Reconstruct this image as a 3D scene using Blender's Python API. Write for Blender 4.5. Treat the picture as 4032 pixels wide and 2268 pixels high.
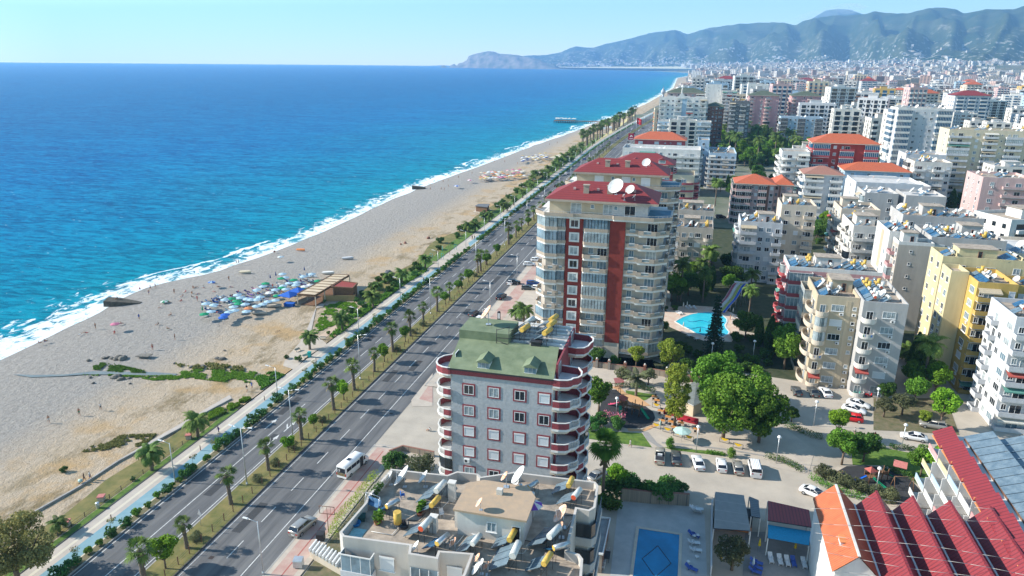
import bpy, math, random
import numpy as np
from mathutils import Vector, Matrix, noise
RN=random.Random(11); NR=np.random.RandomState(5)
rad=math.radians
sc=bpy.context.scene
for o in list(bpy.data.objects): bpy.data.objects.remove(o)
COL=sc.collection
# ---------------- camera (x = across the coast road, y = along it, camera 70 m up) ----------------
FW,FH,FP=4032,2268,2817.
CAMX,CAMZ,YAW=66.3,70.0,rad(13.8)
_sl=0.0099; _roll=math.atan(_sl); _hy=228+_sl*FW/2
_th=math.atan((FH/2-_hy)*math.cos(_roll)/FP)
def _rz(v):
    c,s=math.cos(YAW),math.sin(YAW); return Vector((v[0]*c-v[1]*s,v[0]*s+v[1]*c,v[2]))
_F=_rz((0,math.cos(_th),-math.sin(_th))); _U0=_rz((0,math.sin(_th),math.cos(_th))); _R0=_rz((1,0,0))
_R=_R0*math.cos(_roll)+_U0*math.sin(_roll); _U=_U0*math.cos(_roll)-_R0*math.sin(_roll)
CAMP=Vector((CAMX,0,CAMZ))
cd=bpy.data.cameras.new('camera'); cam=bpy.data.objects.new('camera',cd); COL.objects.link(cam)
m3=Matrix((_R,_U,-_F)).transposed(); cam.matrix_world=Matrix.Translation(CAMP)@m3.to_4x4()
cd.sensor_width=36; cd.lens=FP/FW*36; cd.clip_start=0.5; cd.clip_end=60000
sc.camera=cam
sc.render.resolution_x=1024; sc.render.resolution_y=576
# ---------------- sky, sun, exposure ----------------
SUN_EL=rad(30); SKY_TINT=(0.98,1.0,0.82,1)
W=bpy.data.worlds.new('World'); sc.world=W; W.use_nodes=True
nt=W.node_tree; nt.nodes.clear()
sk=nt.nodes.new('ShaderNodeTexSky'); sk.sky_type='NISHITA'; sk.sun_disc=False
sk.sun_elevation=SUN_EL; sk.sun_rotation=rad(-94); sk.altitude=0; sk.air_density=1.0; sk.dust_density=0.0; sk.ozone_density=4.0
bg=nt.nodes.new('ShaderNodeBackground'); bg.inputs[1].default_value=0.14
wo=nt.nodes.new('ShaderNodeOutputWorld'); tn=nt.nodes.new('ShaderNodeMix'); tn.data_type='RGBA'; tn.blend_type='MULTIPLY'; tn.inputs[0].default_value=1; tn.inputs[7].default_value=SKY_TINT
nt.links.new(sk.outputs[0],tn.inputs[6]); nt.links.new(tn.outputs[2],bg.inputs[0]); nt.links.new(bg.outputs[0],wo.inputs[0])
sl=bpy.data.lights.new('sun','SUN'); sl.energy=4.9; sl.angle=rad(0.5); sl.color=(1.0,0.94,0.84)
so=bpy.data.objects.new('sun',sl); COL.objects.link(so)
_sd=Vector((-math.cos(SUN_EL),-0.13,math.sin(SUN_EL)))
so.rotation_euler=(-_sd).to_track_quat('-Z','Y').to_euler(); so.location=(-100,0,200)
sc.view_settings.view_transform='Standard'; sc.view_settings.look='None'; sc.view_settings.exposure=0.9; sc.view_settings.gamma=1
sc.cycles.use_denoising=True; sc.cycles.max_bounces=6; sc.cycles.diffuse_bounces=3; sc.cycles.glossy_bounces=3
sc.cycles.transmission_bounces=4; sc.cycles.volume_bounces=1; sc.cycles.transparent_max_bounces=8
sc.cycles.caustics_reflective=False; sc.cycles.caustics_refractive=False; sc.cycles.sample_clamp_indirect=4
# ---------------- picking points: crop pixel -> place on a level ----------------
S2=2.0704
CR=dict(a=(0,900,S2),b=(0,1568,S2),c=(1008,900,S2),d=(1008,1568,S2),e=(2016,600,S2),f=(2016,1100,S2),g=(2016,1568,S2),k=(3024,1568,S2),
 m=(3024,1000,S2),q=(3024,450,S2),v=(2400,250,2.8975),z1=(2550,650,4.14),z2=(3050,700,4.14),z4=(1320,1820,1.8276),z5=(1850,1820,1.827),
 z6=(2300,1450,1.82),z7=(700,1050,1.9413),r=(1200,400,1.9815),F=(0,0,1.))
def at(cr,x,y,z=0.0):
    o=CR[cr]; X=o[0]+x/o[2]; Y=o[1]+y/o[2]
    d=_F+_R*((X-FW/2)/FP)-_U*((Y-FH/2)/FP); t=(z-CAMZ)/d.z; p=CAMP+d*t
    return (p.x,p.y)
# ---------------- materials ----------------
MATS={}
def mat(name,col,rough=0.8,var=0.12,scale=3.0,bump=0.0,metal=0.0,spec=0.3,coord='Object',col2=None,isl=False,trans=0.0,detail=4,st=None):
    if name in MATS: return MATS[name]
    m=bpy.data.materials.new(name); m.use_nodes=True; n=m.node_tree; N=n.nodes; L=n.links
    b=N['Principled BSDF']; b.inputs['Roughness'].default_value=rough; b.inputs['Metallic'].default_value=metal
    b.inputs['Specular IOR Level'].default_value=spec
    if len(col)==3: col=(*col,1)
    c2=(*col2,1) if col2 else tuple(min(1,c*(1-2.2*var)) for c in col[:3])+(1,)
    if var>0 or col2:
        mx=N.new('ShaderNodeMix'); mx.data_type='RGBA'; mx.inputs[6].default_value=col; mx.inputs[7].default_value=c2
        if isl:
            g=N.new('ShaderNodeNewGeometry'); L.new(g.outputs['Random Per Island'],mx.inputs[0])
        else:
            tc=N.new('ShaderNodeTexCoord') if coord!='World' else N.new('ShaderNodeNewGeometry')
            nz=N.new('ShaderNodeTexNoise'); nz.inputs['Scale'].default_value=scale; nz.inputs['Detail'].default_value=detail; nz.inputs['Roughness'].default_value=0.65
            vo=tc.outputs[coord if coord!='World' else 'Position']
            if st: mp=N.new('ShaderNodeMapping'); mp.inputs['Scale'].default_value=st; L.new(vo,mp.inputs['Vector']); vo=mp.outputs[0]
            L.new(vo,nz.inputs['Vector'])
            rp=N.new('ShaderNodeMapRange'); rp.inputs[1].default_value=0.35; rp.inputs[2].default_value=0.68
            L.new(nz.outputs['Fac'],rp.inputs[0]); L.new(rp.outputs[0],mx.inputs[0])
            if bump>0:
                bp=N.new('ShaderNodeBump'); bp.inputs['Strength'].default_value=bump; bp.inputs['Distance'].default_value=0.1
                L.new(nz.outputs['Fac'],bp.inputs['Height']); L.new(bp.outputs[0],b.inputs['Normal'])
        src=mx.outputs[2]
        if isl and trans>0:
            oi=N.new('ShaderNodeObjectInfo'); hv=N.new('ShaderNodeHueSaturation'); r1=N.new('ShaderNodeMapRange'); r1.inputs[3].default_value=.75; r1.inputs[4].default_value=1.3; r2=N.new('ShaderNodeMapRange'); r2.inputs[3].default_value=.488; r2.inputs[4].default_value=.512; r3=N.new('ShaderNodeMath'); r3.operation='FRACT'; r4=N.new('ShaderNodeMath'); r4.operation='MULTIPLY'; r4.inputs[1].default_value=7.3
            L.new(oi.outputs['Random'],r1.inputs[0]); L.new(oi.outputs['Random'],r4.inputs[0]); L.new(r4.outputs[0],r3.inputs[0]); L.new(r3.outputs[0],r2.inputs[0]); L.new(r1.outputs[0],hv.inputs['Value']); L.new(r2.outputs[0],hv.inputs['Hue']); hv.inputs['Saturation'].default_value=1.0; L.new(src,hv.inputs['Color']); src=hv.outputs[0]
        L.new(src,b.inputs['Base Color'])
    else: b.inputs['Base Color'].default_value=col; src=None
    if trans>0:
        tr=N.new('ShaderNodeBsdfTranslucent'); ms=N.new('ShaderNodeMixShader'); ms.inputs[0].default_value=trans
        if src: L.new(src,tr.inputs[0])
        L.new(b.outputs[0],ms.inputs[1]); L.new(tr.outputs[0],ms.inputs[2]); L.new(ms.outputs[0],N['Material Output'].inputs[0])
    MATS[name]=m; return m
def stripes(name,c1,c2,axis,period,frac=0.5,rough=0.7,angle=0,coord='Object',bump=0.0,nz=0.15):
    """two-tone lines across one axis (corrugated sheet, blinds, boards, tiles)"""
    if name in MATS: return MATS[name]
    m=bpy.data.materials.new(name); m.use_nodes=True; N=m.node_tree.nodes; L=m.node_tree.links; b=N['Principled BSDF']; b.inputs['Roughness'].default_value=rough
    tc=N.new('ShaderNodeTexCoord'); sp=N.new('ShaderNodeSeparateXYZ'); L.new(tc.outputs[coord],sp.inputs[0])
    a=N.new('ShaderNodeMath'); a.operation='MULTIPLY'; a.inputs[1].default_value=1/period; L.new(sp.outputs[axis],a.inputs[0])
    fr=N.new('ShaderNodeMath'); fr.operation='FRACT'; L.new(a.outputs[0],fr.inputs[0])
    gt=N.new('ShaderNodeMath'); gt.operation='GREATER_THAN'; gt.inputs[1].default_value=frac; L.new(fr.outputs[0],gt.inputs[0])
    mx=N.new('ShaderNodeMix'); mx.data_type='RGBA'; mx.inputs[6].default_value=(*c1,1); mx.inputs[7].default_value=(*c2,1); L.new(gt.outputs[0],mx.inputs[0])
    no=N.new('ShaderNodeTexNoise'); no.inputs['Scale'].default_value=1.3; L.new(tc.outputs[coord],no.inputs['Vector'])
    hs=N.new('ShaderNodeHueSaturation'); mr=N.new('ShaderNodeMapRange'); mr.inputs[3].default_value=1-nz; mr.inputs[4].default_value=1+nz; L.new(no.outputs['Fac'],mr.inputs[0])
    L.new(mr.outputs[0],hs.inputs['Value']); L.new(mx.outputs[2],hs.inputs['Color']); L.new(hs.outputs[0],b.inputs['Base Color'])
    if bump:
        bp=N.new('ShaderNodeBump'); bp.inputs['Strength'].default_value=bump; bp.inputs['Distance'].default_value=0.05; L.new(fr.outputs[0],bp.inputs['Height']); L.new(bp.outputs[0],b.inputs['Normal'])
    MATS[name]=m; return m
def bricks(name,c1,c2,mo,scale,bw=0.5,rh=0.25,rough=0.85,msize=0.02):
    if name in MATS: return MATS[name]
    m=bpy.data.materials.new(name); m.use_nodes=True; N=m.node_tree.nodes; L=m.node_tree.links; b=N['Principled BSDF']; b.inputs['Roughness'].default_value=rough
    tc=N.new('ShaderNodeTexCoord'); br=N.new('ShaderNodeTexBrick'); L.new(tc.outputs['Object'],br.inputs['Vector'])
    br.inputs['Color1'].default_value=(*c1,1); br.inputs['Color2'].default_value=(*c2,1); br.inputs['Mortar'].default_value=(*mo,1)
    br.inputs['Scale'].default_value=scale; br.inputs['Brick Width'].default_value=bw; br.inputs['Row Height'].default_value=rh; br.inputs['Mortar Size'].default_value=msize
    L.new(br.outputs['Color'],b.inputs['Base Color']); MATS[name]=m; return m
# ---------------- mesh builder ----------------
class MB:
    def __init__(s): s.v=[]; s.f=[]; s.m=[]; s.s=[]
    def add(s,vs,fs,m=0,sm=False):
        k=len(s.v); s.v+=[tuple(v) for v in vs]
        for f in fs: s.f.append([i+k for i in f]); s.m.append(m); s.s.append(sm)
        return s
    def box(s,x0,y0,z0,x1,y1,z1,m=0,rz=0,c=None):
        if x0>x1: x0,x1=x1,x0
        if y0>y1: y0,y1=y1,y0
        vs=[(x,y,z) for z in (z0,z1) for x,y in ((x0,y0),(x1,y0),(x1,y1),(x0,y1))]
        if rz:
            cx,cy=c or ((x0+x1)/2,(y0+y1)/2); ca,sa=math.cos(rz),math.sin(rz)
            vs=[(cx+(x-cx)*ca-(y-cy)*sa,cy+(x-cx)*sa+(y-cy)*ca,z) for x,y,z in vs]
        return s.add(vs,[(3,2,1,0),(4,5,6,7),(0,1,5,4),(1,2,6,5),(2,3,7,6),(3,0,4,7)],m)
    def prism(s,pts,z0,z1,m=0,mt=None,bot=True):
        n=len(pts); a=sum(pts[i][0]*pts[(i+1)%n][1]-pts[(i+1)%n][0]*pts[i][1] for i in range(n))
        if a<0: pts=pts[::-1]
        vs=[(x,y,z0) for x,y in pts]+[(x,y,z1) for x,y in pts]
        s.add(vs,[(i,(i+1)%n,n+(i+1)%n,n+i) for i in range(n)],m)
        k=len(s.v)-2*n; s.f.append([k+n+i for i in range(n)]); s.m.append(m if mt is None else mt); s.s.append(False)
        if bot: s.f.append([k+i for i in range(n)][::-1]); s.m.append(m); s.s.append(False)
        return s
    def sheet(s,pts,z,m=0):
        n=len(pts); a=sum(pts[i][0]*pts[(i+1)%n][1]-pts[(i+1)%n][0]*pts[i][1] for i in range(n))
        if a<0: pts=pts[::-1]
        return s.add([(x,y,z) for x,y in pts],[tuple(range(n))],m)
    def tube(s,p0,p1,r0,r1=None,n=8,m=0,cap=True,sm=True):
        r1=r0 if r1 is None else r1; p0=Vector(p0); p1=Vector(p1); d=(p1-p0).normalized()
        u=d.orthogonal().normalized(); w=d.cross(u)
        vs=[p0+(u*math.cos(2*math.pi*i/n)+w*math.sin(2*math.pi*i/n))*r0 for i in range(n)]+[p1+(u*math.cos(2*math.pi*i/n)+w*math.sin(2*math.pi*i/n))*r1 for i in range(n)]
        s.add(vs,[(i,(i+1)%n,n+(i+1)%n,n+i) for i in range(n)],m,sm)
        if cap: 
            k=len(s.v)-2*n; s.f.append([k+i for i in range(n)][::-1]); s.f.append([k+n+i for i in range(n)]); s.m+=[m,m]; s.s+=[False,False]
        return s
    def path(s,pts,r,n=6,m=0):
        for a,b in zip(pts[:-1],pts[1:]): s.tube(a,b,r,r,n,m)
        return s
    def wall(s,pts,z0,z1,th,m=0,closed=False):
        """upright wall of thickness th along a polyline (mitred corners)"""
        P=[Vector((p[0],p[1])) for p in pts]; n=len(P); off=[]
        for i in range(n):
            a=P[i]-P[i-1] if (i>0 or closed) else None; b=P[(i+1)%n]-P[i] if (i<n-1 or closed) else None
            na=Vector((-a.y,a.x)).normalized() if a is not None and a.length>0 else None; nb=Vector((-b.y,b.x)).normalized() if b is not None and b.length>0 else None
            if na is None: o=nb
            elif nb is None: o=na
            else:
                o=na+nb; o=o/max(0.3,(1+na.dot(nb)))
            off.append(P[i]+o*th)
        k=n if closed else n-1
        vs=[]
        for i in range(n): vs+=[(P[i].x,P[i].y,z0),(off[i].x,off[i].y,z0),(off[i].x,off[i].y,z1),(P[i].x,P[i].y,z1)]
        fs=[]
        for i in range(k):
            a=4*i; b=4*((i+1)%n)
            fs+=[(a,b,b+3,a+3),(a+1,a+2,b+2,b+1),(a+3,b+3,b+2,a+2),(a,a+1,b+1,b)]
        if not closed: fs+=[(0,3,2,1),(4*n-4,4*n-3,4*n-2,4*n-1)]
        return s.add(vs,fs,m)
    def lathe(s,prof,n=16,m=0,c=(0,0,0),sm=True,sy=1.0):
        vs=[]; 
        for r,z in prof: vs+=[(c[0]+r*math.cos(2*math.pi*i/n),c[1]+sy*r*math.sin(2*math.pi*i/n),c[2]+z) for i in range(n)]
        fs=[(j*n+i,j*n+(i+1)%n,(j+1)*n+(i+1)%n,(j+1)*n+i) for j in range(len(prof)-1) for i in range(n)]
        return s.add(vs,fs,m,sm)
    def mesh(s,name,mats):
        me=bpy.data.meshes.new(name); me.from_pydata(s.v,[],s.f)
        for m in (mats if isinstance(mats,(list,tuple)) else [mats]): me.materials.append(m)
        me.polygons.foreach_set('material_index',s.m); me.polygons.foreach_set('use_smooth',s.s); me.update(); return me
    def build(s,name,mats,parent=None,loc=(0,0,0),rz=0,**k): return obj(name,s.mesh(name,mats),parent,loc,rz,**k)
def obj(name,me,parent=None,loc=(0,0,0),rz=0,sc_=None,rot=None):
    o=bpy.data.objects.new(name,me); COL.objects.link(o); o.location=loc; o.rotation_euler=rot or (0,0,rz)
    if sc_: o.scale=sc_ if hasattr(sc_,'__len__') else (sc_,)*3
    if parent: o.parent=parent
    return o
def tag(o,label=None,cat=None,group=None,kind=None):
    if label: o['label']=label
    if cat: o['category']=cat
    if group: o['group']=group
    if kind: o['kind']=kind
    return o
def thing(name,label,cat,loc=(0,0,0),rz=0,group=None,s=None):
    o=bpy.data.objects.new(name,None); COL.objects.link(o); o.location=loc; o.rotation_euler=(0,0,rz); o.empty_display_size=.3
    if s: o.scale=(s,)*3
    return tag(o,label,cat,group)
def dup(root,loc,rz=0,s=None,label=None,group=None):
    r=root.copy(); COL.objects.link(r); r.location=loc; r.rotation_euler=(root.rotation_euler.x,root.rotation_euler.y,rz)
    if s is not None: r.scale=s if hasattr(s,'__len__') else (s,)*3
    if label: r['label']=label
    if group: r['group']=group
    for ch in KIDS.get(root.name,[]):
        c=ch.copy(); COL.objects.link(c); c.parent=r
        for g in KIDS.get(ch.name,[]):
            d=g.copy(); COL.objects.link(d); d.parent=c
    return r
KIDS={}
def learn(root):
    for o in COL.objects:
        if o.parent is root:
            KIDS.setdefault(root.name,[]).append(o)
            for p in COL.objects:
                if p.parent is o: KIDS.setdefault(o.name,[]).append(p)
    return root
def nth(i):
    i=int(i); return f"{i}{'th' if 10<=i%100<=20 else {1:'st',2:'nd',3:'rd'}.get(i%10,'th')}"
def quads(name,V,mats,mi=None):
    """fast mesh from an (n,4,3) array of quads"""
    n=len(V); me=bpy.data.meshes.new(name); me.vertices.add(4*n); me.vertices.foreach_set('co',V.reshape(-1).astype(np.float32))
    me.loops.add(4*n); me.loops.foreach_set('vertex_index',np.arange(4*n,dtype=np.int32)); me.polygons.add(n)
    me.polygons.foreach_set('loop_start',np.arange(0,4*n,4,dtype=np.int32)); 
    for m in (mats if isinstance(mats,(list,tuple)) else [mats]): me.materials.append(m)
    if mi is not None: me.polygons.foreach_set('material_index',mi.astype(np.int32))
    me.update(calc_edges=True); return me
def leafquads(P,size,out=None,flat=0.0):
    n=len(P); a=NR.normal(size=(n,3)); 
    if out is not None: a=a*0.75+out
    if flat: a[:,2]+=flat
    a/=np.linalg.norm(a,axis=1,keepdims=True)+1e-9
    b=np.cross(a,NR.normal(size=(n,3))); b/=np.linalg.norm(b,axis=1,keepdims=True)+1e-9; c=np.cross(a,b)
    s=(size*(0.6+0.8*NR.rand(n)))[:,None]
    return np.stack([P-b*s*0.5,P+c*s*0.32,P+b*s*0.6,P-c*s*0.32],1)
def clumps(cl,n,size,shell=0.35):
    """leaf quads spread on the outer shells of a list of (x,y,z,r) clumps"""
    A=np.array(cl,float); w=A[:,3]**2; k=NR.choice(len(A),n,p=w/w.sum()); d=NR.normal(size=(n,3)); d/=np.linalg.norm(d,axis=1,keepdims=True)
    r=A[k,3]*(1-shell*NR.rand(n)**1.5)
    P=A[k,:3]+d*r[:,None]*np.array([1,1,0.85]); return leafquads(P,size,d*0.9)
# ---------------- setting ----------------
COAST=[(-900,-88),(0,-93),(127,-94.5),(152,-97),(185,-102),(213,-91.5),(241,-87.5),(279,-86),(347,-88),(390,-87),(559,-76),(843,-57),(1144,-34),(1478,-22),(2400,-5),(4200,-40),(5600,40),(6372,70),(7300,-120),(8376,-420),(9000,-1100),(9300,-1900),(9700,-2600),(10600,-3450),(11200,-3700),(15300,-4600)]
def coast(y):
    for (a,xa),(b,xb) in zip(COAST[:-1],COAST[1:]):
        if y<=b:
            t=(y-a)/(b-a); 
            if y<1500: t=t*t*(3-2*t)*0.5+t*0.5
            return xa+(xb-xa)*t
    return COAST[-1][1]
ys=[-900,-500,-250]+list(range(-60,420,6))+list(range(420,1600,20))+list(range(1600,9400,130))+[9500,9700,9950,10200,10600,11000,11200,11800,12600,13600,15250]
ds=[-14,-9,-6,-4,-2,0,2,4,6,8,11,14,18,23,30,40,55,75,105,150,220,330,500,800,1300,2200,4000,8000,15000]
def clipr(x,y,r=15300):
    dx=x-CAMX; q=math.hypot(dx,y)
    return (x,y) if q<r else (CAMX+dx*r/q,y*r/q)
vs=[];fs=[];sd=[]
for y in ys:
    cx=coast(y)+1.6*noise.noise(Vector((y*0.06,3.1,0)))*(1 if y<1500 else 0)
    for d in ds:
        x,yy=clipr(cx-d,y); z=-0.62 if d>=0 else -0.62
        if 2<d<40 and y<1600: z+=0.28*math.exp(-((d-15-4*noise.noise(Vector((y*0.02,0,0))))/3.0)**2)
        vs.append((x,yy,z)); sd.append(d)
nd=len(ds)
for j in range(len(ys)-1):
    for i in range(nd-1): a=j*nd+i; fs.append((a+1,a,a+nd,a+nd+1))
me=bpy.data.meshes.new('sea'); me.from_pydata(vs,[],fs); at_=me.attributes.new('shore','FLOAT','POINT'); at_.data.foreach_set('value',sd)
me.polygons.foreach_set('use_smooth',[True]*len(fs))
m=bpy.data.materials.new('sea_water'); m.use_nodes=True; N=m.node_tree.nodes; L=m.node_tree.links; B=N['Principled BSDF']
MATS['sea_water']=m
A=N.new('ShaderNodeAttribute'); A.attribute_name='shore'
geo=N.new('ShaderNodeNewGeometry')
def mth(op,a,b=None,c=None,N=N,L=L):
    n=N.new('ShaderNodeMath'); n.operation=op
    for i,v in enumerate((a,b,c)):
        if v is None: continue
        if isinstance(v,(int,float)): n.inputs[i].default_value=v
        else: L.new(v,n.inputs[i])
    return n.outputs[0]
def nse(scale,detail,vec,rough=0.6,N=N,L=L,dist=0):
    n=N.new('ShaderNodeTexNoise'); n.inputs['Scale'].default_value=scale; n.inputs['Detail'].default_value=detail; n.inputs['Roughness'].default_value=rough; n.inputs['Distortion'].default_value=dist
    L.new(vec,n.inputs['Vector']); return n.outputs['Fac']
def mapg(vec,rz,scl,N=N,L=L):
    n=N.new('ShaderNodeMapping'); n.inputs['Rotation'].default_value=(0,0,rz); n.inputs['Scale'].default_value=scl; L.new(vec,n.inputs['Vector']); return n.outputs[0]
def ramp(fac,els,N=N,L=L):
    n=N.new('ShaderNodeValToRGB'); e=n.color_ramp.elements
    while len(e)<len(els): e.new(0.5)
    for q,(p,c) in zip(e,els): q.position=p; q.color=(*c,1)
    L.new(fac,n.inputs[0]); return n.outputs[0]
def rng(v,a,b,c=0,d=1,N=N,L=L):
    n=N.new('ShaderNodeMapRange'); n.inputs[1].default_value=a; n.inputs[2].default_value=b; n.inputs[3].default_value=c; n.inputs[4].default_value=d; L.new(v,n.inputs[0]); return n.outputs[0]
def mixc(f,a,b,N=N,L=L):
    n=N.new('ShaderNodeMix'); n.data_type='RGBA'
    for i,v in ((0,f),(6,a),(7,b)):
        if isinstance(v,(int,float)): n.inputs[i].default_value=v
        elif isinstance(v,tuple): n.inputs[i].default_value=(*v,1)
        else: L.new(v,n.inputs[i])
    return n.outputs[2]
pos=geo.outputs['Position']; sh=A.outputs['Fac']
wv=mapg(pos,rad(-14),(0.3,1,1)); 
big=nse(0.010,3,mapg(pos,rad(-18),(0.35,1,1)))
shn=mth('MULTIPLY',sh,rng(big,0.2,0.8,0.6,1.5))
lg=mth('DIVIDE',mth('LOGARITHM',mth('ADD',mth('MAXIMUM',shn,0),8),10),3.4)
base=ramp(lg,[(0.27,(0.10,0.34,0.36)),(0.38,(0.004,0.24,0.29)),(0.56,(0.0,0.18,0.31)),(0.72,(0.0,0.098,0.31)),(0.84,(0.0,0.056,0.235))])
w1=nse(0.42,7,wv,0.74,dist=0.6); w2=nse(0.11,4,mapg(pos,rad(-18),(0.2,1,1)),0.6); 
wt=nse(0.035,3,mapg(pos,rad(-20),(0.3,1,1)),0.5)
wmix=mth('ADD',mth('MULTIPLY',w1,0.7),mth('ADD',mth('MULTIPLY',w2,0.2),mth('MULTIPLY',wt,0.1)))
base=mixc(rng(wmix,0.43,0.56),mixc(0.5,base,(0.0,0.03,0.11)),mixc(0.3,base,(0.01,0.42,0.62)))  # darker and lighter wave faces: their reflections painted into the water colour
fn=nse(0.30,6,mapg(pos,0,(1,0.55,1)),0.72,dist=0.8); fl=nse(0.05,3,mapg(pos,0,(1,0.5,1)),0.5)
sw=mth('ADD',sh,mth('MULTIPLY',mth('SUBTRACT',fl,0.5),26))
sy=N.new('ShaderNodeSeparateXYZ'); L.new(pos,sy.inputs[0]); wide=rng(sy.outputs[1],215,160,1.0,0.62); sq=mth('MULTIPLY',sw,wide)
f1=mth('SUBTRACT',1.0,rng(sq,-2,14)); f1=mth('MULTIPLY',rng(mth('ADD',f1,mth('MULTIPLY',mth('SUBTRACT',fn,0.5),3.4)),0.40,0.66),rng(mth('MULTIPLY',sh,wide),21,12))
b2=mth('MULTIPLY',rng(mth('ABSOLUTE',mth('SUBTRACT',sw,12)),0,3.5,1,0),rng(nse(0.016,2,pos,0.5),0.42,0.6)); f2=rng(mth('ADD',b2,mth('MULTIPLY',mth('SUBTRACT',fn,0.5),2.0)),0.62,0.8)
cap=mth('MULTIPLY',rng(nse(0.8,3,mapg(pos,rad(-20),(0.35,1,1)),0.5),0.735,0.76),0.7)
near=rng(sh,60,25)
foam=mth('MAXIMUM',mth('MULTIPLY',mth('MAXIMUM',f1,f2),near),cap)
foam=mth('MAXIMUM',foam,mth('MULTIPLY',rng(sh,3.2,0.5),rng(fn,0.36,0.5)))
L.new(mixc(foam,base,(0.80,0.86,0.88)),B.inputs['Base Color'])
bp=N.new('ShaderNodeBump'); bp.inputs['Strength'].default_value=0.9; bp.inputs['Distance'].default_value=0.9
L.new(wmix,bp.inputs['Height']); L.new(bp.outputs[0],B.inputs['Normal'])
L.new(mth('ADD',0.32,mth('MULTIPLY',foam,0.5)),B.inputs['Roughness']); B.inputs['Specular IOR Level'].default_value=0.2; B.inputs['IOR'].default_value=1.06
me.materials.append(m); tag(obj('sea',me),kind='structure')
# beach
vs=[];fs=[];sd=[]
bx=[-12,-4,0,4,9,16,26,38,48,56,62,67,71]
by=[y for y in ys if y<=9300]
for y in by:
    c=coast(y)+1.6*noise.noise(Vector((y*0.06,3.1,0)))*(1 if y<1500 else 0)
    inner=-21.8 if y<1100 else max(-21.8,coast(y)+28) if y<2000 else coast(y)+45
    inner=max(inner,c+20)
    for i,b in enumerate(bx):
        t=(b+12)/83; x=c-12+(inner-c+12)*t
        dd=x-c; z=-0.62+0.62*min(1,max(-1.2,dd/17.0)) if dd<17 else 0.0
        if 17<dd and x<-30: z+=0.12*noise.noise(Vector((x*0.07,y*0.05,0)))-0.06
        vs.append((x,y,z-0.02)); sd.append(dd)
nb=len(bx)
for j in range(len(by)-1):
    for i in range(nb-1): a=j*nb+i; fs.append((a,a+1,a+nb+1,a+nb))
me=bpy.data.meshes.new('beach'); me.from_pydata(vs,[],fs); at_=me.attributes.new('shore','FLOAT','POINT'); at_.data.foreach_set('value',sd); me.polygons.foreach_set('use_smooth',[True]*len(fs))
m=bpy.data.materials.new('beach_sand'); m.use_nodes=True; N=m.node_tree.nodes; L=m.node_tree.links; B=N['Principled BSDF']
kw=dict(N=N,L=L)
A=N.new('ShaderNodeAttribute'); A.attribute_name='shore'; geo=N.new('ShaderNodeNewGeometry'); pos=geo.outputs['Position']; sp=N.new('ShaderNodeSeparateXYZ'); L.new(pos,sp.inputs[0])
n1=nse(0.045,5,pos,0.6,**kw); n2=nse(0.9,6,pos,0.75,**kw); n3=nse(2.2,4,pos,0.85,**kw)
grey=mixc(rng(n2,0.3,0.7,**kw),(0.26,0.237,0.212),(0.41,0.375,0.335),**kw)
tan=mixc(rng(n2,0.3,0.7,**kw),(0.42,0.325,0.225),(0.53,0.43,0.32),**kw)
tf=rng(mth('ADD',mth('ADD',sp.outputs[0],mth('MULTIPLY',mth('SUBTRACT',n1,0.5),34,**kw),**kw),0,**kw),-42,-26,**kw)
col=mixc(tf,grey,tan,**kw)
brn=mth('MULTIPLY',rng(nse(0.16,6,mapg(pos,0,(1,.5,1),**kw),0.7,**kw),0.50,0.62,**kw),rng(sp.outputs[0],-50,-36,**kw),**kw)
col=mixc(mth('MULTIPLY',brn,0.8,**kw),col,(0.17,0.125,0.05),**kw)
col=mixc(mth('MULTIPLY',rng(nse(0.07,4,pos,0.6,**kw),0.52,0.64,**kw),rng(sp.outputs[0],-56,-40,**kw),**kw),col,(0.46,0.31,0.16),**kw)
wet=rng(mth('ADD',A.outputs['Fac'],mth('MULTIPLY',mth('SUBTRACT',n1,0.5),10,**kw),**kw),7.0,2.5,**kw)
col=mixc(mth('MULTIPLY',wet,0.55,**kw),col,(0.10,0.095,0.09),**kw)
L.new(col,B.inputs['Base Color']); L.new(rng(wet,0,1,0.95,0.45,**kw),B.inputs['Roughness']); B.inputs['Specular IOR Level'].default_value=0.2
bp=N.new('ShaderNodeBump'); bp.inputs['Strength'].default_value=1.0; bp.inputs['Distance'].default_value=0.5
L.new(mth('ADD',mth('MULTIPLY',nse(0.55,5,mapg(pos,0.5,(1,.6,1),**kw),0.75,**kw),1.0,**kw),mth('MULTIPLY',n3,0.6,**kw),**kw),bp.inputs['Height']); L.new(bp.outputs[0],B.inputs['Normal'])
me.materials.append(m); tag(obj('beach',me),kind='structure')
# ground sheets
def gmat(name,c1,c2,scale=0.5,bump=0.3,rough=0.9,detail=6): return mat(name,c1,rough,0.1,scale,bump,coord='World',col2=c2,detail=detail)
M_asph=mat('asphalt',(0.165,0.163,0.162),0.9,0.1,0.5,0.1,coord='World',col2=(0.078,0.08,0.086),detail=8,st=(1.3,0.09,1))
M_asph2=gmat('pale_asphalt',(0.48,0.42,0.345),(0.37,0.325,0.27),0.15,0.12)
M_city=gmat('town_ground',(0.24,0.225,0.19),(0.06,0.10,0.045),0.03,0.2)
M_grass=gmat('lawn',(0.14,0.22,0.035),(0.05,0.11,0.02),0.9,0.5)
M_dry=gmat('dry_grass',(0.235,0.19,0.07),(0.095,0.115,0.03),0.35,0.5)
M_soil=gmat('bed_soil',(0.20,0.16,0.10),(0.10,0.11,0.05),0.8,0.4)
M_garden=gmat('garden_soil',(0.07,0.075,0.04),(0.028,0.045,0.02),0.5,0.5)  # garden ground, mottled dark brown and green
M_kerb=gmat('kerb_stone',(0.42,0.40,0.37),(0.30,0.29,0.27),0.8,0.1)
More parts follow.
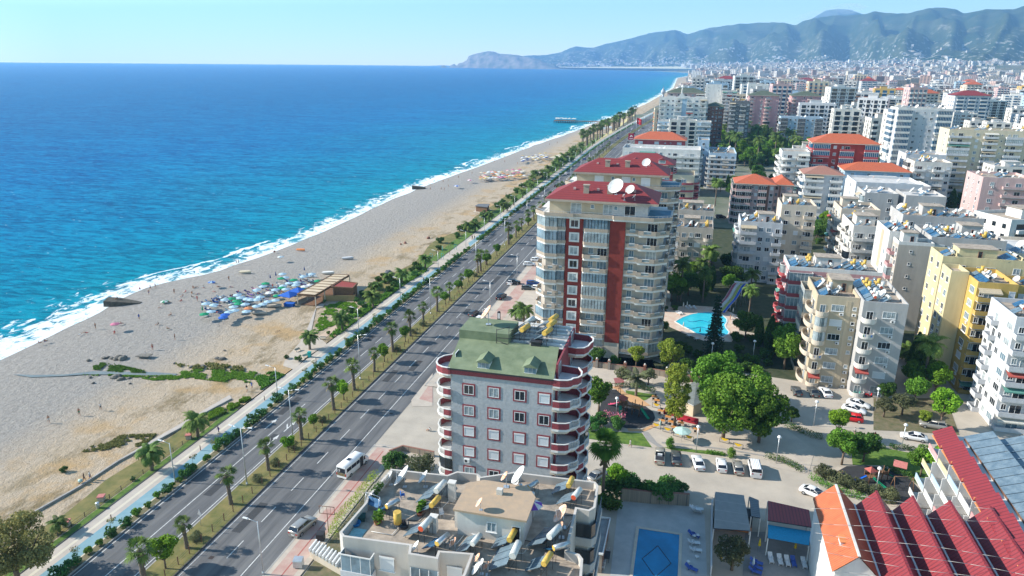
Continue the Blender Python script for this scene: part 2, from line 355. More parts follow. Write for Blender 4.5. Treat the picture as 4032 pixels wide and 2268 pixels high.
M_kdark=gmat('dark_kerb',(0.09,0.088,0.085),(0.05,0.05,0.05),0.8,0.1)
M_prom=gmat('promenade_stone',(0.50,0.44,0.38),(0.41,0.365,0.32),0.35,0.05)
M_cream=gmat('cream_slabs',(0.62,0.56,0.45),(0.54,0.49,0.40),0.35,0.05)
M_blue=gmat('blue_lane_paint',(0.17,0.31,0.37),(0.24,0.37,0.41),0.45,0.05)
M_pink=gmat('pink_pavers',(0.42,0.235,0.20),(0.50,0.40,0.33),0.22,0.1)
M_pave=gmat('beige_pavers',(0.52,0.45,0.37),(0.43,0.37,0.31),0.4,0.1)
M_paint=gmat('road_paint',(0.72,0.72,0.70),(0.45,0.45,0.44),1.5,0.0)
def struct(name,b,m): return tag(b.build(name,m),kind='structure')
def rx(y): return 0.0 if y<620 else 17.0*((y-620)/400)**1.4
Y0,Y1=-60,1500
st=[Y0]+list(range(0,1501,30))
def strip(name,xa,xb,z,m,y0=Y0,y1=Y1,zb=None):
    b=MB(); yy=[y for y in st if y0<y<y1]; yy=[y0]+yy+[y1]
    for a,c in zip(yy[:-1],yy[1:]):
        b.add([(xa+rx(a),a,z),(xb+rx(a),a,z),(xb+rx(c),c,z),(xa+rx(c),c,z)],[(0,1,2,3)])
        if zb is not None: b.add([(xa+rx(a),a,zb),(xa+rx(a),a,z),(xa+rx(c),c,z),(xa+rx(c),c,zb)],[(0,3,2,1)]); b.add([(xb+rx(a),a,zb),(xb+rx(a),a,z),(xb+rx(c),c,z),(xb+rx(c),c,zb)],[(0,1,2,3)])
    return struct(name,b,m)
# land sheet behind the coast
b=MB(); ly=[-400,0]+list(range(60,1500,60))+list(range(1500,9301,200))
for a,c in zip(ly[:-1],ly[1:]):
    fa=lambda y: (-17 if y<1100 else max(-17,coast(y)+26) if y<2000 else coast(y)+30)
    b.add([(fa(a),a,-0.06),(13000,a,-0.06),(13000,c,-0.06),(fa(c),c,-0.06)],[(0,1,2,3)])
b.add([(-1900,9300,-0.06),(13000,9300,-0.06),(13000,14000,-0.06),(-3000,14000,-0.06)],[(0,1,2,3)])
struct('town_ground',b,M_city)
strip('road_seaside',-14.4,-4.9,0.0,M_asph,zb=-0.06)
strip('road_landside',0.0,12.0,0.0,M_asph,zb=-0.06)
strip('median_strip',-4.7,-0.2,0.14,M_dry,zb=-0.06)
strip('median_kerb_west',-4.9,-4.7,0.15,M_kerb,zb=-0.05); strip('median_kerb_east',-0.2,0.0,0.15,M_kdark,zb=-0.05)
strip('promenade_pavement',-21.4,-18.5,0.02,M_prom,zb=-0.1); strip('promenade_cream_band',-20.0,-19.45,0.026,M_cream); 
strip('cycle_path',-18.5,-16.2,0.024,M_blue,zb=-0.05); strip('cream_edge_band',-16.2,-15.9,0.03,M_cream,zb=-0.05)
strip('hedge_bed',-15.9,-14.6,0.06,M_soil,zb=-0.05); strip('hedge_kerb',-14.6,-14.4,0.13,M_kerb,zb=-0.05)
strip('verge_kerb',-21.6,-21.4,0.09,M_kdark,y0=Y0,y1=118,zb=-0.1); strip('verge_kerb_north',-21.6,-21.4,0.09,M_kdark,y0=175,y1=900,zb=-0.1)
strip('sidewalk_kerb',12.0,12.25,0.14,M_kerb,y0=Y0,y1=112,zb=-0.05); strip('sidewalk',12.25,17.2,0.12,M_pave,y0=Y0,y1=112,zb=-0.05); strip('sidewalk_pink_band',13.0,16.3,0.126,M_pink,y0=Y0,y1=111)
strip('sidewalk_red_line',14.55,14.75,0.131,mat('red_pavers',(0.42,0.13,0.11)),y0=Y0,y1=110)
b=MB(); x0=17.2
struct('sidewalk_end_kerb',MB().box(17.2,100,0,17.4,112,0.14).box(12.25,112,0,17.4,112.2,0.14),M_kerb)
strip('sidewalk_kerb_north',12.0,12.25,0.14,M_kerb,y0=139,y1=900,zb=-0.05); strip('sidewalk_north',12.25,27,0.12,M_pave,y0=139,y1=620,zb=-0.05); strip('sidewalk_north_pink',14.2,18.0,0.126,M_pink,y0=141,y1=600)
b=MB()
def dash(x,y0,y1,step,ln,w=0.14):
    y=y0
    while y<y1: b.box(x-w/2,y,0.004,x+w/2,y+ln,0.008); y+=step
for x in (-13.9,-5.5,0.55,9.0):
    for a,c in zip(st[:-1],st[1:]):
        if a<900: b.add([(x-.07+rx(a),a,.006),(x+.07+rx(a),a,.006),(x+.07+rx(c),c,.006),(x-.07+rx(c),c,.006)],[(0,1,2,3)])
# the line near the median is solid; lane lines are dashed
b.add([(-9.55,20,.006),(-9.41,20,.006),(-9.41,124,.006),(-9.55,124,.006)],[(0,1,2,3)])
dash(-9.48,133,620,9,4.2); dash(4.75,40,620,9,4.2); dash(4.3,180,620,9,0.01)
def arrow(x,y,s=1.0,turn=0):
    b.add([(x-.1,y,.007),(x+.1,y,.007),(x+.1,y+3*s,.007),(x-.1,y+3*s,.007)],[(0,1,2,3)])
    b.add([(x-.45,y+3*s,.007),(x+.45,y+3*s,.007),(x,y+4.8*s,.007)],[(0,1,2)])
    if turn: b.add([(x-.1,y+1.2,.007),(x-.1,y+1.7,.007),(x-1.0,y+3.2,.007),(x-1.0,y+2.7,.007)],[(0,1,2,3)])
for p in ((-7.6,106),(-11.6,112),(-7.4,112)): arrow(p[0],p[1],1,p[0]>-9)
for i in range(6): b.box(-13.5+i*1.6,384,.004,-12.7+i*1.6,387,.009)
struct('road_markings',b,M_paint)
b=MB()
for i in range(26):
    x=RN.choice((-12,-8,-6.5,2.5,6,10)); y=70+i*9+RN.uniform(0,6)
    if i%3: b.box(x-.9,y,.001,x+.6,y+RN.uniform(2,9),.0035,0)
    else: b.box(x-.35,y,.001,x+.35,y+.7,.0037,1)
struct('road_patches',b,[mat('new_asphalt',(.06,.062,.066),.9),mat('iron_cover',(.05,.035,.03),.7)])
def poly(name,cr,pts,z,m,kind='structure'):
    P=[at(cr,x,y) for x,y in pts]; return tag(MB().sheet(P,z).build(name,m),kind=kind)
# seaside verge
def wob(y,a,s): return a*noise.noise(Vector((y*s,7.7,0)))
def vstrip(name,y0,y1,fa,fb,z,m,kind='structure'):
    b=MB(); n=int((y1-y0)/5)+1
    for i in range(n):
        a=y0+(y1-y0)*i/n; c=y0+(y1-y0)*(i+1)/n; b.add([(fa(a),a,z),(fb(a),a,z),(fb(c),c,z),(fa(c),c,z)],[(0,1,2,3)])
    return tag(b.build(name,m),kind=kind)
vstrip('green_verge',30,118,lambda y:-23.0+wob(y,.5,.2),lambda y:-21.6,0.05,M_grass)
vstrip('dry_verge',30,118,lambda y:-27.5+wob(y,1.2,.15),lambda y:-23.2,0.03,M_dry)
vstrip('green_verge_north',178,760,lambda y:-25.5+wob(y,1.6,.06),lambda y:-21.6,0.05,M_grass)
vstrip('dry_verge_north',190,760,lambda y:-31+wob(y,4,.05),lambda y:-25,0.035,M_dry)
b=MB().wall([at('b',190,990),at('b',650,730),at('b',970,520),at('b',1240,375),at('b',1500,235),at('b',1700,110),at('b',1890,10)],-0.1,0.28,0.3); tag(b.build('verge_wall',M_kerb),'low concrete wall between the dry beach and the grass verge','wall')
poly('sand_path','b',[(970,520),(1240,375),(1500,235),(1890,0),(1870,-25),(1480,205),(1200,365),(965,505)],0.06,M_prom)
# stream and weeds
poly('stream','a',[(100,1190),(300,1195),(540,1190),(760,1165),(1250,1172),(1450,1185),(1420,1200),(1100,1195),(700,1190),(500,1205),(250,1215)],0.075,mat('shallow_stream',(0.16,0.18,0.17),0.15,0.2,0.4,coord='World',col2=(0.22,0.23,0.2)))
# park and street on the land side
LIGHT='light_paving'
# ---------------- mountains, headland, hills ----------------
SK=[(2030,252),(2058,220),(2100,217),(2155,215),(2209,206),(2240,190),(2267,181),(2300,185),(2333,188),(2387,172),(2450,158),(2504,145),(2540,134),(2574,125),(2610,122),(2650,119),(2656,116),(2680,123),(2706,132),(2750,120),(2795,108),(2860,98),(2989,86),(3050,87),(3089,89),(3134,97),(3161,81),(3210,70),(3267,62),(3330,60),(3395,56),(3445,43),(3500,48),(3567,50),(3630,38),(3690,25),(3730,27),(3767,33),(3795,50),(3840,43),(3879,36),(3990,34),(4032,19),(4100,10),(4300,30),(4700,60)]
def azel(X,Y):
    d=_F+_R*((X-FW/2)/FP)-_U*((Y-FH/2)/FP); return math.atan2(d.x,d.y),d.z/math.hypot(d.x,d.y)
SKA=[azel(*p) for p in SK]
def sk_el(a):
    if a<=SKA[0][0]: return SKA[0][1]
    for (a0,e0),(a1,e1) in zip(SKA[:-1],SKA[1:]):
        if a<=a1: return e0+(e1-e0)*(a-a0)/(a1-a0)
    return SKA[-1][1]
vs=[];fs=[]
a0,a1=SKA[0][0],SKA[-1][0]; NA,NB=340,46
def ridge(a): # distance of the crest
    t=(a-a0)/(a1-a0); return 12400-3600*min(1,t*1.3)
def foot(a):
    t=(a-a0)/(a1-a0); return 9900-4600*min(1,t*1.3)
def landh(x,y):
    """height of the land behind the town"""
    dx=x-CAMX; a=math.atan2(dx,y); r=math.hypot(dx,y)
    if a<a0 or r<2400: return 0.0
    f=foot(a); R_=ridge(a); 
    if r<f: return 95*max(0,(r-2400)/(f-2400))**1.6*(0.3+0.7*min(1,max(0,(a-a0)/(a1-a0)*1.6-0.1)))
    return 0
for i in range(NA+1):
    a=a0+(a1-a0)*i/NA; f=foot(a); R_=ridge(a); zc=CAMZ+R_*sk_el(a)
    for j in range(NB+1):
        t=j/NB*1.25; r=f+(R_-f)*t; x=CAMX+math.sin(a)*r; y=math.cos(a)*r
        z0=landh(CAMX+math.sin(a)*(f-1),math.cos(a)*(f-1))
        s=max(0,1-abs(1-t)**1.0) if t<=1 else max(0,1-(t-1)*1.5)
        s=s**1.25 if t<1 else s
        w=4*s*(1-s)
        rn=noise.noise(Vector((a*26,r*0.00035,1.3))); rn2=noise.noise(Vector((a*70,r*0.001,4.3))); rn3=noise.noise(Vector((x*.002,y*.002,9)))
        z=z0+(zc-z0)*s+w*(zc)*(0.34*(-abs(rn)*1.6+0.25)+0.16*rn2+0.16*rn3+.1*noise.noise(Vector((x*.0045,y*.0045,4))))+ (6*noise.noise(Vector((x*.01,y*.01,2))) if 0<t<1.2 else 0)
        if t<0.02: z=-2+z0
        # never above the line of sight to the crest
        z=min(z,CAMZ+r*sk_el(a)*(1.0 if t<1 else 1)+0)
        vs.append((x,y,z))
for i in range(NA):
    for j in range(NB): k=i*(NB+1)+j; fs.append((k,k+NB+1,k+NB+2,k+1))
MV=list(vs)
me=bpy.data.meshes.new('mountains'); me.from_pydata(vs,[],fs); me.polygons.foreach_set('use_smooth',[True]*len(fs))
m=bpy.data.materials.new('mountain_scrub'); m.use_nodes=True; N=m.node_tree.nodes; L=m.node_tree.links; B=N['Principled BSDF']; kw=dict(N=N,L=L); B.inputs['Roughness'].default_value=1; B.inputs['Specular IOR Level'].default_value=0
geo=N.new('ShaderNodeNewGeometry'); pos=geo.outputs['Position']; sp=N.new('ShaderNodeSeparateXYZ'); L.new(pos,sp.inputs[0])
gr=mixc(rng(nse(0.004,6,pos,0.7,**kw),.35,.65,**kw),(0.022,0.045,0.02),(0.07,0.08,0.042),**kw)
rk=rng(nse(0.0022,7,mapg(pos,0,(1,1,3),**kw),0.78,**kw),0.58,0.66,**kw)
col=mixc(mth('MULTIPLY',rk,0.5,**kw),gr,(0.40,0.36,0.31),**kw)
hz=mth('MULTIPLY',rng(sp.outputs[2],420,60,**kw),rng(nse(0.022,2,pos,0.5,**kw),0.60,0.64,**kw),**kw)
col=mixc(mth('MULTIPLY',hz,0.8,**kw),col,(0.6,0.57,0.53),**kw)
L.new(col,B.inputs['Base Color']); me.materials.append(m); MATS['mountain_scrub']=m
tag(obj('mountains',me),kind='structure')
vs=[];fs=[]; NQ=26; q0=a0-0.02; q1=0.62
for i in range(201):
    a=q0+(q1-q0)*i/200
    for j in range(NQ+1):
        r=2400+(foot(max(a,a0))+60-2400)*j/NQ; x=CAMX+math.sin(a)*r; y=math.cos(a)*r
        z=landh(x,y) if a>a0 else 0
        if j==NQ: z=landh(CAMX+math.sin(a)*(foot(max(a,a0))-1),math.cos(a)*(foot(max(a,a0))-1))
        vs.append((x,y,(-0.3+z*(1+0.35*noise.noise(Vector((x*.0012,y*.0012,0)))))*min(1,max(0,(x-coast(y)-60)/900)) if x>coast(y)+60 else -8))
for i in range(200):
    for j in range(NQ): k=i*(NQ+1)+j; fs.append((k,k+NQ+1,k+NQ+2,k+1))
me=bpy.data.meshes.new('foothills'); me.from_pydata(vs,[],fs); me.polygons.foreach_set('use_smooth',[True]*len(fs))
me.materials.append(gmat('foothill_scrub',(0.20,0.17,0.12),(0.05,0.085,0.035),0.006,0.0)); tag(obj('foothills',me),kind='structure')
# far hump behind the ridge
def hump(name,cr,pts,r,depth,matl,base=-2):
    vs=[];fs=[];n=len(pts);M=14
    P=[azel(CR[cr][0]+x/CR[cr][2],CR[cr][1]+y/CR[cr][2]) for x,y in pts]
    K=60; out=[]
    for i in range(K+1):
        a=P[0][0]+(P[-1][0]-P[0][0])*i/K
        for (b0,e0),(b1,e1) in zip(P[:-1],P[1:]):
            if b0<=a<=b1+1e-9: e=e0+(e1-e0)*(a-b0)/(b1-b0); break
        rr=r(i/K) if callable(r) else r
        zc=max(base+1,CAMZ+rr*e)
        for j in range(M+1):
            t=j/M*2-1; q=rr+t*depth; s=1-abs(t)**(2.2 if t<0 else 1.5)
            k=noise.noise(Vector((a*90,t*1.5,3)))*0.22+noise.noise(Vector((a*300,t*5,3)))*0.1
            z=base+(zc-base)*max(0,min(1,s+k*4*s*(1-s)))
            vs.append((CAMX+math.sin(a)*q,math.cos(a)*q,z))
    for i in range(K):
        for j in range(M): k=i*(M+1)+j; fs.append((k,k+M+1,k+M+2,k+1))
    me=bpy.data.meshes.new(name); me.from_pydata(vs,[],fs); me.polygons.foreach_set('use_smooth',[True]*len(fs)); me.materials.append(matl); return tag(obj(name,me),kind='structure')
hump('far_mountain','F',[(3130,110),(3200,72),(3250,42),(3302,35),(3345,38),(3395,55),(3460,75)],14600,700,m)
M_rock=gmat('headland_rock',(0.30,0.24,0.19),(0.05,0.075,0.03),0.012,0.0)
CR['w']=(1650,100,2.576)
hump('castle_headland','w',[(215,436),(225,405),(262,404),(290,432),(305,425),(330,395),(365,392),(385,415),(390,385),(440,378),(495,345),(505,310),(560,290),(640,272),(700,261),(760,266),(815,288),(900,292),(1000,300),(1080,318),(1180,335),(1240,355),(1300,385),(1400,415),(1460,440)],lambda t:10600-900*t,420,M_rock)
hump('far_cape','w',[(30,413),(150,408),(215,404),(330,408),(400,414)],15200,60,M_rock)
# thin smoke over the ridge
b=MB()
for i in range(9):
    az,el=azel(3170+i*22,70-i*5+ (6*math.sin(i*2))); r=12600
    c=(CAMX+math.sin(az)*r,math.cos(az)*r,CAMZ+r*el); b.lathe([(0.1,-60),(110+12*i,-40),(150+14*i,0),(90+10*i,45),(0.1,65)],12,0,c)
sm=bpy.data.materials.new('hill_smoke'); sm.use_nodes=True; sm.node_tree.nodes.remove(sm.node_tree.nodes['Principled BSDF']); pv=sm.node_tree.nodes.new('ShaderNodeVolumePrincipled'); pv.inputs['Color'].default_value=(0.95,0.95,0.97,1); pv.inputs['Density'].default_value=0.0009
sm.node_tree.links.new(pv.outputs[0],sm.node_tree.nodes['Material Output'].inputs['Volume'])
tag(b.build('smoke',sm),kind='stuff')
# haze
hb=MB().box(-15600,-1200,-4,13500,15900,1250)
hm=bpy.data.materials.new('haze_air'); hm.use_nodes=True; hm.node_tree.nodes.remove(hm.node_tree.nodes['Principled BSDF']); pv=hm.node_tree.nodes.new('ShaderNodeVolumePrincipled')
pv.inputs['Color'].default_value=(0.30,0.60,1.0,1); pv.inputs['Density'].default_value=8.2e-5; pv.inputs['Anisotropy'].default_value=0.2
hm.node_tree.links.new(pv.outputs[0],hm.node_tree.nodes['Material Output'].inputs['Volume'])
tag(hb.build('haze',hm),kind='stuff')
# ---------------- vegetation ----------------
def leafm(name,c1,c2,tr=0.25): return mat(name,c1,0.75,0.1,col2=c2,isl=True,trans=tr,spec=0.15)
L_dark=leafm('leaf_dark',(0.04,0.095,0.018),(0.09,0.17,0.028)); L_mid=leafm('leaf_mid',(0.075,0.175,0.02),(0.16,0.30,0.035)); L_bright=leafm('leaf_bright',(0.13,0.26,0.018),(0.24,0.40,0.035),0.3)
L_yel=leafm('leaf_yellowgreen',(0.20,0.27,0.03),(0.32,0.38,0.06),0.35); L_olive=leafm('leaf_olive',(0.09,0.11,0.05),(0.17,0.18,0.09)); L_hedge=leafm('leaf_hedge',(0.045,0.13,0.03),(0.10,0.23,0.055))
L_palm=leafm('palm_frond',(0.065,0.115,0.022),(0.15,0.225,0.05),0.2); L_pine=leafm('leaf_conifer',(0.012,0.035,0.018),(0.03,0.065,0.03),0.1); L_tam=leafm('leaf_tamarisk',(0.15,0.15,0.045),(0.27,0.25,0.09)); L_pink=leafm('oleander_flower',(0.55,0.12,0.18),(0.6,0.2,0.25),.1)
L_deadf=leafm('dead_frond',(0.16,0.12,0.06),(0.25,0.2,0.11),0.1)
M_bark=mat('bark',(0.19,0.14,0.10),0.95,0.2,6,0.5); M_palmbark=mat('palm_bark',(0.22,0.175,0.135),0.95,0.25,9,0.8); M_wood=mat('brown_wood',(0.24,0.13,0.07),0.7,0.2,3)
def fanpalm(h,nf,r,seed,boots=True,skirt=0):
    rn=random.Random(seed); b=MB(); prof=[]
    n=14
    for i in range(n+1):
        t=i/n; rr=0.34-0.10*t+0.05*math.sin(i*2.5)+(0.12 if t>0.8 and boots else 0)*(1-abs(t-.9)*8 if abs(t-.9)<.12 else 0); prof.append((rr,h*t))
    b.lathe(prof+[(0.05,h+.1)],10,0)
    q=[];q2=[]
    for k in range(nf):
        az=rn.uniform(0,6.283); el=rn.uniform(-0.5,1.35) if k<nf*.8 else rn.uniform(-0.9,-0.2); pl=r*rn.uniform(.42,.6); fr=r*rn.uniform(.45,.6)
        d=Vector((math.cos(az)*math.cos(el),math.sin(az)*math.cos(el),math.sin(el))); c=Vector((0,0,h))+d*pl
        side=Vector((-math.sin(az),math.cos(az),0)); up=d.cross(side)
        q.append([Vector((0,0,h))-side*.03,Vector((0,0,h))+side*.03,c+side*.03,c-side*.03])
        m_=11
        for j in range(m_):
            an=-1.75+3.5*j/(m_-1); dd=(d*math.cos(an)+side*math.sin(an)); L_=fr*(1-.22*abs(an)/1.75)
            mid=c+dd*L_*.6+up*0.02*(j%2*2-1); tip=c+dd*L_-Vector((0,0,L_*.28)); w_=side*math.cos(an)-d*math.sin(an)
            q.append([c,mid-w_*.085*fr,tip,mid+w_*.085*fr])
    for k in range(skirt):
        az=rn.uniform(0,6.283); z=h-rn.uniform(0.1,skirt*.028); o=Vector((math.cos(az),math.sin(az),0)); L_=rn.uniform(.8,1.5); s=Vector((-math.sin(az),math.cos(az),0))*rn.uniform(.15,.3)
        a=Vector((0,0,z))+o*.25; e=a+o*rn.uniform(.3,.8)-Vector((0,0,L_)); q2.append([a-s*.3,a+s*.3,e+s,e-s])
    return b,np.array([[tuple(p) for p in f] for f in q]),(np.array([[tuple(p) for p in f] for f in q2]) if q2 else None)
def featherpalm(h,nf,r,seed,droop=1.0,tr=0.28):
    rn=random.Random(seed); b=MB(); b.lathe([(tr*(1.15-.35*i/8)+.03*(i%2),h*i/8) for i in range(9)]+[(.05,h+.2)],9,0)
    q=[]
    for k in range(nf):
        az=6.283*k*0.618+rn.uniform(-.2,.2); el=rn.uniform(-.25,1.3); L_=r*rn.uniform(.85,1.1)
        o=Vector((math.cos(az),math.sin(az),0)); s=Vector((-math.sin(az),math.cos(az),0)); pts=[]
        p=Vector((0,0,h)); a=el
        for i in range(8):
            pts.append(p.copy()); p=p+(o*math.cos(a)+Vector((0,0,math.sin(a))))*L_/7; a-=droop*0.28*(0.6+i*.12)
        for i in range(1,8):
            w_=r*.20*math.sin(math.pi*min(1,(i+.7)/8.6)); dz=Vector((0,0,-w_*.45)); P0,P1=pts[i-1],pts[i]
            for sg in (-1,1):
                for u in (0,.5):
                    A=P0.lerp(P1,u); B_=P0.lerp(P1,u+.42); dr=(P1-P0)*.5
                    q.append([A,B_,B_+s*sg*w_+dr*.9+dz,A+s*sg*w_+dr*.9+dz])
    return b,np.array([[tuple(p) for p in f] for f in q])
def plant(name,label,cat,trunk,leaf,tm,lm,loc=(0,-500,0),group=None,extra=None):
    t=thing(name,label,cat,loc,0,group)
    trunk.build('trunk',tm,t); obj('crown',quads('crown',leaf,lm),t)
    if extra is not None: obj('dead_fronds',quads('dead_fronds',extra,L_deadf),t)
    return learn(t)
def limbs(b,h,rt,n,spread,seed,top=None):
    rn=random.Random(seed); b.tube((0,0,-.1),(0,0,h*.55),rt,rt*.72,8); tips=[]
    for i in range(n):
        az=6.283*i/n+rn.uniform(-.4,.4); p=Vector((0,0,h*rn.uniform(.38,.55))); q=Vector((math.cos(az)*spread*rn.uniform(.4,.7),math.sin(az)*spread*rn.uniform(.4,.7),h*rn.uniform(.8,1.1)))
        mid=p.lerp(q,.5)+Vector((math.cos(az),math.sin(az),-.2))*spread*.12; b.tube(p,mid,rt*.5,rt*.35,6); b.tube(mid,q,rt*.35,rt*.12,6); tips.append(q)
    return tips
def crown(rx_,rz_,h,n,rc,seed,low=-0.6):
    rn=random.Random(seed); out=[]
    for i in range(n):
        while 1:
            p=Vector((rn.uniform(-1,1),rn.uniform(-1,1),rn.uniform(low,1)))
            if 0.35<p.length<1: break
        out.append((p.x*rx_,p.y*rx_,h+p.z*rz_,rc*rn.uniform(.65,1.25)))
    return out
PROTO={}
def pr(name): 
    return PROTO[name]
used={}
def put(kind,loc,label,rz=None,s=1.0,group=None):
    p=PROTO[kind]
    if kind not in used:
        used[kind]=1; o=p; o.location=loc; o['label']=label
        if group: o['group']=group
        o.rotation_euler=(0,0,RN.uniform(0,6.28) if rz is None else rz); o.scale=(s,s,s); return o
    return dup(p,loc,RN.uniform(0,6.28) if rz is None else rz,s,label,group)
for i,(h,nf,r,sk_) in enumerate([(5.0,24,1.75,10),(4.5,22,1.65,8),(5.4,24,1.8,10)]):
    b,q,q2=fanpalm(h,nf,r,i,True,sk_); PROTO['fan%d'%i]=plant('fan_palm','x','palm tree',b,q,M_palmbark,L_palm,extra=q2)
b,q,q2=fanpalm(11.5,60,3.3,9,True,110); PROTO['bigfan']=plant('tall_fan_palm','x','palm tree',b,q,M_palmbark,L_mid,extra=q2)
for i,(h,nf,r) in enumerate([(3.6,42,3.1),(2.6,36,2.8)]):
    b,q=featherpalm(h,nf,r,20+i); PROTO['date%d'%i]=plant('date_palm','x','palm tree',b,q,M_palmbark,L_palm)
b,q=featherpalm(9.0,34,3.0,25,1.0,.2); PROTO['tallpalm']=plant('tall_palm','x','palm tree',b,q,M_palmbark,L_palm)
b,q=featherpalm(4.0,26,3.2,26,.8,.25); PROTO['palepalm']=plant('feather_palm','x','palm tree',b,q,M_palmbark,L_olive)
def broad(key,name,h,rx_,rz_,n,rc,nl,ls,lm,seed,tr=.2,low=-.6):
    b=MB(); limbs(b,h,tr,6,rx_,seed); cl=crown(rx_-rc*.6,rz_-rc*.5,h,n,rc,seed,low); PROTO[key]=plant(name,'x','tree',b,clumps(cl,nl,ls),M_bark,lm)
broad('round0','round_tree',3.1,1.75,1.5,26,.62,3600,.26,L_bright,31,.13,-.75); broad('round1','round_tree',2.9,1.5,1.35,22,.6,3000,.25,L_mid,32,.12,-.75)
broad('leafy0','leafy_tree',4.2,2.6,2.3,26,.95,4200,.36,L_mid,33); broad('leafy1','leafy_tree',4.8,2.2,2.6,24,.8,4200,.34,L_bright,34); broad('leafy2','leafy_tree',3.6,3.0,2.0,26,.9,3600,.36,L_dark,35)
broad('olive','olive_tree',2.9,2.2,1.6,20,.8,3000,.26,L_olive,36); broad('yellow','yellow_green_tree',4.0,2.2,2.6,24,.8,3600,.34,L_yel,37)
broad('tamarisk','tamarisk_tree',4.5,4.2,3.4,60,1.0,15000,.24,L_tam,38,.3,-.9)
# oleander bushes: no visible trunk
def bush(key,name,r,h,n,nl,ls,lm,seed,label='x',cat='bush'):
    t=thing(name,label,cat,(0,-500,0)); cl=[(p[0],p[1],max(.15,p[2]),p[3]) for p in crown(r*.75,h*.5,h*.5,n,r*.38,seed,-1)]
    b=MB(); 
    for i in range(4): b.tube((0,0,0),(r*.4*math.cos(i*1.6),r*.4*math.sin(i*1.6),h*.6),.05,.02,5)
    b.build('stem',M_bark,t); obj('foliage',quads('foliage',clumps(cl,nl,ls),lm),t); PROTO[key]=learn(t)
bush('hedge0','hedge_bush',.85,1.15,12,620,.22,L_hedge,41); bush('hedge1','hedge_bush',.65,.9,9,480,.2,L_mid,42); bush('hedge2','hedge_bush',1.0,1.4,14,800,.22,L_hedge,43)
bush('ole','oleander_bush',1.7,2.6,18,2200,.26,L_hedge,44); bush('shrub','garden_shrub',1.2,1.5,12,1000,.26,L_dark,45); bush('olivebush','grey_green_bush',1.8,2.2,16,1700,.24,L_olive,46); bush('ball','clipped_ball_shrub',.95,1.9,40,1600,.16,L_mid,47)
# norfolk pine / cypress
b=MB(); b.tube((0,0,0),(0,0,11.5),.25,.04,8); V=[]
for k in range(17):
    z=1.0+k*.63; R_=2.0*(1-k/18.5)
    for j in range(9):
        a=6.283*j/9+k; d=np.array([math.cos(a),math.sin(a),-.12]); 
        P=np.array([0,0,z])+d*(R_*np.linspace(.2,1,16))[:,None]+NR.normal(size=(16,3))*[.12,.12,.07]; V.append(leafquads(P,.42,None,1.2))
PROTO['pine']=plant('norfolk_pine','x','conifer',b,np.concatenate(V),M_bark,L_pine)
b=MB(); b.tube((0,0,0),(0,0,8),.2,.05,8); P=NR.normal(size=(4200,3)); P/=np.linalg.norm(P,axis=1,keepdims=True); P=P*[1.25,1.25,4.4]*(1-.25*NR.rand(4200,1)); P[:,:2]*=(1-.45*(P[:,2:]/4.4).clip(0,1)); P[:,2]+=4.6
PROTO['cypress']=plant('cypress_tree','x','conifer',b,leafquads(P,.3,None),M_bark,L_dark)
# --- median row
def onroad(cr,x,y,X):
    p=at(cr,x,y); return p[1]
palms=[('b',1035,1500),('b',1515,1225),('b',1895,870),('d',105,590),('d',375,340),('c',585,1475),('c',800,1320),('c',970,1170),('c',1130,1010),('c',1265,880),('c',1385,780),('c',1495,680),('c',1600,590),('c',1690,490),('c',1775,362),('c',1850,350)]
py=[onroad(*p,0) for p in palms]+[at('c',1915,300)[1],at('c',2050,130)[1]]
y=py[-1]+13
while y<640: py.append(y); y+=RN.uniform(11,15)
for i,y in enumerate(py):
    put('fan%d'%(i%3),(-2.4+RN.uniform(-.3,.3)+rx(y),y,.12),f"fan palm of the road median, {nth(i+1)} palm counting away from the photo's bottom edge",s=RN.uniform(.82,1.2)*(1.15 if 13<i<18 else 1),group='fan palms along the road median').rotation_euler.x=RN.uniform(-.06,.06)
rounds=[('b',1330,1390,1.15),('c',702,1400,1),('c',1050,1090,1.02),('c',1192,925,1.05),('c',1550,620,.95),('c',1645,520,.95),('c',1735,440,1.1),('c',1880,300,1.05),('d',240,440,.75),('d',480,250,.65),('F',1985,1010,1.1),('F',1940,1045,1.0)]
ry=[(at(c_,x,y)[1],s) for c_,x,y,s in rounds]
y=275
while y<520: ry.append((y,RN.uniform(.8,1.1))); y+=RN.uniform(12,22)
for i,(y,s) in enumerate(sorted(ry)): put('round%d'%(0 if y<150 else 1),(-2.2+rx(y),y,.12),f"round-crowned tree of the road median, {nth(i+1)} round tree counting away from the photo's bottom edge",s=s,group='round trees along the road median')
mb=[('b',1645,1170),('d',60,690),('d',200,560),('d',345,420),('d',565,200),('c',1325,860),('c',1322,790),('c',1190,1000),('c',1810,395)]
for i,(c_,x,y) in enumerate(mb): put('olivebush',(-2.2,at(c_,x,y)[1],.1),f"grey-green bush between the palms on the median, {nth(i+1)} from the photo's bottom edge",s=.62,group='bushes on the road median')
# --- hedge bushes beside the cycle path
y=66; i=0
while y<470:
    gap=103<y<0
    k=RN.choice(('hedge0','hedge1','hedge2','hedge1')) ; s=RN.uniform(1.0,1.6)
    if not (262<y<272):
        i+=1; put(k,(-15.25+RN.uniform(-.25,.25),y,.05),f"{nth(i)} bush of the roadside hedge counting away from the photo's bottom edge",s=s,group='hedge bushes beside the blue cycle path')
    y+=RN.uniform(1.25,2.6)*s*(1 if y<300 else 1.5)
cl=[( -15.25+rx(yy)+RN.uniform(-.4,.4),yy,.5+RN.uniform(0,.5),.7) for yy in np.arange(470,900,1.4)]
tag(obj('hedge',quads('hedge',clumps(cl,9000,.5),L_hedge)),'far end of the clipped green hedge along the seaside road','hedge')
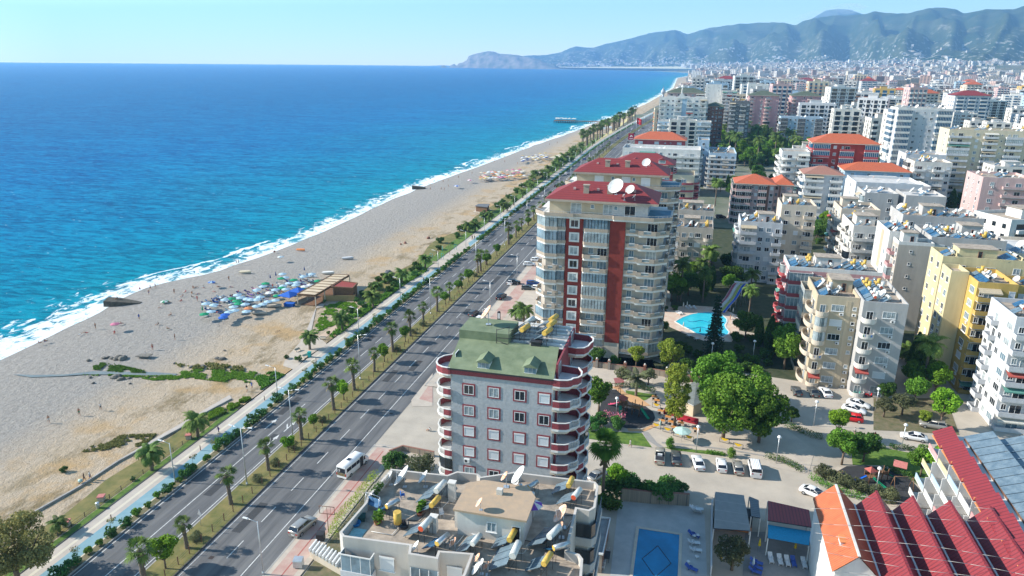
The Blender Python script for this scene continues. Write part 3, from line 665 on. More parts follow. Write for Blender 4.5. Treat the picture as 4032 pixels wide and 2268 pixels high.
# --- seaside palms
bp_=[('b',1240,590,0,1),('b',1615,315,0,1),('b',485,1090,1,.65),('c',440,985,0,1),('c',705,835,0,1.05),('c',955,648,0,1.1),('c',1190,445,0,1),('c',1380,322,0,1),('r',1280,1020,1,1.2),('r',1330,1015,1,1.2),('r',1440,940,0,1),('r',1405,935,1,1),('r',1550,862,0,1),('r',1580,850,1,1),('r',1630,808,0,1),('r',1700,752,0,1),('r',1765,695,0,1),('r',1740,668,1,1),('r',1890,612,1,1),('r',1880,600,0,1),('r',1990,532,0,1.2),('r',2020,505,0,1.1),('r',2085,470,1,1),('r',2145,412,1,1.2),('r',2245,345,0,1),('c',1080,440,1,.9),('c',1000,510,1,.8)]
for i,(c_,x,y,k,s) in enumerate(bp_): p=at(c_,x,y); put('date%d'%k,(p[0],p[1],0),f"bushy palm on the seaside grass verge, {nth(i+1)} from the photo's bottom edge",s=s,group='palms on the beach side of the promenade')
y=430
k=0
while y<1000:
    k+=1; put('date%d'%(k%2) if y<620 else 'fan2',(-25+RN.uniform(-3,2)+rx(y),y,0),f"far palm beside the promenade beyond the beach bars, {nth(k)} going away",s=RN.uniform(1.0,1.4)*(1 if y<620 else 1.9),group='far palms along the promenade'); y+=RN.uniform(8,13)
p=at('b',170,1330); p=at('b',150,1500); put('tamarisk',(p[0],p[1],0),'large yellowish-green bushy tree at the lower left corner of the photo',s=1.35)
for i,(c_,x,y,s) in enumerate([('b',1085,670,.5),('b',1620,1400,.01),('b',520,600,.6),('c',560,600,.6),('c',835,700,.8),('c',880,560,1.3),('c',820,600,1.1),('c',1270,350,1.0),('c',1330,340,1.2),('c',1290,390,1.3),('c',1090,520,1.2),('c',1130,480,1.2),('c',350,1080,1),('c',250,1060,.6),('c',1640,80,.8),('c',1600,130,.8),('c',1000,430,1.1),('c',1040,400,1),('c',1080,330,.1),('c',700,800,.8),('c',590,860,.5)]):
    if s>.1: p=at(c_,x,y); put('shrub' if i%3 else 'hedge2',(p[0],p[1],0),f"low shrub on the verge between sand and promenade, {nth(i+1)} of those",s=s,group='shrubs on the seaside verge')
for i in range(46):
    y=RN.uniform(178,520); x=RN.uniform(-30,-25); put('shrub' if i%2 else 'hedge2',(x,y,0),f"green shrub under the far promenade palms, {nth(i+1)} of those",s=RN.uniform(.7,1.6),group='shrubs under the promenade palms')
# saplings in the hedge
for i,(c_,x,y) in enumerate([('b',545,1310),('b',880,1090),('b',1545,560),('b',1670,430),('c',460,1150),('c',380,1220),('c',710,960),('c',960,760),('c',1605,260)]):
    p=at(c_,x,y); 
    if 'sap' not in PROTO:
        b=MB(); b.tube((0,0,0),(0,0,1.7),.03,.02,5); PROTO['sap']=plant('sapling','x','sapling',b,clumps(crown(.7,.5,2.0,9,.25,5),190,.16),M_bark,L_tam)
    put('sap',(-16.0,p[1],.03),f"thin sapling at the edge of the blue cycle path, {nth(i+1)} from the photo's bottom",group='saplings beside the cycle path')
def tuft(name,label,cl,n,size,lm): return tag(obj(name,quads(name,clumps(cl,n,size,.9),lm)),label,None,None,'stuff')
def weeds(name,cr,pts,n,size,lm,h=.35):
    P=[at(cr,x,y) for x,y in pts]; out=[]; xs=[p[0] for p in P]; y_=[p[1] for p in P]
    def inside(x,y):
        c=False
        for (x1,y1),(x2,y2) in zip(P,P[1:]+P[:1]):
            if (y1>y)!=(y2>y) and x<(x2-x1)*(y-y1)/(y2-y1)+x1: c=not c
        return c
    while len(out)<n:
        x=RN.uniform(min(xs),max(xs)); y=RN.uniform(min(y_),max(y_))
        if inside(x,y) and noise.noise(Vector((x*.35,y*.35,1)))+.5*noise.noise(Vector((x*1.1,y*1.1,1)))>-.12: out.append((x,y,RN.uniform(0,h)))
    return tag(obj(name,quads(name,leafquads(np.array(out),size),lm)),kind='stuff')
weeds('stream_weeds','a',[(680,1195),(900,1190),(1200,1205),(1420,1195),(1500,1160),(1700,1140),(1950,1160),(2087,1170),(2087,1260),(1850,1255),(1600,1225),(1250,1240),(1100,1215)],12000,.28,L_mid,.22)
weeds('bank_weeds','a',[(760,1100),(830,1095),(950,1110),(1180,1160),(1190,1180),(980,1175),(760,1150)],3500,.28,L_mid,.25)
weeds('reed_weeds','c',[(0,1180),(150,1170),(235,1195),(120,1270),(0,1340)],4200,.3,L_mid,.35)
weeds('tall_green_weeds','b',[(1700,130),(1850,60),(1980,0),(2060,0),(1960,60),(1830,130),(1700,190)],6500,.3,L_bright,.5)
weeds('beach_grass','c',[(555,640),(650,600),(800,600),(830,640),(760,720),(640,790),(560,820),(470,870),(480,800)],8000,.35,L_bright,.15)
weeds('bank_scrub','a',[(1420,1100),(1560,1130),(1700,1100),(1980,1130),(1990,1165),(1700,1150),(1500,1150)],1500,.5,L_tam,.4)
weeds('brown_scrub','b',[(660,440),(850,335),(1000,300),(1280,290),(1180,390),(980,400),(800,430)],2600,.35,L_tam,.15)
weeds('verge_plants','c',[(600,880),(690,780),(900,620),(1180,450),(1380,330),(1400,345),(1180,480),(940,660),(640,900)],5200,.45,L_mid,.5)
# ---------------- buildings: kit of parts ----------------
def plaster(n,c,v=0.10): return mat('plaster_'+n,c,0.9,v,0.5,0.15,detail=8,st=(1,1,.22))
P_={k:plaster(k,c) for k,c in dict(white=(0.74,0.73,0.70),cream=(0.66,0.58,0.43),sand=(0.55,0.46,0.33),grey=(0.46,0.45,0.44),warmgrey=(0.50,0.45,0.39),darkgrey=(0.16,0.165,0.175),yellow=(0.60,0.40,0.12),paleyellow=(0.64,0.55,0.33),pink=(0.62,0.34,0.34),rose=(0.60,0.42,0.40),red=(0.42,0.065,0.05),bandred=(0.45,0.10,0.11),tan=(0.43,0.36,0.29),nearwall=(0.56,0.52,0.475),palegrey=(0.60,0.61,0.63),blue=(0.42,0.56,0.68),orange=(0.75,0.28,0.11),brown=(0.30,0.15,0.11),offwhite=(0.68,0.65,0.60),beige=(0.62,0.54,0.44)).items()}
P_['granite']=mat('red_granite',(0.36,0.075,0.085),0.6,0.25,9,0.2,col2=(0.14,0.03,0.04)); P_['greywall']=mat('rough_grey_render',(0.46,0.47,0.48),0.95,0.2,2.2,0.4,col2=(0.36,0.37,0.38),detail=8)
P_['redstrip']=mat('brick_red_render',(0.25,0.042,0.032),0.85,0.12,0.9,0.2)
G_dark=mat('glass_dark',(0.02,0.03,0.04),0.08,0.3,0.5,spec=0.8); G_blue=mat('glass_blue',(0.20,0.30,0.37),0.08,0.3,0.4,spec=0.8); G_cur=mat('curtained_glass',(0.42,0.48,0.50),0.25,0.25,1.2,spec=0.6); G_pale=mat('pale_glass',(0.34,0.42,0.45),0.12,0.25,0.6,spec=0.8); G_teal=mat('glass_teal',(0.01,0.10,0.20),0.08,0.2,0.5,spec=0.8)
M_frame=mat('white_frame',(0.78,0.78,0.77),0.5,0.05,2); M_blind=stripes('roller_blind',(0.72,0.73,0.74),(0.58,0.60,0.62),2,0.09,0.5,nz=.05); M_rail=mat('steel_rail',(0.62,0.64,0.66),0.35,0.1,2,metal=0.6); M_dark=mat('dark_metal',(0.04,0.04,0.045),0.5,0.1,2)
M_gran_f=P_['granite']; M_tile=stripes('red_roof_felt',(0.23,0.03,0.03),(0.185,0.022,0.025),1,0.9,0.5,nz=.12,bump=.2); M_otile=stripes('orange_roof_tile',(0.48,0.115,0.045),(0.36,0.08,0.035),0,0.35,0.6,nz=.25,bump=.6)
M_btile=stripes('brown_roof_tile',(0.34,0.16,0.11),(0.27,0.12,0.09),0,0.4,0.6,nz=.2,bump=.5); M_green=mat('green_roof_felt',(0.21,0.25,0.155),0.85,0.15,0.5,0.2,col2=(0.13,0.17,0.10),detail=7); M_dgreen=mat('dark_green_felt',(0.10,0.125,0.09),0.85,0.15,0.6,0.2)
M_roof=mat('roof_screed',(0.46,0.38,0.30),0.95,0.2,0.9,0.3,col2=(0.24,0.20,0.165),detail=8); M_roofw=mat('roof_screed_pale',(0.62,0.60,0.57),0.95,0.2,0.5,0.3,col2=(0.42,0.40,0.38),detail=8); M_slab=mat('white_slab',(0.76,0.75,0.72),0.8,0.1,0.6,0.1)
M_terr=mat('terrace_blue_floor',(0.13,0.30,0.42),0.7,0.15,0.6)
MESHC={}
def cached(key,fn):
    if key not in MESHC: MESHC[key]=fn()
    return MESHC[key]
GL=dict(d=G_dark,b=G_blue,c=G_cur,p=G_pale,t=G_teal)
def win_mesh(w,h,gl='d',fm='white',nm=2,blind=False,arch=False):
    def f():
        b=MB(); t=.09; F_={'white':M_frame,'granite':P_['granite'],'dark':M_dark,'brown':P_['brown']}[fm]
        if fm=='granite':
            o=.22
            for q in ((-o,-o,0,h+o),(w,-o,w+o,h+o),(0,-o,w,0),(0,h,w,h+o)): b.box(q[0],-.05,q[1],q[2],0.02,q[3],2)
        if blind:
            b.box(0,-.045,.0,w,0.02,h,1); b.box(-.02,-.10,h-.2,w+.02,0.0,h,0)
        else: b.box(t,-.03,t,w-t,0.02,h-t,1)
        for q in ((0,0,t,h),(w-t,0,w,h),(t,0,w-t,t),(t,h-t,w-t,h)): b.box(q[0],-.07,q[1],q[2],0.02,q[3],0)
        if not blind:
            for i in range(1,nm): b.box(w*i/nm-.035,-.06,t,w*i/nm+.035,0,h-t,0)
        if fm!='granite': b.box(-.08,-.16,-.07,w+.08,.02,-.003,0)
        return b.mesh('window',[F_ if fm!='granite' else M_frame,M_blind if blind else GL[gl],P_['granite']])
    return cached(('w',w,h,gl,fm,nm,blind),f)
def outline(kind,w,d):
    if kind=='c': return [(w/2-w/2*math.cos(math.pi*i/12),-d*math.sin(math.pi*i/12)**.75) for i in range(13)]
    if kind=='k': return [(0,0),(w*.14,-d),(w*.86,-d),(w,0)]
    if kind=='l': return [(0,0),(w*.22,-d),(w,-d),(w,0)]
    if kind=='q': return [(0,0)]+[(w*.5-w*.5*math.cos(math.pi/2*i/7),-d*math.sin(math.pi/2*i/7)) for i in range(1,8)]+[(w,-d),(w,0)]
    return [(0,0),(0,-d),(w,-d),(w,0)]
def balc_mesh(w,d,kind='r',style='solid',band='white',slab='white',fh=3.2,gl='p'):
    def f():
        b=MB(); o=outline(kind,w,d)
        b.prism(o,-.22,0.0,0)
        oi=o
        if style in('solid','glaz','band'): b.wall(oi,0.0,.95,-.12,1)
        if style=='rail' or style=='railg':
            b.wall(oi,1.0,1.07,-.06,3); b.wall(oi,.12,.17,-.04,3)
            if style=='railg': b.wall(oi,.17,.95,-.02,2)
            for (x0,y0),(x1,y1) in zip(o[:-1],o[1:]):
                L_=math.hypot(x1-x0,y1-y0); n=max(1,int(L_/.7))
                for i in range(n+1): x=x0+(x1-x0)*i/n; y=y0+(y1-y0)*i/n; b.box(x-.025,y-.025+.02,0,x+.025,y+.025+.02,1.0,3)
        if style=='mix':
            b.wall(oi,0,.55,-.12,1); b.wall(oi,.95,1.02,-.06,3)
            for (x0,y0),(x1,y1) in zip(o[:-1],o[1:]):
                n=max(1,int(math.hypot(x1-x0,y1-y0)/1.0))
                for i in range(n+1): x=x0+(x1-x0)*i/n; y=y0+(y1-y0)*i/n; b.box(x-.03,y,.55,x+.03,y+.06,.95,3)
        if style=='bal': # balustrade
            b.wall(oi,0,.12,-.14,0); b.wall(oi,.82,.98,-.16,0)
            for (x0,y0),(x1,y1) in zip(o[:-1],o[1:]):
                n=max(1,int(math.hypot(x1-x0,y1-y0)/.3))
                for i in range(n): x=x0+(x1-x0)*(i+.5)/n; y=y0+(y1-y0)*(i+.5)/n; b.tube((x,y+.05,.12),(x,y+.05,.82),.05,.05,5,0)
        if style=='glaz':
            b.wall([(x*.998+.001*w,y+.03) for x,y in o],.95,fh-.34,-.04,2)
            for (x0,y0),(x1,y1) in zip(o[:-1],o[1:]):
                n=max(1,int(math.hypot(x1-x0,y1-y0)/.8))
                for i in range(n+1): x=x0+(x1-x0)*i/n; y=y0+(y1-y0)*i/n; b.box(x-.045,y-.03,.95,x+.045,y+.05,fh-.3,3)
            b.wall(o,fh-.36,fh-.23,-.12,0)
        return b.mesh('balcony',[P_[slab],P_[band],GL[gl],M_rail if style!='glaz' else M_frame])
    return cached(('b',w,d,kind,style,band,slab,fh,gl),f)
def ac_mesh():
    def f():
        b=MB().box(0,-.35,0,.8,-.03,.55,0); b.lathe([(.02,0),(.2,0)],12,1); 
        for i in range(len(b.v)-24,len(b.v)): x,y,z=b.v[i]; b.v[i]=(x+.3,-.36,y+.27)
        return b.mesh('air_conditioner',[M_frame,M_dark])
    return cached('ac',f)
def awn(w,d,q,fh):
    def f():
        b=MB()
        if q<4: b.add([(0,0,fh-.35),(w,0,fh-.35),(w,-d-.3,fh-1.0),(0,-d-.3,fh-1.0),(0,-d-.3,fh-1.25),(w,-d-.3,fh-1.25)],[(0,3,2,1),(3,4,5,2)],0)
        else:
            for i in range(5): b.add([(w*.15+i*w*.14,-d-.06,.95),(w*.25+i*w*.14,-d-.06,.95),(w*.25+i*w*.14,-d-.07,.3+.1*(i%3)),(w*.15+i*w*.14,-d-.07,.3+.1*(i%3))],[(0,1,2,3)],i%3)
        c=[(.5,.42,.3),(.12,.3,.25),(.45,.1,.08),(.6,.58,.52)][q%4]
        return b.mesh('awning',[mat('awning_%d'%(q%4),c,.9),mat('laundry_blue',(.08,.2,.5),.9),mat('laundry_white',(.7,.7,.7),.9)])
    return cached(('aw',w,d,q,fh),f)
ROT={'S':0,'W':-math.pi/2,'E':math.pi/2}
def facade(root,side,u0,u1,cst,cols,nf,fh,z0,op,rn):
    """cols: tokens for each column; wall plane at y=cst (S) or x=cst (W, E); u runs left to right as seen from outside"""
    toks=cols.split(); ws=[]
    for t in toks:
        k=t.split(':'); ws.append(float(k[1]) if len(k)>1 else {'.':.5,'w':1,'W':1.3,'s':.6,'|':.5,'D':1}.get(k[0][0],1.6))
    tot=sum(ws); W_=u1-u0; x=0
    def place(name,me,u,z,part=True):
        if side=='S': loc=(u0+u,cst,z)
        elif side=='W': loc=(cst,u1-u,z)
        else: loc=(cst,u0+u,z)
        r=root.location; o=obj(name,me,root,(loc[0]-r.x,loc[1]-r.y,z),ROT[side]); return o
    d=op.get('d',1.3); style=op.get('style','solid'); band=op.get('band','white'); wf=op.get('frame','white'); gls=op.get('gl','dddcb'); kind=op.get('kind','r')
    for t,w in zip(toks,ws):
        cw=round(W_*w/tot,2); k=t.split(':')[0]
        if k=='|':
            b=MB().box(0,-.06,0,cw,.02,nf*fh-.02,0); me=b.mesh('pilaster',[P_[op.get('strip','redstrip')]]); place('wall_strip',me,x,z0)
        for f in range(nf):
            z=z0+f*fh; g=rn.choice(gls); bl=rn.random()<op.get('blind',.15)
            if k in('w','W','s','sk'):
                ww=round({'w':min(1.5,cw*.62),'W':min(2.6,cw*.8),'s':.75,'sk':.7}[k],1); hh={'w':1.45,'W':1.5,'s':.8,'sk':.7}[k]
                place('window',win_mesh(ww,hh,g,wf,3 if k=='W' else (1 if k[0]=='s' else 2),bl and k[0]!='s'),x+cw/2-ww/2,z+.95 if k[0]!='s' else z+1.4)
                if rn.random()<op.get('ac',.12): place('air_conditioner',ac_mesh(),x+cw/2+ww/2-.8,z+.1)
            elif k[0] in 'brg':
                bw=round(cw*.94,1); kd={'b':kind,'r':'c','g':kind}[k[0]]; stl='glaz' if (k[0]=='g' and rn.random()<.8) or rn.random()<op.get('pg',.12) else style
                gg=op.get('gglaz') or rn.choice('pcdpb')
                place('balcony',balc_mesh(bw,d,kd,stl,band,op.get('slab','white'),fh,gg if stl=='glaz' else 'p'),x+(cw-bw)/2,z)
                if stl!='glaz' and rn.random()<.22:
                    q=rn.randrange(6); place('awning' if q<4 else 'laundry',awn(bw,d,q,fh),x+(cw-bw)/2,z)
                if stl!='glaz':
                    dw=round(min(2.2,bw*.5),1); place('balcony_door',win_mesh(dw,2.2,rn.choice('dddbc'),'white',2,False),x+cw*.52-dw/2,z+.03)
                    if bw>3.6: place('window',win_mesh(1.0,1.3,rn.choice('ddc'),'white',2,bl),x+cw*.12,z+.95)
        x+=cw
def roofdeck(root,x0,y0,x1,y1,H,ph=.95,pm='white',rm=None,hut=None):
    r=root.location; b=MB().box(x0-r.x+.05,y0-r.y+.05,H+.001,x1-r.x-.05,y1-r.y-.05,H+.03,0); b.build('roof',[rm or M_roof],root)
    pts=[(x0-r.x,y0-r.y),(x1-r.x,y0-r.y),(x1-r.x,y1-r.y),(x0-r.x,y1-r.y)]
    MB().wall(pts,H+.002,H+ph,.22,0,True).build('parapet',[P_[pm]],root)
    if hut:
        hx,hy,hw,hd,hh=hut; b=MB().box(hx-r.x,hy-r.y,H+.03,hx+hw-r.x,hy+hd-r.y,H+hh,0); b.box(hx-.25-r.x,hy-.25-r.y,H+hh,hx+hw+.25-r.x,hy+hd+.25-r.y,H+hh+.15,1); b.build('stair_hut',[P_[pm],rm or M_roof],root)
        obj('hut_door',win_mesh(.9,2.0,'d','brown',1),root,(hx+hw*.5-r.x,hy-r.y-.01,H+.1))
def hip(root,x0,y0,x1,y1,z,h,m,ov=.9,flat=0.3):
    r=root.location; x0-=r.x+ov;x1-=r.x-ov;y0-=r.y+ov;y1-=r.y-ov; w=x1-x0;d=y1-y0; b=MB()
    k=min(w,d)/2*.98
    a=[(x0,y0,z),(x1,y0,z),(x1,y1,z),(x0,y1,z)]
    if w>=d: e=[(x0+k,(y0+y1)/2,z+h),(x1-k,(y0+y1)/2,z+h)]; fs=[(0,1,5,4),(1,2,5),(2,3,4,5),(3,0,4)]
    else: e=[((x0+x1)/2,y0+k,z+h),((x0+x1)/2,y1-k,z+h)]; fs=[(0,1,4),(1,2,5,4),(2,3,5),(3,0,4,5)]
    b.add(a+e,fs,0); b.box(x0,y0,z-.3,x1,y1,z-.01,1); b.build('roof',[m,P_['beige']],root)
BL=[]
def bldg(name,label,x0,x1,y0,y1,H,nf,wall='white',S='',W='',E='',op=None,roof='flat',rh=3,hut=None,ph=.95,pm=None,seed=1,cat='apartment building',g0=0.0,rm=None,deck=None):
    rn=random.Random(seed); op=op or {}; fh=(H-g0)/nf
    t=thing(name,label,cat,((x0+x1)/2,(y0+y1)/2,0)); cx,cy=(x0+x1)/2,(y0+y1)/2
    b=MB().box(x0-cx,y0-cy,-.1,x1-cx,y1-cy,H,0)
    if op.get('bands'):
        for f in range(1,nf+1): b.box(x0-cx-.05,y0-cy-.05,g0+f*fh-.35,x1-cx+.05,y1-cy+.05,g0+f*fh-.1 if f<nf else H-.02,1)
    b.build('wall',[P_[wall],P_[op.get('band','white')]],t)
    if S: facade(t,'S',x0,x1,y0,S,nf,fh,g0,op,rn)
    if W: facade(t,'W',y0,y1,x0,W,nf,fh,g0,op,rn)
    if E: facade(t,'E',y0,y1,x1,E,nf,fh,g0,op,rn)
    if roof=='flat': roofdeck(t,x0,y0,x1,y1,H,ph,pm or wall,rm,hut)
    else: hip(t,x0,y0,x1,y1,H+.3,rh,roof)
    BL.append((x0,x1,y0,y1,H,label,hut)); return t
# ---------------- roof things ----------------
M_panel=mat('solar_glass',(0.10,0.15,0.19),0.25,0.3,0.8,spec=0.8,col2=(0.19,0.25,0.29)); M_pblue=mat('solar_glass_blue',(0.03,0.12,0.24),0.2,0.3,1,spec=0.8); M_tankw=mat('tank_white',(0.70,0.70,0.66),0.45,0.15,2); M_tanky=mat('tank_yellow',(0.72,0.47,0.10),0.5,0.2,2); M_tanks=mat('tank_steel',(0.55,0.58,0.60),0.3,0.2,2,metal=0.7); M_tankr=mat('tank_red_end',(0.65,0.10,0.04),0.5,0.1,2); M_rust=mat('rusty_steel',(0.20,0.10,0.06),0.8,0.2,3)
M_dish=mat('dish_white',(0.74,0.74,0.72),0.5,0.12,1.5); M_dishr=mat('dish_rusty',(0.70,0.30,0.14),0.6,0.3,1.5,col2=(0.75,0.70,0.62))
def solar(key,pm,tm,em,n=2,vert=None,one=False):
    def parts():
        P=MB(); 
        for i in range(n):
            y=i*1.12-n*.56
            P.add([(-1.5,y,.35),(-1.5,y+1.02,.35),(.25,y+1.02,1.45),(.25,y,1.45),(-1.5,y,.27),(-1.5,y+1.02,.27),(.25,y+1.02,1.37),(.25,y,1.37)],[(0,3,2,1),(4,5,6,7),(0,1,5,4),(1,2,6,5),(2,3,7,6),(3,0,4,7)],0)
        T=MB(); L_=.95; T.tube((.55,-L_,1.75),(.55,L_,1.75),.33,.33,14,0); T.tube((.55,-L_-.02,1.75),(.55,-L_,1.75),.31,.31,14,1)
        if vert: T.tube((1.0,-.2,1.2),(1.0,-.2,2.9),.36,.36,12,0); 
        F_=MB()
        for y in (-.8,.8):
            for x in (-1.45,.2,.85): F_.tube((x,y,0),(x,y,.3 if x<0 else 1.45),.025,.025,4)
            F_.tube((-1.45,y,.3),(.85,y,1.42),.02,.02,4); F_.tube((.2,y,.1),(.85,y,1.4),.02,.02,4)
        return P,T,F_
    P,T,F_=parts()
    if one:
        k=MB()
        for q,mo in ((P,0),(T,1),(F_,3)):
            k.add(q.v,q.f,0); k.m[-len(q.f):]=[a+mo for a in q.m]; k.s[-len(q.f):]=q.s
        return k.mesh('solar_water_heater',[pm,tm,em,M_dark])
    t=thing('solar_water_heater','x','water heater',(0,-500,0)); P.build('solar_panel',[pm],t); T.build('tank',[tm,em],t); F_.build('stand',[M_dark],t); PROTO[key]=learn(t)
solar('solA',M_panel,M_tankw,M_tankw,3); solar('solB',M_panel,M_tanky,M_tanky,2); solar('solC',M_pblue,M_tanks,M_tanky,2); solar('solD',M_panel,M_tankw,M_tankr,2)
SOLM=[solar(0,M_panel,M_tankw,M_tankw,2,None,True),solar(0,M_pblue,M_tankw,M_dark,3,None,True),solar(0,M_panel,M_tanky,M_tanky,2,True,True),solar(0,M_pblue,M_tanks,M_tanks,2,None,True),solar(0,M_panel,M_tankw,M_tankr,2,True,True)]
def dishparts(r):
    b=MB(); pr_=[(r*i/6,.28*r*(i/6)**2) for i in range(7)]; b.lathe([(max(.01,a),z) for a,z in pr_],18,0); b.lathe([(max(.01,a),z-.02) for a,z in pr_],18,0)
    for k in range(3): b.tube((r*.93*math.cos(k*2.1),r*.93*math.sin(k*2.1),.25*r),(0,0,.75*r),.018,.018,4,1)
    b.tube((0,0,.68*r),(0,0,.8*r),.05,.05,6,1)
    M=Matrix.Rotation(rad(-52),4,'Y'); b.v=[tuple(M@Vector(v)+Vector((-.1,0,.9+r*.35))) for v in b.v]
    s=MB().tube((0,0,0),(0,0,.9+r*.35),.04,.04,6,0); s.box(-.25,-.25,0,.25,.25,.05,0); return b,s
def dish1(r,m):
    b,s=dishparts(r); k=len(s.f); b.add(s.v,s.f,1); return b.mesh('satellite_dish',[m,M_rail])
DISM=[dish1(.55,M_dish),dish1(.8,M_dish),dish1(.5,M_dishr),dish1(1.25,M_dish)]
for k,r,m in (('dishS',.5,M_dish),('dishM',.85,M_dish),('dishR',.5,M_dishr),('dishL',1.5,M_dish),('dishT',.8,M_dishr)):
    b,s=dishparts(r); t=thing('satellite_dish','x','satellite dish',(0,-500,0)); b.build('bowl',[m,M_rail],t); s.build('mast',[M_rail],t); PROTO[k]=learn(t)
b=MB().tube((0,0,.6),(0,0,1.9),.4,.4,14,0); 
for a in range(4): b.tube((.35*math.cos(a*1.57),.35*math.sin(a*1.57),0),(.35*math.cos(a*1.57),.35*math.sin(a*1.57),.6),.02,.02,4,1)
TNK=b.mesh('water_tank',[M_tanky,M_dark])
def clutter(x0,x1,y0,y1,H,where,ns,nd,seed,avoid=None,nt=0):
    rn=random.Random(seed); cells=[]
    gx=max(1,int((x1-x0-1.6)/2.6)); gy=max(1,int((y1-y0-1.6)/2.7))
    for i in range(gx):
        for j in range(gy):
            x=x0+1.9+i*2.6+rn.uniform(-.2,.2); y=y0+1.7+j*2.7+rn.uniform(-.2,.2)
            if avoid and avoid[0]-1.2<x<avoid[0]+avoid[2]+1.7 and avoid[1]-1.3<y<avoid[1]+avoid[3]+1.3: continue
            cells.append((x,y,i+1,j+1))
    rn.shuffle(cells); W_=x1-x0
    for i in range(ns):
        if not cells: break
        x,y,ci,cj=cells.pop(); k=rn.randrange(5); c=['white-tank','blue-panel','yellow-tank','steel-tank','red-drum'][k]
        tag(obj('solar_water_heater',SOLM[k],None,(x,y,H),rn.uniform(-.12,.12)),f"{c} heater on {where}, row {cj} spot {ci}",'water heater','solar heaters on '+where)
    for i in range(nd):
        if not cells: break
        x,y,ci,cj=cells.pop(); k=rn.choice((0,0,1,1,2,3)); c=['small white','white','rust-orange','large white'][k]
        tag(obj('satellite_dish',DISM[k],None,(x,y,H),rn.uniform(-.3,.5)),f"{c} dish on {where}, row {cj} spot {ci}",'satellite dish','satellite dishes on '+where)
    for i in range(nt):
        if not cells: break
        x,y,ci,cj=cells.pop(); tag(obj('water_tank',TNK,None,(x,y,H)),f"upright yellow water tank on {where}",'water tank','water tanks on '+where)
def RP(x,y,z,k=1.07): return (CAMX+(x-CAMX)*k, y*k, CAMZ-(CAMZ-z)*k)
# ---------------- named mid-distance buildings ----------------
def X(cr,x,y,z): return at(cr,x,y,z)
def CL(t,ns,nd,seed,av=None,nt=0,where=None,pad=0):
    x0,x1,y0,y1,H,lab,hut=t; clutter(x0,x1,y0,y1,H+.03,where or ('the roof of the '+lab),ns,nd,seed,hut,nt)
def B_(*a,cl=None,where=None,**k):
    t=bldg(*a,**k); B_.t=t
    if cl: CL(BL[-1],*cl,where=where)
    return t
def under(o,t):
    o.parent=t; o.location=o.location-t.location
    return o
o=dict
B_('apartment_block','grey-beige block of flats with glazed bays right behind the red-striped tower',63,75.5,240,254,17.6,5,'warmgrey','w b w:1.1 W . r','', '',o(band='warmgrey',d=1.1,strip='cream'),hut=(66,246,5,5,2.8),g0=1.2,cl=(5,8,1),where='the glazed-bay block behind the tower',seed=1)
B_('apartment_block','second beige-grey block behind the glazed-bay block, its white stair hut doors open',63.5,76,258,271,20,6,'warmgrey','w b w W','','',o(band='warmgrey'),hut=(65,262,7,5,2.8),cl=(3,6,2),where='the farther grey-beige block behind the tower',seed=2)
B_('apartment_block','pinkish apartment block with dark glazed balconies under an orange hipped tile roof',87.4,104,340,356,18.6,6,'rose','g g s:.5 w g | w','b w b','',o(band='rose',style='band',gglaz='d',pg=1,strip='brown'),roof=M_otile,rh=3.4,seed=3)
B_('apartment_block','east wing with rose walls and arched windows under the same orange tile roof',104.6,112,344,360,18.2,6,'rose','w | w b','','',o(band='rose',strip='brown',frame='brown'),roof=M_otile,rh=3,seed=33)
B_('hotel','pale blue-grey hotel with rows of small white balconies and slanted solar panels on top',76.7,92,438,470,20,7,'blue','b b b b','b b b b','',o(d=1.2,band='white',style='solid',pg=0),ph=1.2,pm='blue',cl=(6,1,4),where='the pale blue-grey hotel',seed=4)
B_('hotel_annex','plain pale blue side tower joined to the small-balcony hotel',70,76.5,452,470,26,8,'blue','w','','',o(),seed=5)
B_('apartment_block','white-grey apartment block with laundry balconies beside the palm garden',84.2,97.5,245,258,19.7,6,'palegrey','b:2.2 w w b:1.2','r r','',o(band='palegrey',d=1.3,slab='white'),hut=(90,249,5,5,2.9),cl=(5,7,5),where='the block beside the palm garden',seed=6)
B_('apartment_block','greenish beige apartment block with square windows right of the white-grey block',97.8,109,256,270,24,7,'beige','w w b:1.1','','',o(band='beige'),hut=(99,262,4.5,5,2.8),cl=(5,5,7),where='the greenish beige block',seed=7)
B_('apartment_block','cream apartment block with curved white corner balconies and a slanted stair roof',117.3,125.5,237.5,256,21.9,6,'offwhite','b b','r r r','',o(band='offwhite',d=1.5,slab='white'),hut=(119,243,5.5,6,3),cl=(4,7,8),where='the curved-balcony cream block',seed=8)
B_('apartment_block','beige block with a planted roof garden and pergola',117.3,129.5,259,274,23.2,7,'beige','w w b w','r r r','',o(band='offwhite',d=1.4),hut=(119,268,5,4.5,2.8),cl=(3,4,9),where='the roof garden block',seed=9)
B_('apartment_block','white block with one tall windowless grey side wall and a white roof hut',122.7,131.4,207.6,213.5,24.2,7,'warmgrey','. sk . . ','b w','',o(band='pink',d=1.2,gl='ddd'),ph=.9,pm='white',hut=(124,209.3,3.6,3.2,3),seed=10)
B_('apartment_block','tall cream block whose sunny white west side has a tan strip, behind the windowless wall',121.7,129,214,229,25.5,7,'white','. w','s . | w','',o(strip='sand',band='bandred'),seed=11,cl=(5,2,10),where='the cream block behind the windowless wall')
B_('apartment_block','grey block with an arched brown stair window and many blue solar panels on its roof',131.8,150,212,229,25.0,7,'grey','W W . w W','s w','',o(band='grey',gl='ddp'),seed=12,hut=(141,219,5,5,3.2),cl=(14,7,11),where='the arched-window grey block')
under(MB().box(140.6,211.2,3,143.6,211.95,23,0).tube((142.1,211.2,23),(142.1,211.95,23),1.5,1.5,24,0,True,False).build('arched_stair_window',[P_['tan'],M_frame]),B_.t)
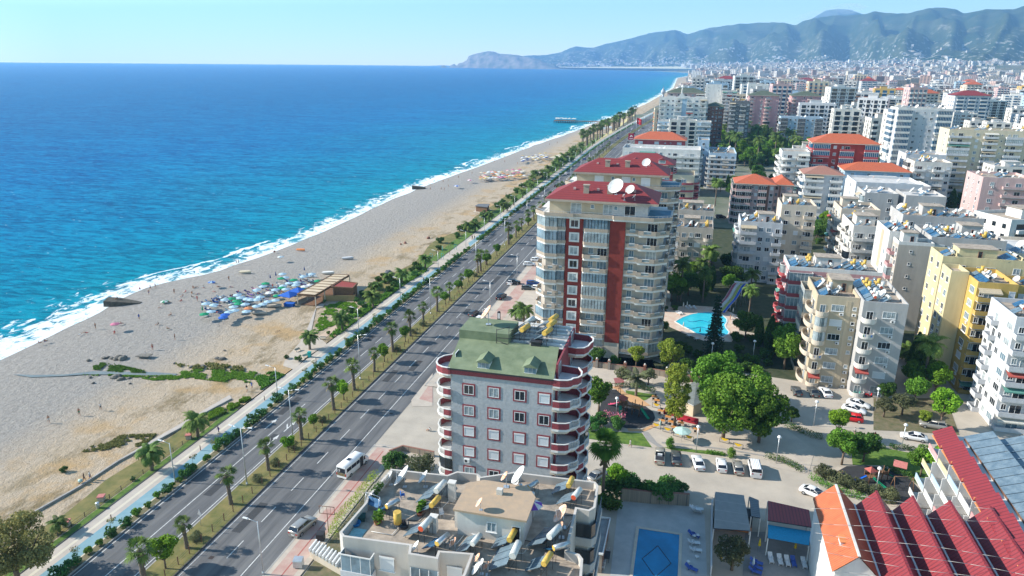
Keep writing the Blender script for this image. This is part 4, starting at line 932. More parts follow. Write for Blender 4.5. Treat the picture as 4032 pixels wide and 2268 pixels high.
B_('low_building','wide low white-roofed building right of the arched grey block',151,178,214,236,21.5,6,'beige','w b w . b w','','',o(band='beige'),rm=M_roofw,cl=(1,3,12),where='the wide white roof',seed=13)
# yellow building
yx,yy=X('m',1480,160,25.5); 
B_('apartment_block','yellow apartment block with white balconies, its sunny pale side facing the sea',yx,yx+3.6,yy-1,yy+5.5,25.5,8,'paleyellow','.','w w','',o(band='yellow'),seed=14)
B_('apartment_block','yellow apartment block section with laundry on deep balconies',yx+3.7,yx+11.5,yy-6.5,yy+6,24.8,8,'yellow','b:2 . w:.8','w w W','',o(band='yellow',d=1.4,ac=.5,strip='yellow',pg=.25,gglaz='t'),seed=15,cl=(3,3,13),where='the front yellow apartment block')
B_('apartment_block','rear yellow apartment block with a grey roof hut and two rows of tanks',yx+.2,yx+18,yy+6.6,yy+16,27.0,8,'paleyellow','. w b w','w w','',o(band='yellow'),hut=(yx+4,yy+8.5,8,4.5,2.6),seed=16,cl=(6,3,14),where='the rear yellow apartment block')
B_('apartment_block','yellow and white block at the right edge with arched upper windows',yx+12.5,yx+26,yy-2,yy+6,23.5,7,'yellow','w b w','w','',o(band='yellow'),seed=17,cl=(4,3,15),where='the right edge yellow-white block')
# white right block
B_('apartment_block','tall pale grey-white apartment block on the right edge with arched tops to its window bays',130.2,150,150.5,163.5,23,7,'palegrey','b b b','w b:1 w W','',o(band='palegrey',d=1.3,slab='white',strip='white'),seed=18,cl=(8,3,16),where='the right edge grey-white block')
# A1
B_('apartment_block','tan and beige apartment block with curved balconies facing the car park',96.2,104.9,163.0,178,20.6,6,'sand','r:1.5 W:2 | s:.9','g r','',o(band='beige',d=1.5,slab='beige',strip='sand',gl='ddpcc',ac=.5),seed=19,g0=0,hut=(100,170,4.5,5,2.8),cl=(4,3,17),where='the tan block by the car park')
B_('apartment_block','grey right half of the car park block with stacked white balconies',105.0,113.8,160.0,178,20.9,6,'grey','r:1.4 W:2.2 .:.5','','',o(band='offwhite',d=1.6,slab='white',gl='ppdcc',ac=.6),seed=20,ph=1.0,cl=(10,5,18),where='the grey half of the car park block')
B_('apartment_block','white and red banded apartment block with a crowded solar roof behind the tan block',93,115,188,200,20.2,6,'pink','g:2 w g:2 w b:1.5','r r w r','',o(band='bandred',d=1.3,slab='white',gglaz='p'),pm='white',hut=(100,193,6,4,2.6),seed=21,cl=(18,8,19),where='the white and red banded block')
B_('apartment_block','narrow grey-white block with a brown hipped roof and a glazed lift strip',116.3,132,341,355,24,8,'palegrey','b:1.6 . b:1','r r','',o(band='white',d=1.3,strip='grey',slab='white',pg=.3,gglaz='t'),roof=M_btile,rh=3,seed=22)
B_('hotel','red hotel with bright orange-red hipped roof and white balconies in the middle distance',124.8,155,385,402,33.6,10,'red','g:1.8 w g:1.5 . . g:1.5','r r','',o(band='bandred',slab='white',gglaz='t',d=1.2,pg=.4),roof=M_otile,rh=4,seed=23)
B_('hotel','pale blue hotel with flat blue parapets and an orange-red hipped roof',137.7,166,368,382,23,7,'blue','w w w w','b b','',o(band='blue'),roof=M_otile,rh=3.2,seed=24)
B_('apartment_block','very tall cream apartment slab with long grey balconies on the right',193,262,414,430,39,13,'cream','b:2 w b:1.3 s b:1.5 w b:1.5 w b b','. w','',o(band='palegrey',d=1.2,pg=.1),seed=25,cl=(16,8,20),where='the very tall cream slab')
B_('apartment_tower','tall white tower with bright blue glazed corner balconies',180.5,209,467,485,46.5,14,'palegrey','g:1.6 w s w g:1.6','b s','',o(band='white',slab='white',gglaz='t',d=1.2,pg=.7),pm='white',seed=26,cl=(2,6,21),where='the white and blue tower')
B_('apartment_block','pale pink block with rows of air conditioners on its sunlit side',181.5,200,326,345,27,8,'rose','w b','w s w','',o(band='rose',ac=.5),seed=27,cl=(4,5,22),where='the pale pink block')
B_('apartment_block','white block with orange balcony bands and pink laundry',203,222,347,369,21,6,'white','w w','g g:1.3','',o(band='orange',slab='white',d=1.2,pg=.3),seed=28,cl=(6,2,23),where='the orange banded block')
for i,(x0,x1) in enumerate(((115,142),(154,180))):
    B_('apartment_tower',['left one of the two tall pink towers with dark pyramid roofs','right one of the two tall pink towers with dark pyramid roofs'][i],x0,x1,728+10*i,750+10*i,43,13,'pink','r:1.1 . w r:1.2 | s','r r','',o(band='rose',slab='white',strip='pink',d=1.2),roof=M_dgreen,rh=4,seed=29+i)
B_('apartment_block','white and charcoal apartment block below the pink towers',141,176,688,704,26,8,'blue','g w w g w w g','b','',o(band='darkgrey',gglaz='d',d=1,pg=.8),seed=32,cl=(0,3,24),where='the white and charcoal block')
TH=B_('hotel','white seafront hotel with a gable, spire and blue windows',37,75.6,631,646,43,12,'white','b w w b |:1 b W b','','b b',o(band='white',slab='white',strip='blue',gl='ttd',style='mix',d=1.2),seed=34,pm='white')
b=MB(); b.add([(51,630.4,43),(59,630.4,43),(55,630.4,48),(51,636,43),(59,636,43),(55,636,48)],[(0,1,2),(3,5,4),(0,2,5,3),(1,4,5,2)],0); b.tube((55,633,47),(55,633,55),.9,.05,8,0); under(b.build('gable_spire',[P_['white']]),TH)
b=MB(); b.tube((39.5,634,43),(39.5,634,46),.9,.9,12,0); b.lathe([(.9,46),(2.2,47.6),(1.9,49),(.5,50.6),(.1,53)],16,0,(39.5,634,0)); under(b.build('onion_dome',[stripes('striped_dome',(.7,.7,.7),(.08,.14,.25),0,.9)]),TH)
B_('hotel','lower white hotel with pale blue recesses in front of the spired hotel',38,80,603,616,26,8,'blue','r:1 b:1.5 w b:1.4 s b:1.4 b','','',o(band='white',slab='white',d=1.2),seed=35,pm='white',cl=(6,0,25),where='the lower white hotel')
B_('hotel','dark red-brown hotel with dormer row behind the white hotels',75.6,90,642,660,36.8,11,'brown','b w w b','','',o(band='brown',slab='warmgrey'),roof=M_dgreen,rh=3,seed=36)
B_('apartment_block','dark grey block with grid of small windows beside the brown hotel',93.8,110,629,646,41,12,'darkgrey','b w b w','','',o(band='grey',slab='grey'),seed=37,cl=(3,3,26),where='the dark grey grid block')
B_('apartment_block','row of white wall slabs with small dark windows, left group by the sea',75.6,91,778,795,50,15,'white','s . s','s . s','',o(),seed=38)
B_('apartment_block','stepped white block with balconies next to the left white slabs',91.5,106,770,785,45,14,'offwhite','b b b','s','',o(band='white'),seed=39)
B_('apartment_block','white block with small dark windows, right group inland',117,137,790,806,51,15,'white','s . s','s','',o(),seed=40)
B_('hotel','seafront hotel with grey-green hipped roof and red upper storey',42,73.5,661,680,46.5,14,'rose','b w b w b','','',o(band='white'),roof=M_dgreen,rh=4,seed=41)
B_('apartment_block','curved white terraced block left of the red hotel',110,123,379,392,29,9,'white','r:2 b','r r r','',o(band='white',slab='white',d=1.8),seed=42)
B_('low_building','flat pale roof with red hatch below the pale blue hotel',133,158,318,338,24,7,'palegrey','w . w . w','w','',o(),rm=M_roofw,seed=43,cl=(0,2,27),where='the flat roof with the red hatch')
B_('low_building','flat sand-coloured roof with grey front wall, left one of a pair',131,142.5,291,306,24,7,'grey','s . w','r r r','',o(band='white',slab='white'),rm=M_roofw,seed=44,pm='grey',cl=(2,4,28),where='the left flat sand-coloured roof')
B_('low_building','flat sand-coloured roof with grey front wall, right one of a pair',144.5,158,289,304,24,7,'grey','. s','','',o(),rm=M_roofw,seed=45,pm='grey',cl=(2,3,29),where='the right flat sand-coloured roof')
B_('apartment_block','grey block full of antennas and tanks in front of the flat sand-coloured roofs',133,156,246,262,24.5,7,'grey','w w b w','w','',o(),seed=46,hut=(140,252,6,5,3),cl=(10,9,30),where='the antenna block')
B_('apartment_block','pale grey block behind the blue hotel',168,184,372,386,27,8,'offwhite','b w b w','b w','',o(),seed=47,cl=(6,3,31),where='the grey block behind the blue hotel')
B_('apartment_block','plain grey-white block left of the very tall cream slab',170,188,395,410,28,9,'palegrey','w w w','w','',o(),seed=48,cl=(4,3,32),where='the block beside the cream slab')
# red-roofed seafront row
v0=X('v',60,1130,27.5); v1=X('v',690,1160,27.5)
B_('apartment_block','red-roofed seafront block with two dormers and curved red balcony bands',v0[0],v1[0]+1.5,v0[1],v0[1]+16,27,8,'bandred','b W . b W b','','r r',o(band='bandred',slab='white',d=1.4,style='mix'),roof=M_tile,rh=4.2,seed=50)
cx=(v0[0]+v1[0])/2
for i,px_ in enumerate((295,600)):
    q=X('v',px_,1115,29.5); b=MB(); b.box(-1.5,-.2,-1.2,1.5,2.5,.3,0); b.add([(-1.9,-.5,.25),(1.9,-.5,.25),(0,-.5,1.2),(-1.9,3,.25),(1.9,3,.25),(0,3,1.2)],[(0,1,2),(0,2,5,3),(1,4,5,2)],1); b.box(-1.2,-.26,-.9,1.2,-.2,.1,2)
    bpy.context.view_layer.update(); under(b.build('dormer',[P_['white'],M_tile,G_cur],None,(q[0],q[1]+.4,29.6)),B_.t)
# curved right-hand front of that block
B_('apartment_block','curved right wing of the red-banded seafront block',v1[0]+1.6,v1[0]+11,v0[1]-1,v0[1]+14,22.5,7,'cream','r:2','','r r',o(band='bandred',slab='white',d=2.2,pg=.3),seed=51)
w0=X('v',150,965,25); w1=X('v',1040,985,25)
B_('hotel','white hotel with broad flat sun roof between the red-roofed blocks',w0[0],w1[0],w0[1],w0[1]+20,24,8,'white','b b w b b','','b b',o(band='white'),rm=M_roofw,pm='white',ph=1.4,seed=52,cl=(1,6,33),where='the broad white hotel sun roof')
o0=X('v',290,865,27); o1=X('v',865,890,27)
B_('hotel','rose-red seafront hotel with bright orange hipped roof behind the white sun roof',o0[0],o1[0],o0[1],o0[1]+17,27,8,'bandred','W . W s s W','','w w',o(band='bandred',blind=.4),roof=M_otile,rh=4,seed=53)
# ---------------- tower 2 (behind the near tower) ----------------
def tower(x0,x1,yf,yb,zt,name,label,seed,near):
    rn=random.Random(seed); t=thing(name,label,'apartment tower',((x0+x1)/2,yf,0)); cx=(x0+x1)/2; fh=3.33; nf=10
    X0,X1=x0-cx,x1-cx; D=yb-yf; z0=zt-nf*fh
    xa,xb,xc,xd=X0+6.2,X0+10.4,X0+16.8,X0+20.4
    b=MB(); body=[(X0+1.2,1.6),(xa,1.6),(xa,.4),(xb,.4),(xb,1.6),(xc,1.6),(xc,.2),(xd,.2),(xd,1.6),(X1-1.6,1.6),(X1-.6,3),(X1-.6,D),(X0,D),(X0,3)]
    b.prism(body,-.1,zt,0); b.build('wall',[P_['warmgrey']],t)
    MB().box(xa,.25,2.5,xb,.399,zt-.3,0).build('wall_strip',[P_['redstrip']],t); MB().box(xc,.05,4.2,xd,.199,zt-.3,0).build('wall_strip',[P_['redstrip']],t)
    def bal(name,o,z,style,floor=P_['white']):
        b=MB(); b.prism(o,-.55,0,0)
        if style=='g':
            b.wall(o,0,.75,-.12,1); b.wall(o,.75,fh-.42,-.05,2)
            for (x0_,y0_),(x1_,y1_) in zip(o[:-1],o[1:]):
                n=max(1,int(math.hypot(x1_-x0_,y1_-y0_)/.75))
                for i in range(n+1): x=x0_+(x1_-x0_)*i/n; y=y0_+(y1_-y0_)*i/n; b.box(x-.06,y-.05,.75,x+.06,y+.05,fh-.42,4)
        else:
            for k,((x0_,y0_),(x1_,y1_)) in enumerate(zip(o[:-1],o[1:])):
                L_=math.hypot(x1_-x0_,y1_-y0_)
                if L_<.8: b.wall([(x0_,y0_),(x1_,y1_)],0,.95,-.15,1); continue
                f_=.28; ax,ay=x0_+(x1_-x0_)*f_,y0_+(y1_-y0_)*f_; bx_,by_=x0_+(x1_-x0_)*(1-f_),y0_+(y1_-y0_)*(1-f_)
                b.wall([(x0_,y0_),(ax,ay)],0,.95,-.15,1); b.wall([(bx_,by_),(x1_,y1_)],0,.95,-.15,1); b.wall([(ax,ay),(bx_,by_)],0,.25,-.14,1); b.wall([(ax,ay),(bx_,by_)],.85,.98,-.1,4); b.wall([(ax,ay),(bx_,by_)],.3,.85,-.02,2)
                for i in range(1,4): x=ax+(bx_-ax)*i/4; y=ay+(by_-ay)*i/4; b.box(x-.03,y,.25,x+.03,y+.05,.9,3)
        return b.build(name,[floor,P_['tan'],G_pale if style!='g' or rn.random()<.6 else G_blue,M_rail,M_frame],t,(0,0,z))
    L=[(X0-.3,6.5),(X0-1.2,5),(X0-1.2,2.2),(X0+1.4,-.6),(X0+4.2,-.6),(X0+4.3,.1),(xa-.05,.1),(xa-.05,1.6)]
    Mb=[(xb+.1,1.6),(xb+.1,.3),(xb+.5,-.3),(xc-.5,-.3),(xc-.1,.3),(xc-.1,1.6)]
    Rb=[(xd+.1,1.6),(xd+.1,.3),(xd+3.2,.3),(xd+3.2,-.7),(X1-2.2,-.7),(X1+.7,1.6),(X1+.7,5),(X1,6.5),(X1+.7,8),(X1+.7,12.5),(X1-.6,12.6)]
    rng_=range(nf) if near else range(3,nf)
    for f in rng_:
        z=z0+f*fh
        gl=(f in (9,8,7,5,2)) or (not near and rn.random()<.6)
        bal('balcony',L,z,'g' if gl else 'o'); bal('balcony',Mb,z,'g' if f in(9,8,5,4,3) else 'o'); bal('balcony',Rb,z,'g' if f==0 else 'o')
        obj('window',win_mesh(1.9,1.75,'c' if f%3 else 'd','white',2),t,((xa+xb)/2-.95,.24,z+.75))
        b=MB().box(-.28,-.12,-.3,0,.0,2.05,0).box(1.9,-.12,-.3,2.18,0,2.05,0).box(0,-.12,-.3,1.9,0,0,0).box(0,-.12,1.75,1.9,0,2.05,0); b.build('window_surround',[P_['white']],t,((xa+xb)/2-.95,.249,z+.75))
        for xx,ww in ((xb+3.2,2.2),(xd+1,1.3),(X0+3,1.6)): 
            obj('window',win_mesh(1.2,1.5,'b','white',2),t,(xx-1.9 if ww==2.2 else xx,1.59,z+.8)); 
        for xx in (xb+3.4,xd+5.0): obj('balcony_door',win_mesh(2.4,2.3,rn.choice('cbd'),'white',3),t,(xx,1.59,z+.05))
        if f%2==0: obj('balcony_door',win_mesh(2.4,2.3,'b','white',3),t,(X1-.6,4+5*(f%3)/2,z+.05),math.pi/2)
    # top terrace
    T=[(X0-1.5,9),(X0-1.5,2),(X0+1.2,-.9),(X0+8,-.9),(X0+8.3,-.5),(xd-3,-.5),(xd-2.7,-1.0),(X1-3,-1.0),(X1+1.0,1.2),(X1+1.0,14),(X1-.5,15)]
    b=MB(); b.prism(T+[(X1-.5,D),(X0-1.5,D)],-.45,0,0); b.wall(T,0,.8,-.18,1); b.wall(T,1.15,1.22,-.06,2)
    for (x0_,y0_),(x1_,y1_) in zip(T[:-1],T[1:]):
        n=max(1,int(math.hypot(x1_-x0_,y1_-y0_)/1.1))
        for i in range(n+1): x=x0_+(x1_-x0_)*i/n; y=y0_+(y1_-y0_)*i/n; b.box(x-.03,y,.8,x+.03,y+.06,1.2,2)
    b.build('terrace',[P_['white'],P_['tan'],M_rail],t,(0,0,zt+.1))
    MB().box(X1-6,2.0,zt+.12,X1+.5,13,zt+.14,0).build('terrace_floor',[M_terr],t)
    px0,px1=X0+1.6,X1-4.6
    MB().box(px0,3,zt+.1,px1-8.5,D-1.5,zt+3.6,0).box(px1-8.5,2.7,zt+.1,px1,D-1.5,zt+3.6,1).build('penthouse_wall',[P_['sand'] ,P_['greywall'] if near else P_['sand']],t)
    for xx,k in ((px0+5.2,'c'),(px0+13,'c'),(px1-5.5,'d')): obj('penthouse_window',win_mesh(2.6,2.5,k,'white',2,not near),t,(xx,2.99 if xx<px1-8.5 else 2.69,zt+.25))
    for xx in (px0+10,px1-8): obj('penthouse_window',win_mesh(.9,1.0,'b','white',1),t,(xx,2.99 if xx<px1-8.5 else 2.69,zt+1.6))
    e0,e1,f0,f1=X0+.7,X1-2.2,1.2,D-.2; zr=zt+3.75
    b=MB(); b.add([(e0,f0,zr),(e1,f0,zr),(e1,f1,zr),(e0,f1,zr),(e0+6.5,(f0+f1)/2,zr+3.4),(e1-6.5,(f0+f1)/2,zr+3.4)],[(0,1,5,4),(1,2,5),(2,3,4,5),(3,0,4)],0); b.box(e0,f0,zr-.55,e1,f1,zr-.01,1)
    b.build('roof',[M_tile,P_['tan']],t)
    for xx,yy in ((e0+9.5,4.6),(e0+15.2,4.8)): MB().box(-.65,-.5,-.5,.65,.5,1.5,0).box(-.8,-.65,1.5,.8,.65,1.7,0).build('chimney',[P_['tan']],t,(xx,yy,zr+1.6))
    for xx in (e0+6.5,e0+12.2,e1-6): MB().box(-.3,-.2,-.3,.3,.2,.25,0).build('roof_vent',[P_['rose']],t,(xx,5.6,zr+2.1))
    # ground floor
    MB().box(xc,.1,0,xd,.249,4.2,0).build('ground_wall',[P_['beige']],t)
    return t,zr,e0+cx,e1+cx
tower(32.4,62.2,166.0,184,34.4+.9,'apartment_tower','near twelve-storey beach tower with two brick-red wall strips and red roof',1,True)
tower(33.0,63.2,204.0,220,36.5,'apartment_tower','second red-roofed tower directly behind the near red-striped tower',2,False)
def pd(kind,cr,x,y,z,label,s=1,rz=0,dz=0):
    p=at(cr,x,y,z+dz); return put(kind,(p[0],p[1],z),label,rz,s)
pd('dishL','e',850,345,40.6,'very large pale dish on the red roof of the near tower',1.3,1.1); pd('dishL','e',965,345,40.2,'large blue-tinted white dish beside the huge dish on the near tower roof',.8,1.0)
pd('dishS','e',915,390,39.8,'small white dish left of its pair on the near red roof',1); pd('dishM','e',1000,390,39.8,'small white dish right of its pair on the near red roof',.7); pd('dishL','e',1095,120,43.5,'big cream dish beyond the second tower roof',.8,1.2)
# ---------------- green-roofed block ----------------
def greenblock():
    x0,x1,yf,yb=36.6,51.0,86.0,102.5; ze=30.0; cx=(x0+x1)/2
    t=thing('apartment_block','grey rendered apartment block with green roof, red granite trim and rounded balconies','apartment building',(cx,yf,0)); X0,X1,D=x0-cx,x1-cx,yb-yf
    b=MB().box(X0,0,-.1,X1,D,ze,0); b.build('wall',[P_['greywall']],t)
    MB().box(X0-.02,-.12,ze-.95,X1+.02,-.003,ze-.05,0).build('granite_band',[P_['granite']],t)
    MB().box(X1+.003,1.5,0,X1+.25,D-.3,ze+1.4,0).build('side_wall',[P_['granite']],t)
    rn=random.Random(4)
    z=70-(70-17.3)*.8037  # head of the top window row
    for r_ in range(9):
        zz=z-3.22*r_-1.42
        if zz<0.5: break
        for i,xx in enumerate((1.95,5.55,9.2,12.6)):
            blind=(r_ in(2,3) ) or (r_==1 and i==9) or (r_==0 and i==3) or (r_>3 and rn.random()<.4)
            obj('window',win_mesh(1.45,1.42,rn.choice('dcb'),'granite',2,blind),t,(X0+xx-.1,-.003,zz))
            if (r_,i) in((3,0),(5,2)): obj('air_conditioner',ac_mesh(),t,(X0+xx-.1,0,zz-.95))
    # balconies left and right fronts (rounded), and the rear right stack
    def arc(cx_,cy_,r,a0,a1,n=12): return [(cx_+r*math.cos(rad(a0+(a1-a0)*i/n)),cy_+r*math.sin(rad(a0+(a1-a0)*i/n))) for i in range(n+1)]
    def bal(o,z,st,nm='balcony'):
        b=MB(); b.prism([(x*.985,y) for x,y in o],-.62,-.22,3); b.prism(o,-.22,0,0); 
        n=len(o); c1,c2=int(n*.38),int(n*.62)+1
        b.wall(o,-.75,-.0,-.0+.01,0) if 0 else None
        # outward bulging granite apron, white lip, balusters in the middle of each face
        if st=='top': b.wall(o,.0,.95,-.16,1); b.wall(o,.95,1.05,-.22,0)
        else:
            b.wall(o[:c1+1],.0,1.0,-.16,1); b.wall(o[c2:],.0,1.0,-.16,1); b.wall(o,.0,.12,-.18,0); b.wall(o,1.0,1.1,-.17,0)
            for (xa,ya),(xb,yb_) in zip(o[c1:c2],o[c1+1:c2+1]):
                k=max(1,int(math.hypot(xb-xa,yb_-ya)/.22))
                for i in range(k): b.tube((xa+(xb-xa)*(i+.5)/k,ya+(yb_-ya)*(i+.5)/k+.05,.12),(xa+(xb-xa)*(i+.5)/k,ya+(yb_-ya)*(i+.5)/k+.05,1.0),.055,.055,5,0)
        b.wall(o,-.22,0.0,-.19,0)
        if st=='glass': b.wall(o,1.12,2.85,-.04,2); b.wall(o,2.85,2.98,-.1,0)
        return b.build(nm,[P_['white'],P_['granite'],G_dark,P_['beige']],t,(0,0,z))
    Lo=[(X0,4.4)]+arc(X0-.35,2.6,1.75,140,285,12)+[(X0,.8)]; Lo=[(X0,4.6)]+[(X0-1.2,4.3),(X0-2.1,3.6),(X0-2.55,2.5),(X0-2.4,1.3),(X0-1.9,.45),(X0-1.1,0.0),(X0-.3,-.12),(X0,-.1)]
    Ro=[(X1,-.1),(X1+.9,-.15),(X1+1.8,.05),(X1+2.2,.35),(X1+2.4,.9),(X1+3.0,1.3),(X1+3.3,2.0),(X1+3.2,3.2),(X1+2.6,4.3),(X1+.3,4.6)]
    Rr=[(X1+.25,D-6.2),(X1+1.4,D-6.4),(X1+2.4,D-6.1),(X1+2.9,D-5.2),(X1+3.0,D-4.2),(X1+3.3,D-3.2),(X1+3.2,D-2),(X1+2.4,D-1),(X1+.25,D-.8)]
    for k in range(9):
        zz=ze-1.0-3.22*k
        if zz<1: break
        bal(Lo,zz,'top' if k==0 else ('glass' if k==5 else 'b')); bal(Ro,zz,'top' if k==0 else 'b'); bal(Rr,zz+.6,'top' if k==0 else ('glass' if k==5 else 'b'))
        for (xx,yy) in ((X0-.01,2.2),(X1+.26,2.2),(X1+.26,D-4.2)):
            o_=obj('balcony_door',win_mesh(1.6,2.1,'d','white',2),t,(xx,yy if xx>0 else yy+1.6,zz+.05 if yy<5 else zz+.65),math.pi/2 if xx>0 else -math.pi/2)
    # roof: long front slope, raised dark-green corner, flat solar deck behind
    zr=ze+1.7; yr=7.0
    b=MB(); A=(X0-.35,-.35,ze+.02); B_2=(X1+.1,-.35,ze+.02); C_=(X1-.6,yr,zr); D_=(X0-.9,yr,zr)
    b.add([A,B_2,C_,D_],[(0,1,2,3)],0); b.add([(A[0],A[1],A[2]-.25),(B_2[0],B_2[1],B_2[2]-.25),(C_[0],C_[1],C_[2]-.25),(D_[0],D_[1],D_[2]-.25)]+[A,B_2,C_,D_],[(0,4,7,3),(1,2,6,5),(0,1,5,4),(3,2,1,0)],1); b.build('roof',[M_green,M_dark],t)
    b=MB(); b.add([(X0-.05,0,ze),(X0-.05,yr,ze),(X0-.05,yr,zr-.3)],[(0,1,2)],0); b.build('gable',[P_['granite']],t); b=MB(); b.add([(X1-.05,0,ze),(X1-.05,yr,ze),(X1-.05,yr,zr-.6)],[(0,1,2)],0); b.build('gable',[P_['granite']],t)
    b=MB().prism([(X0-.95,yr-.2),(X0+6.6,yr-.2),(X0+6.6,yr+5.4),(X0-.95,yr+5.4)],zr-.15,zr+1.25,0); b.build('raised_roof',[M_green],t)
    b=MB().box(X0,yr+.01,ze,X1,D,zr-.35,0); b.box(X0+5.1,yr+.05,zr-.35,X1-.05,D-.05,zr-.3,1); b.build('roof_deck',[P_['granite'],M_roofw],t)
    b=MB(); y=yr+1.0
    while y<D: b.box(X0+6.8,y,zr-.3,X1-.1,y+.28,zr-.05,0); y+=1.5
    b.build('roof_beam',[P_['white']],t)
    for xx in (4.55,11.1):
        d_=MB(); w=.8; yb2=.45; zb=ze+.1
        d_.box(-w,0,0,w,1.6,1.05,0); d_.add([(-w-.25,-.35,1.0),(w+.25,-.35,1.0),(0,-.35,1.6),(-w-.25,2.4,1.0),(w+.25,2.4,1.0),(0,2.6,1.6)],[(0,1,2),(0,2,5,3),(1,4,5,2),(0,3,4,1)],1)
        for a in (-.8,-.25,.3): d_.box(a,-.05,.15,a+.48,-.0-.001,.95,2)
        d_.box(-w-.05,-.09,.95,w+.05,-.001,1.05,0); d_.box(-w-.05,-.09,.03,w+.05,-.001,.13,0)
        d_.build('dormer',[M_frame,M_green,G_blue],t,(X0+xx,yb2,zb))
    b=MB().box(-.7,-.6,0,.7,.6,1.9,0).box(-.8,-.7,1.9,.8,.7,2.0,0); b.build('chimney',[M_dark],t,(X0+10.5,yr+.2,zr-1.4))
    return t,zr
gt,gzr=greenblock()
for i,(x,y,k) in enumerate([(38.9+5.5,95.0,'solB'),(38.9+5.5,98.2,'solA'),(47.8,94.5,'solB'),(47.8,97.8,'solB'),(47.6,100.3,'solB')]):
    put(k,(x,y,gzr-.3),f"solar water heater on the flat deck behind the green roof, {['front left','rear left','front right','middle right','rear right'][i]} one",-.25,1.15)
q=at('c',1895,740,33.8); put('dishT',(q[0],q[1],33.0),'tall white dish with rusty centre on a mast above the green roof',0.3,1.5)
b=MB()
for a_,c_ in (((41,93,31.7),(45,95,34.2)),((41.4,92.4,31.3),(41.4,92.4,33.8)),((43.2,92.5,31.3),(43.2,92.5,34.4)),((41.4,92.4,32.4),(46,93.5,32.2)),((45,95,34.2),(48,96,34.6)),((41.4,92.4,33.6),(43.2,92.5,34.2)),((41.4,92.4,32.0),(43.6,92.3,31.4))): b.tube(a_,c_,.05,.05,5)
tag(b.build('antenna_frame',[M_dark]),'black metal pipe frame and wires on the green roof','antenna frame')
# ---------------- near flat-roofed block at the bottom ----------------
def hgt(cr,bx,by,tx,ty):
    g=at(cr,bx,by); lo,hi=0,69
    for _ in range(40):
        mm=(lo+hi)/2; q=Vector((g[0],g[1],mm))-CAMP; y=FH/2-FP*q.dot(_U)/q.dot(_F)
        if y>CR[cr][1]+ty/CR[cr][2]: lo=mm
        else: hi=mm
    return lo
ZP=26.3; ZD=25.35
D_=lambda x,y,z=ZP: at('d',x,y,z); G_=lambda x,y,z=ZP: at('g',x,y,z)
pl=[D_(680,1092),D_(705,1128),D_(1250,1200),D_(1240,1270),D_(1482,1310),D_(1500,1255),D_(1750,1275)]
N_=D_(1690,1430); j_=G_(570,1449)
pl+=[N_,(N_[0]-.2,42.0),(j_[0],42.0),j_,G_(580,1310),G_(550,1270),G_(450,1240),G_(530,900),G_(630,920),G_(680,890),G_(705,712),G_(680,680),G_(20,600),D_(1835,640),D_(1810,615),D_(1640,595),D_(1560,625),D_(1100,575),D_(905,800),D_(890,850)]
